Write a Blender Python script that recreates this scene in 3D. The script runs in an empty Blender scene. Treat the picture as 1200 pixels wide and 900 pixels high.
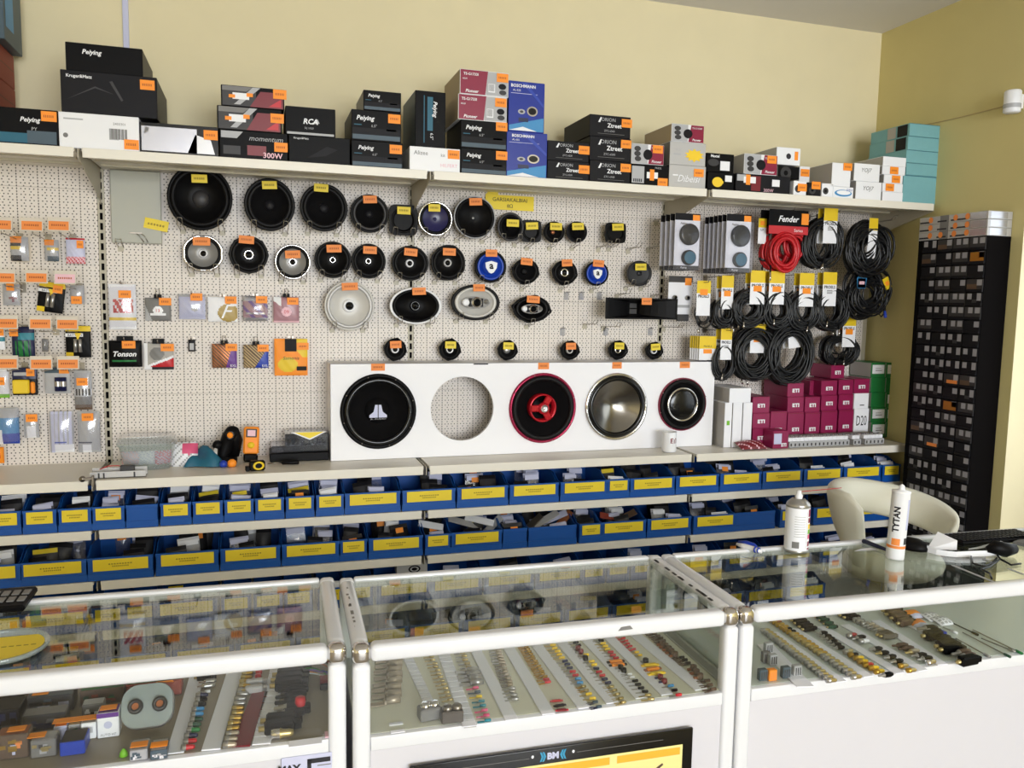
import bpy, math, random
from mathutils import Vector, Matrix
random.seed(7)
R_ = math.radians
sc = bpy.context.scene
COL = sc.collection

# ------------------------------------------------------------------ camera
F_PX = 949.756
YAW, PIT, ROL = R_(-17.4537), R_(5.8239), R_(1.00453)
CP = Vector((-0.65901, -3.63197, 1.87394))
fw = Vector((-math.sin(YAW)*math.cos(PIT), math.cos(YAW)*math.cos(PIT), -math.sin(PIT)))
r0 = Vector((math.cos(YAW), math.sin(YAW), 0)); u0 = r0.cross(fw)
cr = math.cos(ROL)*r0 + math.sin(ROL)*u0
cu = -math.sin(ROL)*r0 + math.cos(ROL)*u0
cam = bpy.data.objects.new('camera', bpy.data.cameras.new('camera'))
COL.objects.link(cam)
cam.matrix_world = Matrix(((cr.x, cu.x, -fw.x, CP.x), (cr.y, cu.y, -fw.y, CP.y), (cr.z, cu.z, -fw.z, CP.z), (0, 0, 0, 1)))
cam.data.sensor_width = 36; cam.data.lens = F_PX/1200*36
cam.data.clip_start = 0.05
sc.camera = cam

def on(px, py, ax, v):
    d = fw + cr*((px-600)/F_PX) - cu*((py-450)/F_PX)
    return CP + d*((v-CP[ax])/d[ax])
def XZ(px, py, Y):
    p = on(px, py, 1, Y); return p.x, p.z

# ------------------------------------------------------------------ light
sc.view_settings.view_transform = 'Standard'; sc.view_settings.look = 'None'
sc.view_settings.gamma = 1; sc.view_settings.use_curve_mapping = False
sc.view_settings.exposure = 0.0
w = bpy.data.worlds.new('world'); sc.world = w; w.use_nodes = True
w.node_tree.nodes['Background'].inputs[0].default_value = (0.80, 0.90, 1.0, 1)
w.node_tree.nodes['Background'].inputs[1].default_value = 1.0
def area(name, loc, target, sx, sy, power, col=(1, 1, 1)):
    l = bpy.data.lights.new(name, 'AREA'); l.shape = 'RECTANGLE'; l.size = sx; l.size_y = sy
    l.energy = power; l.color = col
    o = bpy.data.objects.new(name, l); COL.objects.link(o); o.location = loc
    o.rotation_euler = (Vector(target)-Vector(loc)).to_track_quat('-Z', 'Z').to_euler()
    return o
area('shop_window_daylight', (0.9, -9.3, 2.0), (0.9, 0, 1.6), 4.4, 2.3, 505, (0.90, 0.945, 1.0))
area('side_window_daylight', (2.74, -1.75, 1.75), (0, -1.75, 1.6), 1.2, 1.5, 7, (0.93, 0.98, 1.0))

# ------------------------------------------------------------------ materials
def lin(c):
    c = c/255.0
    return c/12.92 if c <= 0.04045 else ((c+0.055)/1.055)**2.4
MATS = {}
def mat(name, rgb, rough=0.5, metal=0.0, spec=0.5, noise=0.0, nscale=40, coat=0):
    m = bpy.data.materials.new(name); m.use_nodes = True
    nt = m.node_tree; b = nt.nodes['Principled BSDF']
    col = (lin(rgb[0]), lin(rgb[1]), lin(rgb[2]), 1)
    b.inputs['Base Color'].default_value = col
    b.inputs['Roughness'].default_value = rough; b.inputs['Metallic'].default_value = metal
    b.inputs['Specular IOR Level'].default_value = spec
    if coat: b.inputs['Coat Weight'].default_value = coat
    if noise:
        tc = nt.nodes.new('ShaderNodeTexCoord'); n = nt.nodes.new('ShaderNodeTexNoise')
        n.inputs['Scale'].default_value = nscale; n.inputs['Detail'].default_value = 4
        nt.links.new(tc.outputs['Object'], n.inputs['Vector'])
        mx = nt.nodes.new('ShaderNodeMix'); mx.data_type = 'RGBA'
        k = 1-noise
        mx.inputs['A'].default_value = (col[0]*k, col[1]*k, col[2]*k, 1)
        mx.inputs['B'].default_value = (min(1, col[0]*(1+noise)), min(1, col[1]*(1+noise)), min(1, col[2]*(1+noise)), 1)
        nt.links.new(n.outputs['Fac'], mx.inputs['Factor'])
        nt.links.new(mx.outputs['Result'], b.inputs['Base Color'])
    MATS[name] = m
    return m
def thin(name, tint, refl=1.0, rough=0.0, body=None, bodyfac=0.0, base=0.04):
    m = bpy.data.materials.new(name); m.use_nodes = True
    nt = m.node_tree; nt.nodes.clear(); N = nt.nodes.new; L = nt.links.new
    out = N('ShaderNodeOutputMaterial'); geo = N('ShaderNodeNewGeometry')
    dt = N('ShaderNodeVectorMath'); dt.operation = 'DOT_PRODUCT'
    L(geo.outputs['Incoming'], dt.inputs[0]); L(geo.outputs['Normal'], dt.inputs[1])
    ab = N('ShaderNodeMath'); ab.operation = 'ABSOLUTE'; L(dt.outputs['Value'], ab.inputs[0])
    s1 = N('ShaderNodeMath'); s1.operation = 'SUBTRACT'; s1.inputs[0].default_value = 1; L(ab.outputs[0], s1.inputs[1])
    pw = N('ShaderNodeMath'); pw.operation = 'POWER'; L(s1.outputs[0], pw.inputs[0]); pw.inputs[1].default_value = 5
    ml = N('ShaderNodeMath'); ml.operation = 'MULTIPLY_ADD'; L(pw.outputs[0], ml.inputs[0])
    ml.inputs[1].default_value = (1-base)*refl; ml.inputs[2].default_value = base*refl
    tr = N('ShaderNodeBsdfTransparent'); tr.inputs[0].default_value = (*tint, 1)
    gl = N('ShaderNodeBsdfGlossy'); gl.inputs['Roughness'].default_value = rough
    gl.inputs['Color'].default_value = (1, 1, 1, 1)
    base_sh = tr.outputs[0]
    if body:
        df = N('ShaderNodeBsdfDiffuse'); df.inputs[0].default_value = (lin(body[0]), lin(body[1]), lin(body[2]), 1)
        mb_ = N('ShaderNodeMixShader'); mb_.inputs[0].default_value = bodyfac
        L(tr.outputs[0], mb_.inputs[1]); L(df.outputs[0], mb_.inputs[2]); base_sh = mb_.outputs[0]
    mx = N('ShaderNodeMixShader'); L(ml.outputs[0], mx.inputs[0]); L(base_sh, mx.inputs[1]); L(gl.outputs[0], mx.inputs[2])
    L(mx.outputs[0], out.inputs[0]); MATS[name] = m
    return m

mat('wall_paint', (228, 216, 178), .85, noise=.04, nscale=6)
mat('wall_paint_shaded', (214, 200, 140), .85, noise=.04, nscale=5)  # same paint as wall_paint, the right wall's weaker light put into its colour
mat('ceiling_paint', (222, 218, 216), .9, noise=.02, nscale=3)
mat('floor_tile', (150, 140, 125), .5, noise=.1, nscale=8)
mat('cream', (234, 228, 214), .38); mat('cream_shade', (200, 192, 170), .45)
mat('bracket', (186, 178, 158), .45)
mat('slot_dark', (16, 14, 14), .9, spec=.03)
mat('white', (240, 240, 242), .42); mat('white_mdf', (244, 243, 246), .5)
mat('frame_white', (229, 230, 234), .22, coat=.3); mat('panel_white', (214, 212, 218), .35)
mat('chrome', (225, 222, 220), .07, 1); mat('steel', (150, 142, 132), .35, 1); mat('polished_cone', (150, 146, 138), .22, 1); mat('wire', (165, 158, 145), .3, .9)
mat('silver', (180, 178, 176), .3, .8); mat('silver_matte', (190, 188, 186), .45, .3)
mat('chip', (90, 85, 80), .6)
mat('black', (13, 12, 13), .45, spec=.12); mat('black_gloss', (9, 9, 11), .18); mat('black_matte', (16, 15, 16), .85, spec=.08)
mat('cone_black', (13, 12, 13), .45, spec=.14); mat('rubber', (20, 19, 20), .5, spec=.2); mat('cone_grey', (150, 148, 145), .4, .3)
mat('cone_light', (205, 202, 196), .45, .1); mat('dark_grey', (50, 48, 49), .5); mat('mid_grey', (120, 118, 116), .5)
mat('light_grey', (178, 178, 180), .5); mat('charcoal', (28, 27, 30), .45, spec=.15)
mat('orange', (255, 150, 34), .55); mat('tag_orange', (240, 142, 66), .6); mat('tag_print', (178, 92, 44), .7)
mat('tag_yellow', (232, 206, 52), .55); mat('yellow_print', (140, 115, 25), .7)
mat('label_yellow', (240, 212, 40), .5); mat('label_print', (165, 140, 30), .6)
mat('yellow', (235, 200, 30), .5); mat('gold', (200, 160, 70), .3, .85); mat('brass', (196, 176, 120), .3, .8)
mat('bin_blue', (22, 84, 165), .33); mat('blue', (30, 62, 170), .4); mat('navy', (18, 26, 70), .4); mat('cobalt', (34, 54, 150), .25)
mat('sky_blue', (60, 140, 195), .45); mat('teal_box', (120, 174, 180), .6, noise=.06, nscale=30); mat('teal_print', (26, 96, 120), .5)
mat('teal', (40, 130, 145), .5); mat('green', (20, 118, 55), .5); mat('lime', (120, 190, 40), .5); mat('dkgreen', (20, 70, 45), .5)
mat('dim_label', (158, 156, 160), .6); mat('old_gold', (178, 152, 88), .45); mat('folder', (178, 178, 166), .45); mat('magenta', (142, 20, 74), .42); mat('pink', (222, 90, 130), .5); mat('pale_pink', (236, 190, 200), .5)
mat('red', (196, 28, 38), .38); mat('deep_red', (120, 24, 34), .4); mat('wine', (140, 28, 60), .35); mat('rose_metal', (168, 40, 78), .22, .6)
mat('red_gloss', (190, 24, 40), .15, .3); mat('brick_red', (150, 62, 44), .6); mat('slate', (70, 88, 100), .5)
mat('purple', (100, 50, 140), .45); mat('mauve', (170, 125, 135), .3); mat('brown', (92, 70, 52), .6); mat('tan', (190, 165, 120), .6)
mat('copper', (176, 110, 70), .4, .6); mat('bronze', (182, 168, 148), .4, .55)
mat('lilac', (200, 202, 228), .5); mat('foam', (240, 240, 248), .7); mat('paper', (242, 242, 246), .6); mat('ink', (40, 38, 44), .7)
mat('card', (214, 205, 190), .7); mat('carton_side', (178, 160, 132), .65); mat('carton_grey', (176, 172, 166), .6)
mat('tray_beige', (226, 224, 204), .3); mat('tray_brown', (146, 136, 118), .4); mat('tray_green', (216, 224, 218), .3)
mat('leather', (226, 222, 204), .4); mat('cable_black', (17, 17, 19), .38); mat('cable_red', (190, 22, 32), .35)
mat('grille', (40, 40, 42), .5, .2); mat('blue_cone', (30, 70, 175), .35); mat('violet_cone', (42, 40, 84), .3)
mat('foil', (200, 200, 206), .22, .7)
mat('poster_yellow', (238, 226, 150), .5); mat('poster_orange', (240, 178, 50), .5); mat('star_yellow', (245, 205, 40), .5)
mat('cyan_glow', (60, 150, 190), .4)
thin('glass', (.975, .985, .98), 1.0); thin('glass_side', (.93, .96, .94), 1.0, body=(190, 200, 190), bodyfac=.06); thin('glass_top', (.90, .935, .91), 1.15)
thin('clear', (.95, .95, .97), .3, .06, (225, 225, 232), .03, .05); thin('clear_bag', (.93, .93, .95), .8, .12, (226, 226, 234), .10, .07)
thin('clear_tub', (.86, .9, .9), 1.2, .1, (196, 208, 206), .35, .06); thin('smoke', (.45, .45, .48), 1.2, .1, (60, 62, 70), .25, .06)

# pegboard: steel perforated sheet, holes read from the panel's own coordinates
def peg_material():
    m = bpy.data.materials.new('pegboard_steel'); m.use_nodes = True
    nt = m.node_tree; N = nt.nodes.new; L = nt.links.new; b = nt.nodes['Principled BSDF']
    b.inputs['Roughness'].default_value = .45
    tc = N('ShaderNodeTexCoord'); sp = N('ShaderNodeSeparateXYZ'); L(tc.outputs['Object'], sp.inputs[0])
    def M_(op, a, b_=None, c=None):
        n = N('ShaderNodeMath'); n.operation = op
        for i, v in enumerate((a, b_, c)):
            if v is None: continue
            if isinstance(v, (int, float)): n.inputs[i].default_value = v
            else: L(v, n.inputs[i])
        return n.outputs[0]
    cell = 1.25/17; row = .0221; rad = .0026
    def grid(px_, offz):
        a = M_('DIVIDE', sp.outputs['X'], px_); a = M_('SUBTRACT', a, M_('ROUND', a)); a = M_('MULTIPLY', a, px_)
        z = M_('ADD', sp.outputs['Z'], offz); z = M_('DIVIDE', z, row); z = M_('SUBTRACT', z, M_('ROUND', z)); z = M_('MULTIPLY', z, row)
        d = M_('SQRT', M_('ADD', M_('MULTIPLY', a, a), M_('MULTIPLY', z, z)))
        return M_('LESS_THAN', d, rad)
    h = M_('MAXIMUM', grid(cell/5, 0), grid(cell/3, row/2))
    # pressed vertical ribs and the seams between stacked panels
    a = M_('DIVIDE', sp.outputs['X'], cell); a = M_('SUBTRACT', a, M_('ROUND', a)); rib = M_('LESS_THAN', M_('ABSOLUTE', a), .018)
    z = M_('DIVIDE', M_('ADD', sp.outputs['Z'], -.235), .41); z = M_('SUBTRACT', z, M_('ROUND', z)); seam = M_('LESS_THAN', M_('ABSOLUTE', z), .0035)
    ln = M_('MAXIMUM', rib, seam)
    mx = N('ShaderNodeMix'); mx.data_type = 'RGBA'
    mx.inputs['A'].default_value = (lin(230), lin(221), lin(212), 1); mx.inputs['B'].default_value = (lin(194), lin(184), lin(174), 1)
    L(ln, mx.inputs['Factor'])
    m2 = N('ShaderNodeMix'); m2.data_type = 'RGBA'; m2.inputs['B'].default_value = (lin(70), lin(62), lin(54), 1)
    L(mx.outputs['Result'], m2.inputs['A']); L(h, m2.inputs['Factor']); L(m2.outputs['Result'], b.inputs['Base Color'])
    MATS['peg'] = m
peg_material()

# ------------------------------------------------------------------ mesh builder
TXT = {}
def glyphs(s, shear=0.0, bold=0.0):
    key = (s, shear, bold)
    if key not in TXT:
        c = bpy.data.curves.new('t', 'FONT'); c.body = s; c.size = 1; c.align_x = 'CENTER'; c.align_y = 'CENTER'
        c.shear = shear; c.offset = bold; c.resolution_u = 2
        o = bpy.data.objects.new('t', c); COL.objects.link(o)
        dg = bpy.context.evaluated_depsgraph_get(); me = bpy.data.meshes.new_from_object(o.evaluated_get(dg))
        V = [v.co.copy() for v in me.vertices]; Fs = [tuple(p.vertices) for p in me.polygons]
        if V:
            x0 = min(v.x for v in V); x1 = max(v.x for v in V); y0 = min(v.y for v in V); y1 = max(v.y for v in V)
            V = [((v.x-(x0+x1)/2), (v.y-(y0+y1)/2)) for v in V]
            TXT[key] = (V, Fs, x1-x0, y1-y0)
        else: TXT[key] = ([], [], 1, 1)
        bpy.data.objects.remove(o); bpy.data.curves.remove(c); bpy.data.meshes.remove(me)
    return TXT[key]

class MB:
    def __init__(s): s.V = []; s.F = []; s.I = []; s.S = []; s.names = []
    def mi(s, n):
        if n not in s.names: s.names.append(n)
        return s.names.index(n)
    def add(s, V, Fs, m, smooth=False, T=None):
        k = len(s.V); i = s.mi(m)
        s.V += [tuple(T @ Vector(v)) if T else tuple(v) for v in V]
        s.F += [tuple(a+k for a in f) for f in Fs]; s.I += [i]*len(Fs); s.S += [smooth]*len(Fs)
        return s
    def box(s, x0, x1, y0, y1, z0, z1, m, T=None, c=0.0):
        if c <= 0:
            V = [(x, y, z) for x in (x0, x1) for y in (y0, y1) for z in (z0, z1)]
            return s.add(V, [(0, 1, 3, 2), (4, 6, 7, 5), (0, 4, 5, 1), (2, 3, 7, 6), (0, 2, 6, 4), (1, 5, 7, 3)], m, False, T)
        V = []; X = (x0, x1); Y = (y0, y1); Z = (z0, z1); idx = {}
        for i in (0, 1):
            for j in (0, 1):
                for k in (0, 1):
                    sx, sy, sz = (1-2*i)*c, (1-2*j)*c, (1-2*k)*c
                    idx[i, j, k] = len(V)
                    V += [(X[i], Y[j]+sy, Z[k]+sz), (X[i]+sx, Y[j], Z[k]+sz), (X[i]+sx, Y[j]+sy, Z[k])]
        g = lambda i, j, k, a: idx[i, j, k]+a
        Fs = []
        for i in (0, 1): Fs.append([g(i, j, k, 0) for j, k in ((0, 0), (0, 1), (1, 1), (1, 0))][::1-2*(i)])
        for j in (0, 1): Fs.append([g(i, j, k, 1) for i, k in ((0, 0), (1, 0), (1, 1), (0, 1))][::1-2*(j)])
        for k in (0, 1): Fs.append([g(i, j, k, 2) for i, j in ((0, 0), (0, 1), (1, 1), (1, 0))][::1-2*(k)])
        for i in (0, 1):
            for j in (0, 1): Fs.append((g(i, j, 0, 0), g(i, j, 1, 0), g(i, j, 1, 1), g(i, j, 0, 1)))
            for k in (0, 1): Fs.append((g(i, 0, k, 0), g(i, 1, k, 0), g(i, 1, k, 2), g(i, 0, k, 2)))
        for j in (0, 1):
            for k in (0, 1): Fs.append((g(0, j, k, 1), g(1, j, k, 1), g(1, j, k, 2), g(0, j, k, 2)))
        for i in (0, 1):
            for j in (0, 1):
                for k in (0, 1): Fs.append((g(i, j, k, 0), g(i, j, k, 1), g(i, j, k, 2)))
        return s.add(V, [tuple(f) for f in Fs], m, False, T)
    # rectangle printed on a front (-y) face
    def pr(s, x0, x1, z0, z1, m, y=-.0006, T=None):
        return s.add([(x0, y, z0), (x1, y, z0), (x1, y, z1), (x0, y, z1)], [(0, 1, 2, 3)], m, False, T)
    def poly(s, pts, m, y=-.0006, T=None):
        return s.add([(a, y, b) for a, b in pts], [tuple(range(len(pts)))], m, False, T)
    def text(s, t, cx, cz, h, m, y=-.0012, wmax=None, shear=0, rot=0, T=None, bold=0.0, width=None):
        V, Fs, tw, th = glyphs(t, shear, bold)
        k = h/th; kx = k
        if width: kx = width/tw
        if wmax and tw*kx > wmax: kx = wmax/tw
        ca, sa = math.cos(rot), math.sin(rot)
        P = [(cx + vx*kx*ca - vy*k*sa, y, cz + vx*kx*sa + vy*k*ca) for vx, vy in V]
        return s.add(P, Fs, m, False, T)
    def lathe(s, prof, m, n=40, sx=1, sz=1, c=(0, 0, 0), axis='y', cap0=False, cap1=False, lobes=None, T=None, smooth=True):
        V = []; Fs = []
        for r, a in prof:
            for i in range(n):
                t = 2*math.pi*i/n; rr = r
                if lobes: rr = r*(1+lobes[1]*max(0, math.cos(lobes[0]*t+lobes[2]))**4)
                if axis == 'y': V.append((c[0]+rr*math.cos(t)*sx, c[1]+a, c[2]+rr*math.sin(t)*sz))
                else: V.append((c[0]+rr*math.cos(t)*sx, c[1]+rr*math.sin(t)*sz, c[2]+a))
        for j in range(len(prof)-1):
            for i in range(n):
                i2 = (i+1) % n; Fs.append((j*n+i, j*n+i2, (j+1)*n+i2, (j+1)*n+i))
        if cap0: Fs.append(tuple(range(n))[::-1])
        if cap1: Fs.append(tuple(range((len(prof)-1)*n, len(prof)*n)))
        return s.add(V, Fs, m, smooth, T)
    def tube(s, pts, r, m, n=6, closed=False, T=None, rs=None, cap=True):
        P = [Vector(p) for p in pts]; V = []; Fs = []; L = len(P); up = None
        for i, p in enumerate(P):
            if closed: d = P[(i+1) % L]-P[i-1]
            else: d = P[min(i+1, L-1)]-P[max(i-1, 0)]
            d = d.normalized() if d.length > 1e-9 else Vector((0, 0, 1))
            if up is None: up = Vector((0, 0, 1)) if abs(d.z) < .9 else Vector((1, 0, 0))
            a = d.cross(up)
            if a.length < 1e-4: a = d.orthogonal()
            a.normalize(); b = a.cross(d).normalized(); up = b
            q = rs[i] if rs else r
            for k in range(n):
                t = 2*math.pi*k/n; V.append(tuple(p + a*(q*math.cos(t)) + b*(q*math.sin(t))))
        for i in range(L if closed else L-1):
            j = (i+1) % L
            for k in range(n):
                k2 = (k+1) % n; Fs.append((i*n+k, i*n+k2, j*n+k2, j*n+k))
        if not closed and cap: Fs += [tuple(range(n))[::-1], tuple(range((L-1)*n, L*n))]
        return s.add(V, Fs, m, True, T)
    def disc(s, cx, cz, rx, rz, m, y=-.0006, n=28, T=None):
        return s.add([(cx+rx*math.cos(2*math.pi*i/n), y, cz+rz*math.sin(2*math.pi*i/n)) for i in range(n)], [tuple(range(n))], m, False, T)
    def pillow(s, w, h, t, fn, n=14, T=None, back=True):
        V = []; Fs = []
        for j in range(n+1):
            for i in range(n+1):
                u, v = i/n, j/n
                b = t*(max(0, math.sin(math.pi*u))**.5)*(max(0, math.sin(math.pi*v))**.5)
                b += t*.12*math.sin(u*17+v*11)*math.sin(v*9+u*5)*math.sin(math.pi*u)*math.sin(math.pi*v)
                V.append((-w/2+w*u, -b, -h/2+h*v))
        groups = {}
        for j in range(n):
            for i in range(n):
                m = fn((i+.5)/n, (j+.5)/n) if callable(fn) else fn
                groups.setdefault(m, []).append((j*(n+1)+i, j*(n+1)+i+1, (j+1)*(n+1)+i+1, (j+1)*(n+1)+i))
        k = len(s.V); s.V += [tuple(T @ Vector(v)) if T else v for v in V]
        for m, fs in groups.items():
            q = s.mi(m); s.F += [tuple(a+k for a in f) for f in fs]; s.I += [q]*len(fs); s.S += [True]*len(fs)
        if back:
            m0 = fn(.5, .5) if callable(fn) else fn
            s.add([(-w/2, .001, -h/2), (w/2, .001, -h/2), (w/2, .001, h/2), (-w/2, .001, h/2)], [(3, 2, 1, 0)], m0, False, T)
        return s
    def mesh(s, name):
        me = bpy.data.meshes.new(name); me.from_pydata(s.V, [], s.F)
        for n in s.names: me.materials.append(MATS[n])
        me.polygons.foreach_set('material_index', s.I); me.polygons.foreach_set('use_smooth', s.S)
        me.update(); return me
    def build(s, name, parent=None, loc=None, rot=None):
        o = bpy.data.objects.new(name, s.mesh(name)); COL.objects.link(o)
        if parent: o.parent = parent
        if loc: o.location = loc
        if rot: o.rotation_euler = rot
        return o
def tagit(o, label=None, cat=None, group=None, kind=None):
    if label: o['label'] = label
    if cat: o['category'] = cat
    if group: o['group'] = group
    if kind: o['kind'] = kind
    return o
def thing(name, label, cat, loc=(0, 0, 0), rot=(0, 0, 0), group=None):
    o = bpy.data.objects.new(name, None); o.empty_display_size = .02; COL.objects.link(o)
    o.location = loc; o.rotation_euler = rot
    return tagit(o, label, cat, group)
def struct(mb, name):
    return tagit(mb.build(name), kind='structure')
def copy_tree(o, parent=None):
    c = o.copy(); COL.objects.link(c)
    if parent: c.parent = parent
    for ch in o.children: copy_tree(ch, c)
    return c
ORD = ['first', 'second', 'third', 'fourth', 'fifth', 'sixth', 'seventh', 'eighth', 'ninth', 'tenth', 'eleventh', 'twelfth', 'thirteenth', 'fourteenth', 'fifteenth', 'sixteenth', 'seventeenth', 'eighteenth', 'nineteenth', 'twentieth', 'twenty-first', 'twenty-second', 'twenty-third', 'twenty-fourth', 'twenty-fifth', 'twenty-sixth', 'twenty-seventh', 'twenty-eighth', 'twenty-ninth', 'thirtieth']

# ================================================================== ROOM
FL = .20
XR = 2.52; YW = .05; ZC = 3.32; YS = -.887
struct(MB().box(-4.2, 3.2, YW, YW+.15, 0, ZC+.1, 'wall_paint'), 'wall_back')
struct(MB().box(-4.2, 3.2, -9.5, YW+.2, FL-.1, FL, 'floor_tile'), 'floor')
struct(MB().box(-4.2, 3.2, -9.5, YW+.2, ZC, ZC+.1, 'ceiling_paint'), 'ceiling')
mb = MB(); mb.box(XR, 3.0, YS, YW+.15, 0, ZC, 'wall_paint_shaded')
mb.box(XR+.3, 3.0, -9.5, YS, 0, .85, 'wall_paint_shaded'); mb.add([(XR, YS-.001, 0), (XR+.31, YS-.001, 0), (XR+.31, YS-.001, ZC), (XR, YS-.001, ZC)], [(0, 1, 2, 3)], 'wall_paint'); mb.box(XR, 3.0, -9.5, -2.6, 0, ZC, 'wall_paint_shaded'); mb.box(XR+.3, 3.0, -2.6, YS, 2.7, ZC, 'wall_paint_shaded')
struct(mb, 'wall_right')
struct(MB().box(-4.35, -4.2, -9.5, YW+.2, 0, ZC, 'wall_paint'), 'wall_left')
mb = MB(); mb.box(-4.2, 3.0, -9.65, -9.5, 0, .75, 'wall_paint'); mb.box(-4.2, 3.0, -9.65, -9.5, 2.95, ZC, 'wall_paint')
mb.box(-4.2, -1.65, -9.65, -9.5, .75, 2.95, 'wall_paint'); mb.box(3.2, 3.4, -9.65, -9.5, .75, 2.75, 'wall_paint')
struct(mb, 'wall_front')
mb = MB()
for x in (-1.65, .75, 2.95): mb.box(x, x+.05, -9.52, -9.47, .75, 2.95, 'frame_white')
for z in (.75, 2.9): mb.box(-1.65, 3.0, -9.52, -9.47, z, z+.05, 'frame_white')
wf = struct(mb, 'window_1')
MB().box(-1.6, 2.95, -9.51, -9.505, .8, 2.9, 'glass').build('pane', wf)
mb = MB()
for y in (-2.6, -1.75, YS-.05): mb.box(XR+.31, XR+.36, y, y+.05, .85, 2.7, 'frame_white')
for z in (.85, 2.65): mb.box(XR+.31, XR+.36, -2.6, YS, z, z+.05, 'frame_white')
wf = struct(mb, 'window_2')
MB().box(XR+.33, XR+.335, -2.55, YS-.05, .9, 2.65, 'glass').build('pane', wf)
x, _ = XZ(148, 40, YW)
struct(MB().box(x-.011, x+.011, YW-.012, YW, 2.60, ZC, 'lilac', c=.002), 'trim_1')

# alarm sensor and its cable on the right wall
p = on(1186.5, 119, 0, XR-.04)
t = thing('motion_sensor', 'small white motion sensor high on the right wall', 'sensor', (XR, p.y, p.z))
MB().lathe([(.030, -.048), (.034, -.044), (.034, .040), (.030, .046), (.0, .047)], 'white', 20, 1, 1, (-.040, 0, 0), 'z', cap0=True).box(-.012, 0, -.02, .02, -.03, .03, 'white').build('housing', t)
MB().lathe([(.0345, -.030), (.0348, -.012)], 'light_grey', 20, 1, 1, (-.040, 0, 0), 'z').build('lens_band', t)
mb = MB(); q = on(1025, 156, 1, YW)
pts = [(XR-.004, p.y+.01, p.z)] + [(XR-.004, p.y+(YW-.004-p.y)*k/8, p.z+(q.z-p.z)*k/8-.012*math.sin(math.pi*k/8)) for k in range(1, 9)]
mb.tube(pts, .0022, 'tan', 5)
tagit(mb.build('sensor_cable'), 'thin cable running across the right wall to the white sensor', 'cable')

# ================================================================== SHELVING
MODS = [(-2.5, -1.25), (-1.25, 0), (0, 1.25), (1.25, 2.5)]
SH = [(2.38, .416, .032), (1.188, .378, .035), (.992, .35, .033), (.796, .35, .033), (.600, .35, .033), (.404, .35, .033)]
nm = ['left', 'centre left', 'centre', 'right']
where = ['top shelf', 'worktop shelf', 'upper bin shelf', 'lower bin shelf', 'shelf seen through the counter glass', 'lowest shelf behind the counters']
for i, (a, b) in enumerate(MODS):
    mb = MB().box(a+.014, b-(.014 if i < 3 else .032), 0, .012, .25, 2.37, 'peg')
    tagit(mb.build('pegboard_panel'), f'cream perforated back panel of the {nm[i]} shelving bay', 'pegboard', 'pegboard back panels')
    for k, (z, d, h) in enumerate(SH):
        mb = MB(); mb.box(a+.012, b-(.012 if i < 3 else .034), -d+.004, 0, z-.012, z, 'cream')
        mb.box(a+.014, b-.014, -d, -d+.006, z-h, z+.0015, 'cream', c=.0012)
        mb.box(a+.03, b-.03, -d+.006, -d+.02, z-h, z-h+.004, 'cream')
        for q in (.33, .66): mb.box(a+.03, b-.03, -d*q-.012, -d*q+.012, z-.02, z-.012, 'cream_shade')
        tagit(mb.build('metal_shelf'), f'cream steel shelf of the {nm[i]} bay, {where[k]}', 'shelf', 'steel shelves of the wall unit')
for i, x in enumerate((-2.5, -1.25, 0, 1.25, 2.5)):
    t = thing('shelf_upright', ['cream slotted upright beyond the left edge', 'cream slotted upright between left bay and centre left bay', 'cream slotted upright between the two middle bays', 'cream slotted upright between centre bay and cable bay', 'cream slotted upright at the right wall'][i], 'upright', (x, 0, 0), group='slotted uprights')
    mb = MB(); mb.box(-.013, .013, .002, .035, FL, 2.385, 'bracket')
    for k in range(54): mb.box(-.005, .005, -.0005, .003, .25+k*.04, .277+k*.04, 'slot_dark')
    if i == 4: mb = MB().box(-.03, -.004, .002, .035, FL, 2.37, 'bracket')
    mb.build('post', t)
    for k, (z, d, h) in enumerate(SH):
        mb = MB(); e = .0015
        P = [(0, z-.002), (-d+.003, z-.002), (-d+.003, z-h-.002), (-d+.03, z-h-.008), (-.02, z-(.13 if k == 0 else .06)), (0, z-(.15 if k == 0 else .07))]
        V = [(-e if i < 4 else -.012, y, zz) for y, zz in P] + [(e if i < 4 else -.009, y, zz) for y, zz in P]; n = len(P)
        mb.add(V, [tuple(range(n)), tuple(range(2*n-1, n-1, -1))] + [(a, n+a, n+(a+1) % n, (a+1) % n) for a in range(n)], 'bracket')
        mb.build('bracket', t)

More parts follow.
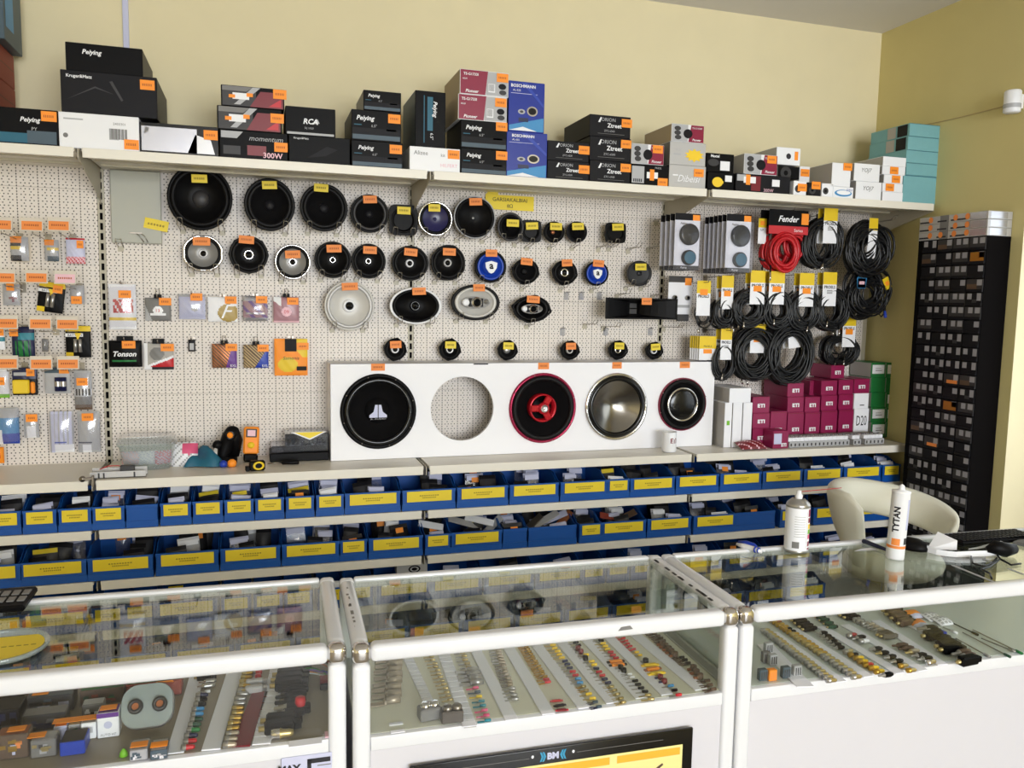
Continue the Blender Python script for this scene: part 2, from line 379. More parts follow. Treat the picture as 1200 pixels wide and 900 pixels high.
# ================================================================== SPEAKERS
def price_tag(parent, x, z, y, kind='orange', w=.058, h=.032, rot=0, name='price_tag'):
    m, pm = {'orange': ('tag_orange', 'tag_print'), 'yellow': ('tag_yellow', 'yellow_print'), 'bright': ('orange', 'tag_print')}[kind]
    mb = MB(); T = Matrix.Translation((x, y, z)) @ Matrix.Rotation(rot, 4, 'Y')
    mb.box(-w/2, w/2, 0, .0012, -h/2, h/2, m, T)
    for k in range(7):
        a = -w*.34+k*w*.1
        mb.pr(a, a+w*.055, -h*.12, h*.14, pm, T=T)
    o = mb.build(name, parent); return o
def speaker(label, px, py, dw, dh=None, D=.07, rim='rubber', rimw=.1, surr='rubber', cone='cone_black', cap='dome', capm='cone_black', capr=.28, tag=('orange', 0), shape='round', wallY=0.0, hooks=2, lobes=None, cat='speaker', depthcone=.3, group='loudspeakers hung on the pegboard', rest=None):
    dh = dh or dw
    Y = wallY-D
    a = on(px-dw/2, py, 1, Y); b = on(px+dw/2, py, 1, Y); c = on(px, py-dh/2, 1, Y); d = on(px, py+dh/2, 1, Y); o = on(px, py, 1, Y)
    R = (b.x-a.x)/2; RZ = (c.z-d.z)/2; sz = RZ/R
    if rest is not None: o.z = rest+RZ
    t = thing('loudspeaker', label, cat, (o.x, Y, o.z), group=group)
    S = dict(sz=sz); ri = 1-rimw
    mb = MB()
    if shape == 'square':
        n = 40; V = []; Fs = []
        def sq(tt, q):
            cc, ss = math.cos(tt), math.sin(tt); k = (abs(cc)**6+abs(ss)**6)**(-1/6); return cc*k*q, ss*k*q
        rings = [(1.0, 0), (1.0, -.006), (ri, -.006)]
        for j, (q, yy) in enumerate(rings):
            for i in range(n):
                tt = 2*math.pi*i/n
                if j < 2: xx, zz = sq(tt, q*R)
                else: xx, zz = math.cos(tt)*q*R, math.sin(tt)*q*R
                V.append((xx, yy, zz*sz))
        for j in range(2):
            for i in range(n): Fs.append((j*n+i, j*n+(i+1) % n, (j+1)*n+(i+1) % n, (j+1)*n+i))
        Fs.append(tuple(range(n)))
        mb.add(V, Fs, rim)
    else:
        mb.lathe([(R*.97, .002), (R, -.001), (R, -.006), (R*.98, -.009), (R*(ri+.02), -.009), (R*ri, -.006)], rim, 48, 1, sz, lobes=lobes)
    mb.lathe([(R*.95, .0), (R*.9, D*.25), (R*.55, D*.6), (R*.5, D*.62)], 'black', 32, 1, sz)
    mb.build('frame', t)
    MB().lathe([(R*.52, D*.6), (R*.54, D*.64), (R*.54, D*.93), (R*.5, D*.97)], 'dark_grey', 32, 1, sz, cap1=True).build('magnet', t)
    sr = [(R*ri, -.006)]
    for k in range(1, 8):
        th = math.pi*k/8; sr.append((R*(ri-.075+.075*math.cos(th)), -.006-R*.07*math.sin(th)))
    sr.append((R*(ri-.15), -.005))
    MB().lathe(sr, surr, 48, 1, sz).build('surround', t)
    r1 = ri-.15; dc = R*depthcone
    cp = [(R*r1, -.005)] + [(R*(r1+(capr-r1)*k/6), -.005+dc*math.sin(k/6*math.pi/2)**.9) for k in range(1, 7)]
    co = MB().lathe(cp, cone, 48, 1, sz).build('cone', t)
    yb = -.005+dc
    rc = R*capr
    if cap == 'dome':
        MB().lathe([(rc*math.cos(k/6*math.pi/2)+.0002, yb-rc*.55*math.sin(k/6*math.pi/2)) for k in range(7)], capm, 32, 1, sz).build('dust_cap', co)
    elif cap == 'coax':
        MB().lathe([(rc, yb), (rc*.95, yb-rc*.7), (rc*.8, yb-rc*.85), (rc*.62, yb-rc*.7)], capm, 28).lathe([(rc*.62, yb-rc*.7), (rc*.4, yb-rc*.95), (.0002, yb-rc*1.05)], 'black_gloss', 28).build('tweeter', co)
    elif cap == 'shield':
        mb = MB(); yy = -.012; q = R*.42
        mb.lathe([(R*.5, yb), (R*.47, yy-.001), (.0002, yy-.001)], cone, 28)
        P = [(-.9, .55), (0, .8), (.9, .55), (.8, -.2), (.35, -.85), (0, -1), (-.35, -.85), (-.8, -.2)]
        V = [(a*q, yy, b_*q) for a, b_ in P]+[(a*q, yy-.008, b_*q) for a, b_ in P]
        mb.add(V, [tuple(range(8, 16))]+[(k, (k+1) % 8, 8+(k+1) % 8, 8+k) for k in range(8)], 'white')
        mb.text('a', 0, 0, q*.75, 'black', y=yy-.0095, bold=.03)
        mb.build('tweeter', co)
    elif cap == 'pods':
        mb = MB(); yy = -.012
        mb.lathe([(R*.22, yb), (R*.22, yy-.008), (R*.15, yy-.012)], 'chrome', 24, c=(R*.02, 0, 0)).lathe([(R*.15, yy-.012), (.0003, yy-.004)], 'black', 24, c=(R*.02, 0, 0))
        mb.lathe([(R*.14, yy+.004), (R*.14, yy-.006), (R*.08, yy-.01), (.0003, yy-.006)], 'white', 20, c=(-R*.42, 0, 0))
        mb.lathe([(R*.10, yy+.004), (R*.10, yy-.006), (.0003, yy-.01)], 'silver', 20, c=(R*.42, 0, R*.04))
        mb.lathe([(R*.3, yy+.008), (R*.3, yy+.002), (.0003, yy+.001)], 'silver_matte', 24, 1.9, .8); mb.box(-R*.3, R*.3, yy+.001, yy+.005, -R*.17, R*.17, 'charcoal')
        mb.build('tweeter_bridge', co)
    elif cap == 'star':
        mb = MB(); q = R*.4; yy = -.02
        mb.lathe([(q, yb+.01), (q*1.02, yy), (q*.86, yy-.003), (q*.84, yb)], capm, 32)
        for k in range(3):
            T = Matrix.Rotation(R_(90+120*k), 4, 'Y'); mb.box(-q*.2, q*.2, yy-.008, yy+.004, 0, q*.95, 'red_gloss', T, c=.003)
        mb.lathe([(q*.45, yy-.002), (q*.42, yy-.014), (q*.3, yy-.017)], 'red_gloss', 28).lathe([(q*.3, yy-.017), (q*.2, yy-.014), (.0002, yy-.02)], 'dark_grey', 28)
        mb.build('tweeter_mount', co)
    elif cap == 'flat':
        MB().lathe([(rc, yb), (rc, yb-.004), (.0002, yb-.005)], capm, 32, 1, sz).build('dust_cap', co)
    if tag:
        tk = tag[0]; dx = tag[1] if len(tag) > 1 else 0; dz = tag[2] if len(tag) > 2 else .72
        price_tag(t, dx*R, RZ*dz, -.016-R*.04, tk, w=tag[3] if len(tag) > 3 else .058, h=.032, rot=random.uniform(-.08, .08))
    # the wire hooks that carry it
    if hooks:
        for s_ in ((-1, 1) if hooks == 2 else (0,)):
            ang = .62
            hx = o.x+s_*R*ang; hz = o.z-RZ*(math.sqrt(1-ang*ang) if hooks == 2 else 1)-.005
            mb = MB(); yF = Y-.028
            pts = [(-.010, 0, -.022), (-.010, -.004, -.012), (-.010, yF+.014, -.004), (-.010, yF, .006), (-.008, yF-.006, .022), (.008, yF-.006, .022), (.010, yF, .006), (.010, yF+.014, -.004), (.010, -.004, -.012), (.010, 0, -.022)]
            mb.tube(pts, .0017, 'wire', 5)
            mb.box(-.011, .011, -.002, .0, -.03, -.012, 'bracket')
            side = {-1: 'left', 1: 'right', 0: 'middle'}[s_]
            tagit(mb.build('speaker_hook', loc=(hx, 0, hz)), f'wire hook, {side} one, under the ' + ' '.join(label.split()[:10]), 'hook', 'wire hooks carrying the speakers')
    return t

def lab(s): return s
speaker('largest black woofer at the left of the top row, yellow tag', 234.5, 231.8, 77, 77, .13, 'black', .10, 'black', 'cone_black', 'dome', 'dark_grey', .26, ('yellow', 0, .56), depthcone=.35)
speaker('black woofer with the ribbed rim, second in top row, yellow tag', 316, 240, 60, 62, .10, 'rubber', .13, 'rubber', 'black_matte', 'dome', 'charcoal', .2, ('yellow', 0, .72))
speaker('black woofer third in top row, yellow tag on its upper rim', 379.5, 243.5, 56, 56, .10, 'rubber', .13, 'rubber', 'black_matte', 'dome', 'charcoal', .2, ('yellow', -.12, .8))
speaker('ribbed black speaker fourth in top row, orange tag', 433, 250.5, 45, 45, .08, 'rubber', .12, 'dark_grey', 'black_matte', 'dome', 'charcoal', .22, ('orange', 0, .72))
speaker('small glossy square-framed black speaker in the top row', 472.5, 258, 33, 36, .07, 'black', .14, 'black', 'black', 'dome', 'black', .3, ('yellow', 0, .6), 'square')
speaker('chrome-ringed speaker with a dark violet cone in the top row', 510, 256.5, 41, 41, .07, 'chrome', .12, 'black', 'violet_cone', 'flat', 'violet_cone', .1, ('yellow', -.1, .6, .052), depthcone=.2)
speaker('black-coned speaker on pale grey octagonal frame left of the yellow sign', 556, 255, 49, 50, .09, 'light_grey', .06, 'black', 'cone_black', 'dome', 'silver', .06, ('orange', 0, .72))
speaker('grey-rimmed black speaker right below the yellow sign', 598, 266, 31, 34, .06, 'dark_grey', .16, 'black', 'black_matte', 'dome', 'black_matte', .3, ('yellow', .1, .25))
speaker('small square speaker with two white dots in the top row', 622, 271, 24, 26, .055, 'charcoal', .14, 'black', 'black_matte', 'coax', 'silver', .2, ('yellow', 0, .45), 'square', hooks=1)
speaker('small round speaker with orange specks in the top row', 648.8, 272, 24.5, 25, .055, 'black', .14, 'rubber', 'black_matte', 'dome', 'copper', .18, ('yellow', .1, .5), hooks=1)
speaker('small plain round speaker right of the orange-specked one', 675.6, 272, 24, 25, .055, 'charcoal', .14, 'black', 'black_matte', 'dome', 'black_matte', .3, ('yellow', 0, .5), hooks=1)
speaker('small square black speaker alone at the right end of top row', 721, 273, 24, 24, .075, 'black', .12, 'black', 'black_matte', 'dome', 'black', .3, ('yellow', .1, .55), 'square', hooks=1)
# second row
speaker('speaker with broken chrome ring and grey cone, first in second row', 238, 297, 49, 44, .07, 'chrome', .13, 'black', 'cone_grey', 'coax', 'silver', .22, ('orange', -.05, .62, .066), lobes=(4, -.06, 0))
speaker('black lobed coaxial speaker second in second row, big black tweeter', 291.5, 298.5, 46, 44, .07, 'rubber', .14, 'rubber', 'cone_black', 'coax', 'chrome', .28, ('orange', -.1, .78, .06), lobes=(8, .04, 0))
speaker('chrome-ringed speaker with grey cone, third in second row', 343, 307, 42, 41, .065, 'chrome', .10, 'black', 'cone_grey', 'coax', 'chrome', .24, ('orange', 0, .42, .062))
speaker('black coaxial speaker fourth in second row, white-ringed tweeter', 390, 304.5, 43, 43, .065, 'rubber', .12, 'rubber', 'cone_black', 'coax', 'chrome', .18, ('orange', .05, .6, .062))
speaker('black coaxial speaker fifth in second row, half behind its neighbour', 432, 306, 40, 41, .065, 'rubber', .12, 'rubber', 'cone_black', 'coax', 'chrome', .18, ('orange', .05, .62))
speaker('black speaker with white three-lobed tweeter below the shelf seam', 480.5, 308.5, 43, 41, .065, 'rubber', .12, 'rubber', 'cone_black', 'coax', 'white', .22, ('orange', 0, .62))
speaker('black speaker with white round tweeter, screw ear at its top', 525, 308, 40, 42, .065, 'rubber', .12, 'rubber', 'cone_black', 'coax', 'silver_matte', .24, ('orange', .02, .6), lobes=(4, .04, 1.57))
speaker('blue-coned speaker with large white shield in second row', 574.5, 312.5, 37, 38, .06, 'black', .16, 'blue_cone', 'blue_cone', 'shield', tag=('orange', 0, .82, .054))
speaker('plain black lobed speaker right of the large blue-coned one', 615.7, 318, 31, 30, .055, 'black', .14, 'rubber', 'black_matte', 'dome', 'black', .3, ('orange', 0, .75, .056), lobes=(4, .08, .8), hooks=1)
speaker('small black speaker with chrome centre in second row', 661.5, 319.5, 29, 29, .055, 'black', .14, 'rubber', 'cone_black', 'coax', 'chrome', .34, ('orange', .08, .78, .052), lobes=(4, .08, .8), hooks=1)
speaker('small blue-coned speaker with white emblem, the right one of two blue', 698.7, 320.5, 28, 29, .055, 'black', .14, 'blue_cone', 'blue_cone', 'shield', tag=('orange', .05, .8, .056), hooks=1)
speaker('flat black grille speaker with yellow tag, last in second row', 748.8, 320.5, 29, 30, .06, 'dark_grey', .06, 'grille', 'grille', 'flat', 'grille', .2, ('yellow', 0, .5), depthcone=.05)
# third row
speaker('large silver-white marine speaker above the display box', 409.5, 358.5, 59, 58, .08, 'cone_light', .08, 'silver_matte', 'cone_light', 'coax', 'white', .26, ('orange', 0, .78, .068), depthcone=.2)
speaker('oval black speaker with a white rim in third row', 487, 358.5, 61, 43, .08, 'white', .10, 'black', 'cone_black', 'coax', 'black_gloss', .2, ('orange', .1, .8, .06), depthcone=.25)
speaker('oval speaker with pale cone and chrome three-way bridge', 557, 354.5, 57, 42, .08, 'rubber', .14, 'cone_light', 'cone_light', 'pods', tag=('orange', .1, .82, .054), depthcone=.2)
speaker('oval angular black speaker with silver twin tweeter', 622.8, 362, 44, 31, .07, 'black', .14, 'rubber', 'cone_black', 'pods', tag=('orange', .02, .72, .062), lobes=(4, .1, .8), hooks=1)
# tiny ones standing on the display box
TOPBOX = 1.604
tiny = [(463, 26, 'orange', 'tiny round speaker on the box top above the black woofer', 'coax', 'white'), (527, 25, 'yellow', 'tiny round speaker on the box top above the empty round hole', 'coax', 'silver'),
        (594.6, 23, 'yellow', 'tiny speaker on the box top left of the pink-rimmed woofer', 'dome', 'silver'), (667.6, 22, 'orange', 'tiny speaker with silver tweeter on the box top right of the pink-rimmed woofer', 'coax', 'silver_matte'),
        (724, 22, 'yellow', 'tiny square speaker on the box top above the chrome cone', 'coax', 'chrome'), (766.4, 20, 'yellow', 'smallest speaker on the box top, rightmost of the six', 'coax', 'white')]
for px, d, tk, lb, cp_, cm in tiny:
    speaker(lb, px, 408, d, d, .055, 'black', .16, 'rubber', 'cone_black', cp_, cm, .36, (tk, 0, .45, .05), hooks=0, lobes=(4, .08, .8), group='tiny speakers standing on the white display box', rest=TOPBOX)

# horn tweeter
Y = -.16; a = on(709, 377, 1, Y); b = on(793, 347, 1, Y); W = b.x-a.x; H = .098
t = thing('horn_tweeter', 'wide rectangular black horn tweeter with an orange tag', 'speaker', ((a.x+b.x)/2, Y, (a.z+b.z)/2))
mb = MB(); o_ = [(-W/2, -H/2), (W/2, -H/2), (W/2, H/2), (-W/2, H/2)]; i_ = [(x*.94, z*.86) for x, z in o_]; th_ = [(x*.10, z*.5) for x, z in o_]
V = [(x, 0, z) for x, z in o_]+[(x, -.012, z) for x, z in o_]+[(x, -.012, z) for x, z in i_]
mb.add(V, [(k, (k+1) % 4, 4+(k+1) % 4, 4+k) for k in range(4)]+[(4+k, 4+(k+1) % 4, 8+(k+1) % 4, 8+k) for k in range(4)], 'black')
mb.build('flange', t)
mb = MB(); V = []
for j in range(7):
    q = j/6; k1 = (1-q)**1.6
    for (x, z), (x2, z2) in zip(i_, th_): V.append((x2+(x-x2)*k1, -.012+.10*q, z2+(z-z2)*(1-q)))
mb.add(V, [(j*4+k, j*4+(k+1) % 4, (j+1)*4+(k+1) % 4, (j+1)*4+k) for j in range(6) for k in range(4)]+[(24, 25, 26, 27)], 'cone_black')
mb.build('horn', t)
MB().lathe([(.035, .088), (.038, .095), (.038, .13), (.03, .135)], 'dark_grey', 24, cap1=True).box(-.03, .03, .0875, .09, -.03, .03, 'dark_grey').build('driver', t)
MB().box(-.022, .022, 0, .0012, -.003, .003, 'slot_dark').build('slot', t, (0, .086, 0))
price_tag(t, .02, H/2-.014, -.0145, 'orange', w=.052)
def plain_hook(x, z, yF, label, group, two=True, parts=True):
    mb = MB(); e = .010
    pts = [(-e, 0, -.01), (-e, -.004, 0), (-e, yF+.02, .004), (-e, yF, .022), (e, yF, .022), (e, yF+.02, .004), (e, -.004, 0), (e, 0, -.01)]
    mb.tube(pts, .0018, 'wire', 5); mb.box(-.011, .011, -.002, 0, -.024, -.002, 'bracket')
    return tagit(mb.build('wire_hook', loc=(x, 0, z)), label, 'hook', group)
for k, px in enumerate((718, 788)):
    x, z = XZ(px, 380, 0); plain_hook(x-.05, (on(750, 379, 1, -.17)).z-.02, -.19, f'wire hook under the {["left", "right"][k]} end of the horn tweeter', 'wire hooks carrying the speakers')
for k, (px, py) in enumerate([(706, 289), (741, 291), (765, 290), (770, 346), (728, 345), (690, 380)]):
    x, z = XZ(px, py, -.05)
    plain_hook(x, z, -.14, ['empty wire hook left of the last top-row speaker', 'empty wire hook just right of the last top-row speaker', 'empty wire hook at the right end of the top speaker row', 'empty wire hook right of the flat grille speaker', 'empty wire hook left of the flat grille speaker', 'empty wire hook left of the horn tweeter'][k], 'empty wire hooks on the pegboard')
for k, (px, py) in enumerate([(664.5, 347), (682, 347), (703, 347), (660, 389), (710.5, 389), (763, 389)]):
    x, z = XZ(px, py, -.012)
    mb = MB(); mb.box(-.011, .011, -.012, -.009, -.018, .018, 'clear_bag'); mb.box(-.011, .011, -.002, 0, -.018, .018, 'light_grey'); mb.tube([(-.008, -.001, .014), (-.008, -.02, .02), (.008, -.02, .02), (.008, -.001, .014)], .0014, 'wire', 5)
    tagit(mb.build('hook_clip', loc=(x, 0, z)), ['clear plastic clip left of the first of three', 'clear plastic clip in the middle of the three above', 'dark-backed clip rightmost of the three above', 'clear clip above the fourth tiny speaker', 'clear clip above the tiny square speaker', 'clear clip above the smallest speaker'][k] if k else 'clear plastic clip, leftmost of three left of the horn', 'clip', 'clear clips on the pegboard')

# ================================================================== YELLOW SIGN, GREY BOARD
Y = -.006; a = on(573, 247, 1, Y); b = on(625, 229, 1, Y)
mb = MB(); w_ = b.x-a.x+.02; h_ = .066
mb.box(-w_/2, w_/2, 0, .0015, -h_/2, h_/2, 'label_yellow'); mb.text('GARSIAKALBIAI', 0, h_*.2, .017, 'ink', wmax=w_*.92); mb.text('8Ω', 0, -h_*.22, .017, 'ink')
mb.poly([(-w_/2, h_/2), (-w_/2+.06, h_/2), (-w_/2+.06, h_/2+.018), (-w_/2+.02, h_/2+.018)], 'tag_yellow', y=0)
tagit(mb.build('paper_sign', loc=((a.x+b.x)/2-.008, Y-.004, (a.z+b.z)/2)), 'yellow paper sign with black capitals behind the top speakers', 'sign')
Y = -.03; a = on(131, 284, 1, Y); b = on(188, 202, 1, Y)
t = thing('clear_sleeve', 'grey translucent plastic folder hanging at the top left', 'folder', ((a.x+b.x)/2, Y, (a.z+b.z)/2))
w_ = b.x-a.x; h_ = b.z-a.z
MB().box(-w_/2, w_/2, -.004, .004, -h_/2, h_/2, 'folder', c=.003).build('sheet', t)
mb = MB(); mb.box(-.045, .045, -.0, .0012, -.02, .022, 'label_yellow', Matrix.Rotation(.18, 4, 'Y'))
for k in range(6): mb.pr(-.032+k*.011, -.025+k*.011, -.004, .004, 'label_print', T=Matrix.Rotation(.18, 4, 'Y'))
mb.build('price_tag', t, (w_/2-.02, -.008, -h_/2+.075))
MB().box(-.024, .024, -.012, -.006, -.003, .003, 'steel').tube([(.0, -.01, 0), (.015, -.01, -.012), (.03, -.01, -.036)], .002, 'wire', 5).tube([(.016, -.01, 0), (.034, -.01, -.012), (.045, -.01, -.036)], .002, 'wire', 5).build('clip', t, (-w_*.02, 0, -h_/2+.04))
x0_ = (a.x+b.x)/2
plain_hook(x0_-w_*.35, a.z-.01, -.06, 'wire hook under the grey translucent folder', 'empty wire hooks on the pegboard')

# ================================================================== CARTONS ON THE TOP SHELF
ZT = 2.3818
def price(mb, x, z, m='orange', w=.052, h=.034, y=-.0014):
    mb.pr(x-w/2, x+w/2, z-h/2, z+h/2, m, y=y)
    for k in range(6): mb.pr(x-w*.34+k*w*.115, x-w*.28+k*w*.115, z-h*.12, z+h*.12, 'tag_print', y=y-.0004)
def carton(label, px0, px1, pyt, pyb, Y, D, base, art=None, mats='black', side=None, top=None, zb=None, group=None, tag=None, rz=0, pym=None, cat='box', name='carton', tagk='orange'):
    ym = pym or (pyt+pyb)/2
    a = on(px0, ym, 1, Y); b = on(px1, ym, 1, Y); W = b.x-a.x
    zt = on((px0+px1)/2, pyt, 1, Y).z
    z0 = zb if zb is not None else on((px0+px1)/2, pyb, 1, Y).z
    H = max(.02, zt-z0)
    mb = MB(); mb.box(0, W, 0, D, 0, H, mats, c=.0015)
    e = .0004
    if side:
        for xx in (-e, W+e): mb.add([(xx, .002, .002), (xx, D-.002, .002), (xx, D-.002, H-.002), (xx, .002, H-.002)], [(0, 1, 2, 3)], side)
    if top: mb.add([(.002, .002, H+e), (W-.002, .002, H+e), (W-.002, D-.002, H+e), (.002, D-.002, H+e)], [(0, 1, 2, 3)], top)
    # closing flap line on the ends
    if art: art(mb, W, H)
    t = thing(name, label, cat, (a.x, Y, z0), (0, 0, rz), group)
    mb.build('package', t)
    if tag:
        m2 = MB(); price(m2, 0, 0, tagk, w=.048, h=.034); m2.box(-.024, .024, -.001, 0, -.017, .017, tagk)
        m2.build('price_sticker', t, (W*tag[0], -.0016, H*tag[1]))
    STK.append((label, W, H, z0)); return z0+H+.0006
STK = []
def a_pei(dark=True, vert=False):
    def f(mb, W, H):
        mb.pr(W*.02, W*.98, H*.03, H*.42, 'charcoal'); mb.pr(W*.02, W*.98, H*.05, H*.2, 'slate', y=-.0009) if dark else None
        mb.text('Peiying', W*.28, H*.72, H*.2, 'white', wmax=W*.42, shear=.25, bold=.02)
        mb.pr(W*.05, W*.2, H*.5, H*.53, 'teal_print'); mb.pr(W*.7, W*.9, H*.36, H*.42, 'light_grey'); mb.text('6.5"', W*.45, H*.5, H*.09, 'light_grey')
    return f
def a_peiA(mb, W, H):
    mb.pr(W*.02, W*.5, H*.05, H*.32, 'teal_print'); mb.pr(W*.5, W*.97, H*.05, H*.4, 'slate')
    mb.text('Peiying', W*.56, H*.68, H*.17, 'white', shear=.25, bold=.02); mb.text('PY', W*.62, H*.45, H*.09, 'light_grey')
def a_white(mb, W, H):
    mb.pr(W*.62, W*.74, H*.3, H*.62, 'light_grey')
    for k in range(16): mb.pr(W*(.63+.014*k), W*(.636+.014*k+.004*(k % 3)), H*.32, H*.62, 'mid_grey', y=-.001)
    mb.pr(W*.06, W*.3, H*.8, H*.84, 'light_grey'); mb.text('2403301', W*.75, H*.76, H*.07, 'mid_grey'); mb.disc(W*.08, H*.35, .008, .008, 'mid_grey')
def a_kruger(mb, W, H):
    mb.text('Kruger&Matz', W*.19, H*.86, H*.1, 'white', bold=.02, wmax=W*.3)
    mb.poly([(W*.05, H*.3), (W*.35, H*.66), (W*.55, H*.5), (W*.35, H*.62)], 'dark_grey'); mb.poly([(W*.5, H*.8), (W*.62, H*.35), (W*.64, H*.38), (W*.53, H*.82)], 'dark_grey')
def a_pei_top(mb, W, H): mb.text('Peiying', W*.34, H*.68, H*.22, 'white', shear=.25, bold=.025)
def a_foil(mb, W, H):
    mb.pr(W*.02, W*.72, H*.08, H*.88, 'foil'); mb.poly([(W*.6, H*.08), (W*.95, H*.08), (W*.9, H*.55), (W*.7, H*.7)], 'silver'); mb.poly([(W*.05, H*.62), (W*.1, H*.7), (W*.12, H*.82), (W*.07, H*.86)], 'mid_grey', y=-.001)
def a_300(mb, W, H):
    mb.poly([(W*.02, H*.96), (W*.34, H*.96), (W*.25, H*.72), (W*.02, H*.72)], 'light_grey'); mb.pr(W*.4, W*.68, H*.15, H*.5, 'deep_red')
    mb.pr(W*.05, W*.3, H*.15, H*.45, 'dark_grey'); mb.text('momentum', W*.68, H*.74, H*.14, 'light_grey', shear=.3, wmax=W*.6); mb.text('300W', W*.78, H*.18, H*.2, 'pale_pink', bold=.02)
def a_redgrey(mb, W, H):
    mb.pr(W*.02, W*.55, H*.03, H*.97, 'dark_grey'); mb.poly([(W*.45, H*.03), (W*.98, H*.03), (W*.98, H*.8), (W*.62, H*.8)], 'deep_red', y=-.0009)
    mb.poly([(W*.2, H*.1), (W*.3, H*.1), (W*.62, H*.97), (W*.5, H*.97)], 'light_grey', y=-.0011); mb.poly([(W*.02, H*.97), (W*.5, H*.97), (W*.4, H*.75), (W*.02, H*.75)], 'mid_grey', y=-.001)
    mb.pr(W*.18, W*.44, H*.35, H*.66, 'white', y=-.0014); mb.pr(W*.12, W*.22, H*.4, H*.56, 'orange', y=-.0018); mb.pr(W*.4, W*.5, H*.5, H*.68, 'orange', y=-.0018); mb.poly([(W*.75, H*.1), (W*.95, H*.1), (W*.95, H*.5)], 'red', y=-.0014)
def a_rca(mb, W, H): mb.text('RCA', W*.5, H*.5, H*.2, 'white', bold=.03, shear=.2); mb.poly([(W*.5, H*.4), (W*.68, H*.45), (W*.64, H*.6)], 'light_grey'); mb.text('DJ 1020', W*.47, H*.25, H*.09, 'light_grey'); mb.pr(W*.03, W*.97, H*.02, H*.1, 'light_grey')
def a_kr2(mb, W, H): mb.text('Kruger&Matz', W*.2, H*.88, H*.09, 'white', wmax=W*.32); mb.poly([(W*.3, H*.2), (W*.62, H*.65), (W*.8, H*.55), (W*.6, H*.3)], 'charcoal')
def a_peivert(mb, W, H):
    mb.text('Peiying', W*.64, H*.68, W*.17, 'white', rot=-math.pi/2, shear=.25, bold=.02); mb.pr(W*.28, W*.31, H*.08, H*.92, 'teal_print'); mb.pr(W*.4, W*.58, H*.3, H*.9, 'teal_print', y=-.0005); mb.text('6.5"', W*.55, H*.2, W*.1, 'white', rot=-math.pi/2)
def a_attack(mb, W, H): mb.text('Alizee', W*.22, H*.75, H*.17, 'mid_grey', wmax=W*.35); mb.text('HILFERT', W*.78, H*.28, H*.14, 'pale_pink'); mb.text('kit', W*.66, H*.7, H*.13, 'mid_grey')
def a_pioneer(flip=False):
    def f(mb, W, H):
        if not flip:
            mb.poly([(W*.01, H*.02), (W*.52, H*.02), (W*.57, H*.98), (W*.01, H*.98)], 'wine'); mb.pr(W*.53, W*.99, H*.03, H*.97, 'light_grey', y=-.0005); mb.pr(W*.58, W*.72, H*.15, H*.5, 'white', y=-.001)
            for k in range(6): mb.pr(W*(.59+.02*k), W*(.598+.02*k), H*.2, H*.48, 'ink', y=-.0014)
            mb.disc(W*.87, H*.42, W*.08, H*.12, 'charcoal', y=-.001); mb.disc(W*.88, H*.18, W*.075, H*.1, 'dark_grey', y=-.001)
            mb.text('TS-G1733I', W*.22, H*.82, H*.11, 'white', bold=.02); mb.text('Pioneer', W*.25, H*.14, H*.13, 'white', bold=.02, shear=.2); mb.text('40W', W*.1, H*.62, H*.07, 'white')
        else:
            mb.pr(W*.01, W*.5, H*.02, H*.98, 'light_grey'); mb.poly([(W*.52, H*.02), (W*.99, H*.02), (W*.99, H*.98), (W*.6, H*.98)], 'wine')
            for cx_, cz_ in ((.18, .75), (.18, .5), (.2, .25)): mb.disc(W*cx_, H*cz_, W*.1, H*.13, 'dark_grey', y=-.001)
            mb.disc(W*.5, H*.48, W*.14, H*.26, 'charcoal', y=-.0013); mb.text('TS-G1320F', W*.78, H*.82, H*.1, 'white', wmax=W*.34); mb.text('Pioneer', W*.78, H*.16, H*.13, 'white', wmax=W*.34, bold=.02, shear=.2)
    return f
def a_bosch(n):
    def f(mb, W, H):
        mb.poly([(W*.02, H*.02), (W*.98, H*.02), (W*.98, H*.3), (W*.02, H*.12)], 'sky_blue'); mb.poly([(W*.35, H*.98), (W*.98, H*.5), (W*.98, H*.56), (W*.5, H*.98)], 'blue', y=-.0008)
        mb.text('BOSCHMANN', W*.4, H*.91, H*.065, 'white', wmax=W*.7, bold=.03); mb.text(n, W*.22, H*.82, H*.04, 'white'); mb.pr(W*.06, W*.8, H*.755, H*.765, 'lilac')
        mb.disc(W*.66, H*.42, W*.15, H*.1, 'chrome', y=-.001); mb.disc(W*.66, H*.42, W*.11, H*.07, 'black_gloss', y=-.0014); mb.disc(W*.36, H*.4, W*.1, H*.05, 'light_grey', y=-.001); mb.disc(W*.36, H*.4, W*.05, H*.025, 'dark_grey', y=-.0014)
        mb.pr(W*.28, W*.55, H*.2, H*.28, 'navy', y=-.001); mb.poly([(W*.02, H*.02), (W*.8, H*.02), (W*.4, H*.1)], 'white', y=-.0016)
    return f
def a_orion(mb, W, H):
    mb.text('ORION', W*.45, H*.8, H*.16, 'light_grey', wmax=W*.5); mb.text('Ztreet', W*.6, H*.54, H*.2, 'white', bold=.02, wmax=W*.5); mb.text('ZTC-6500', W*.48, H*.28, H*.09, 'light_grey'); mb.pr(W*.2, W*.85, H*.14, H*.155, 'mid_grey')
    mb.poly([(W*.2, H*.66), (W*.26, H*.9), (W*.29, H*.88), (W*.25, H*.66)], 'white')
def a_blk(mb, W, H):
    mb.pr(W*.02, W*.35, H*.1, H*.9, 'light_grey'); mb.text('PRIDE', W*.72, H*.86, H*.09, 'light_grey'); mb.pr(W*.42, W*.72, H*.35, H*.65, 'white'); mb.pr(W*.5, W*.62, H*.25, H*.78, 'orange', y=-.001)
    for k in range(5): mb.pr(W*(.06+.05*k), W*(.09+.05*k), H*.15, H*.3, 'ink', y=-.001)
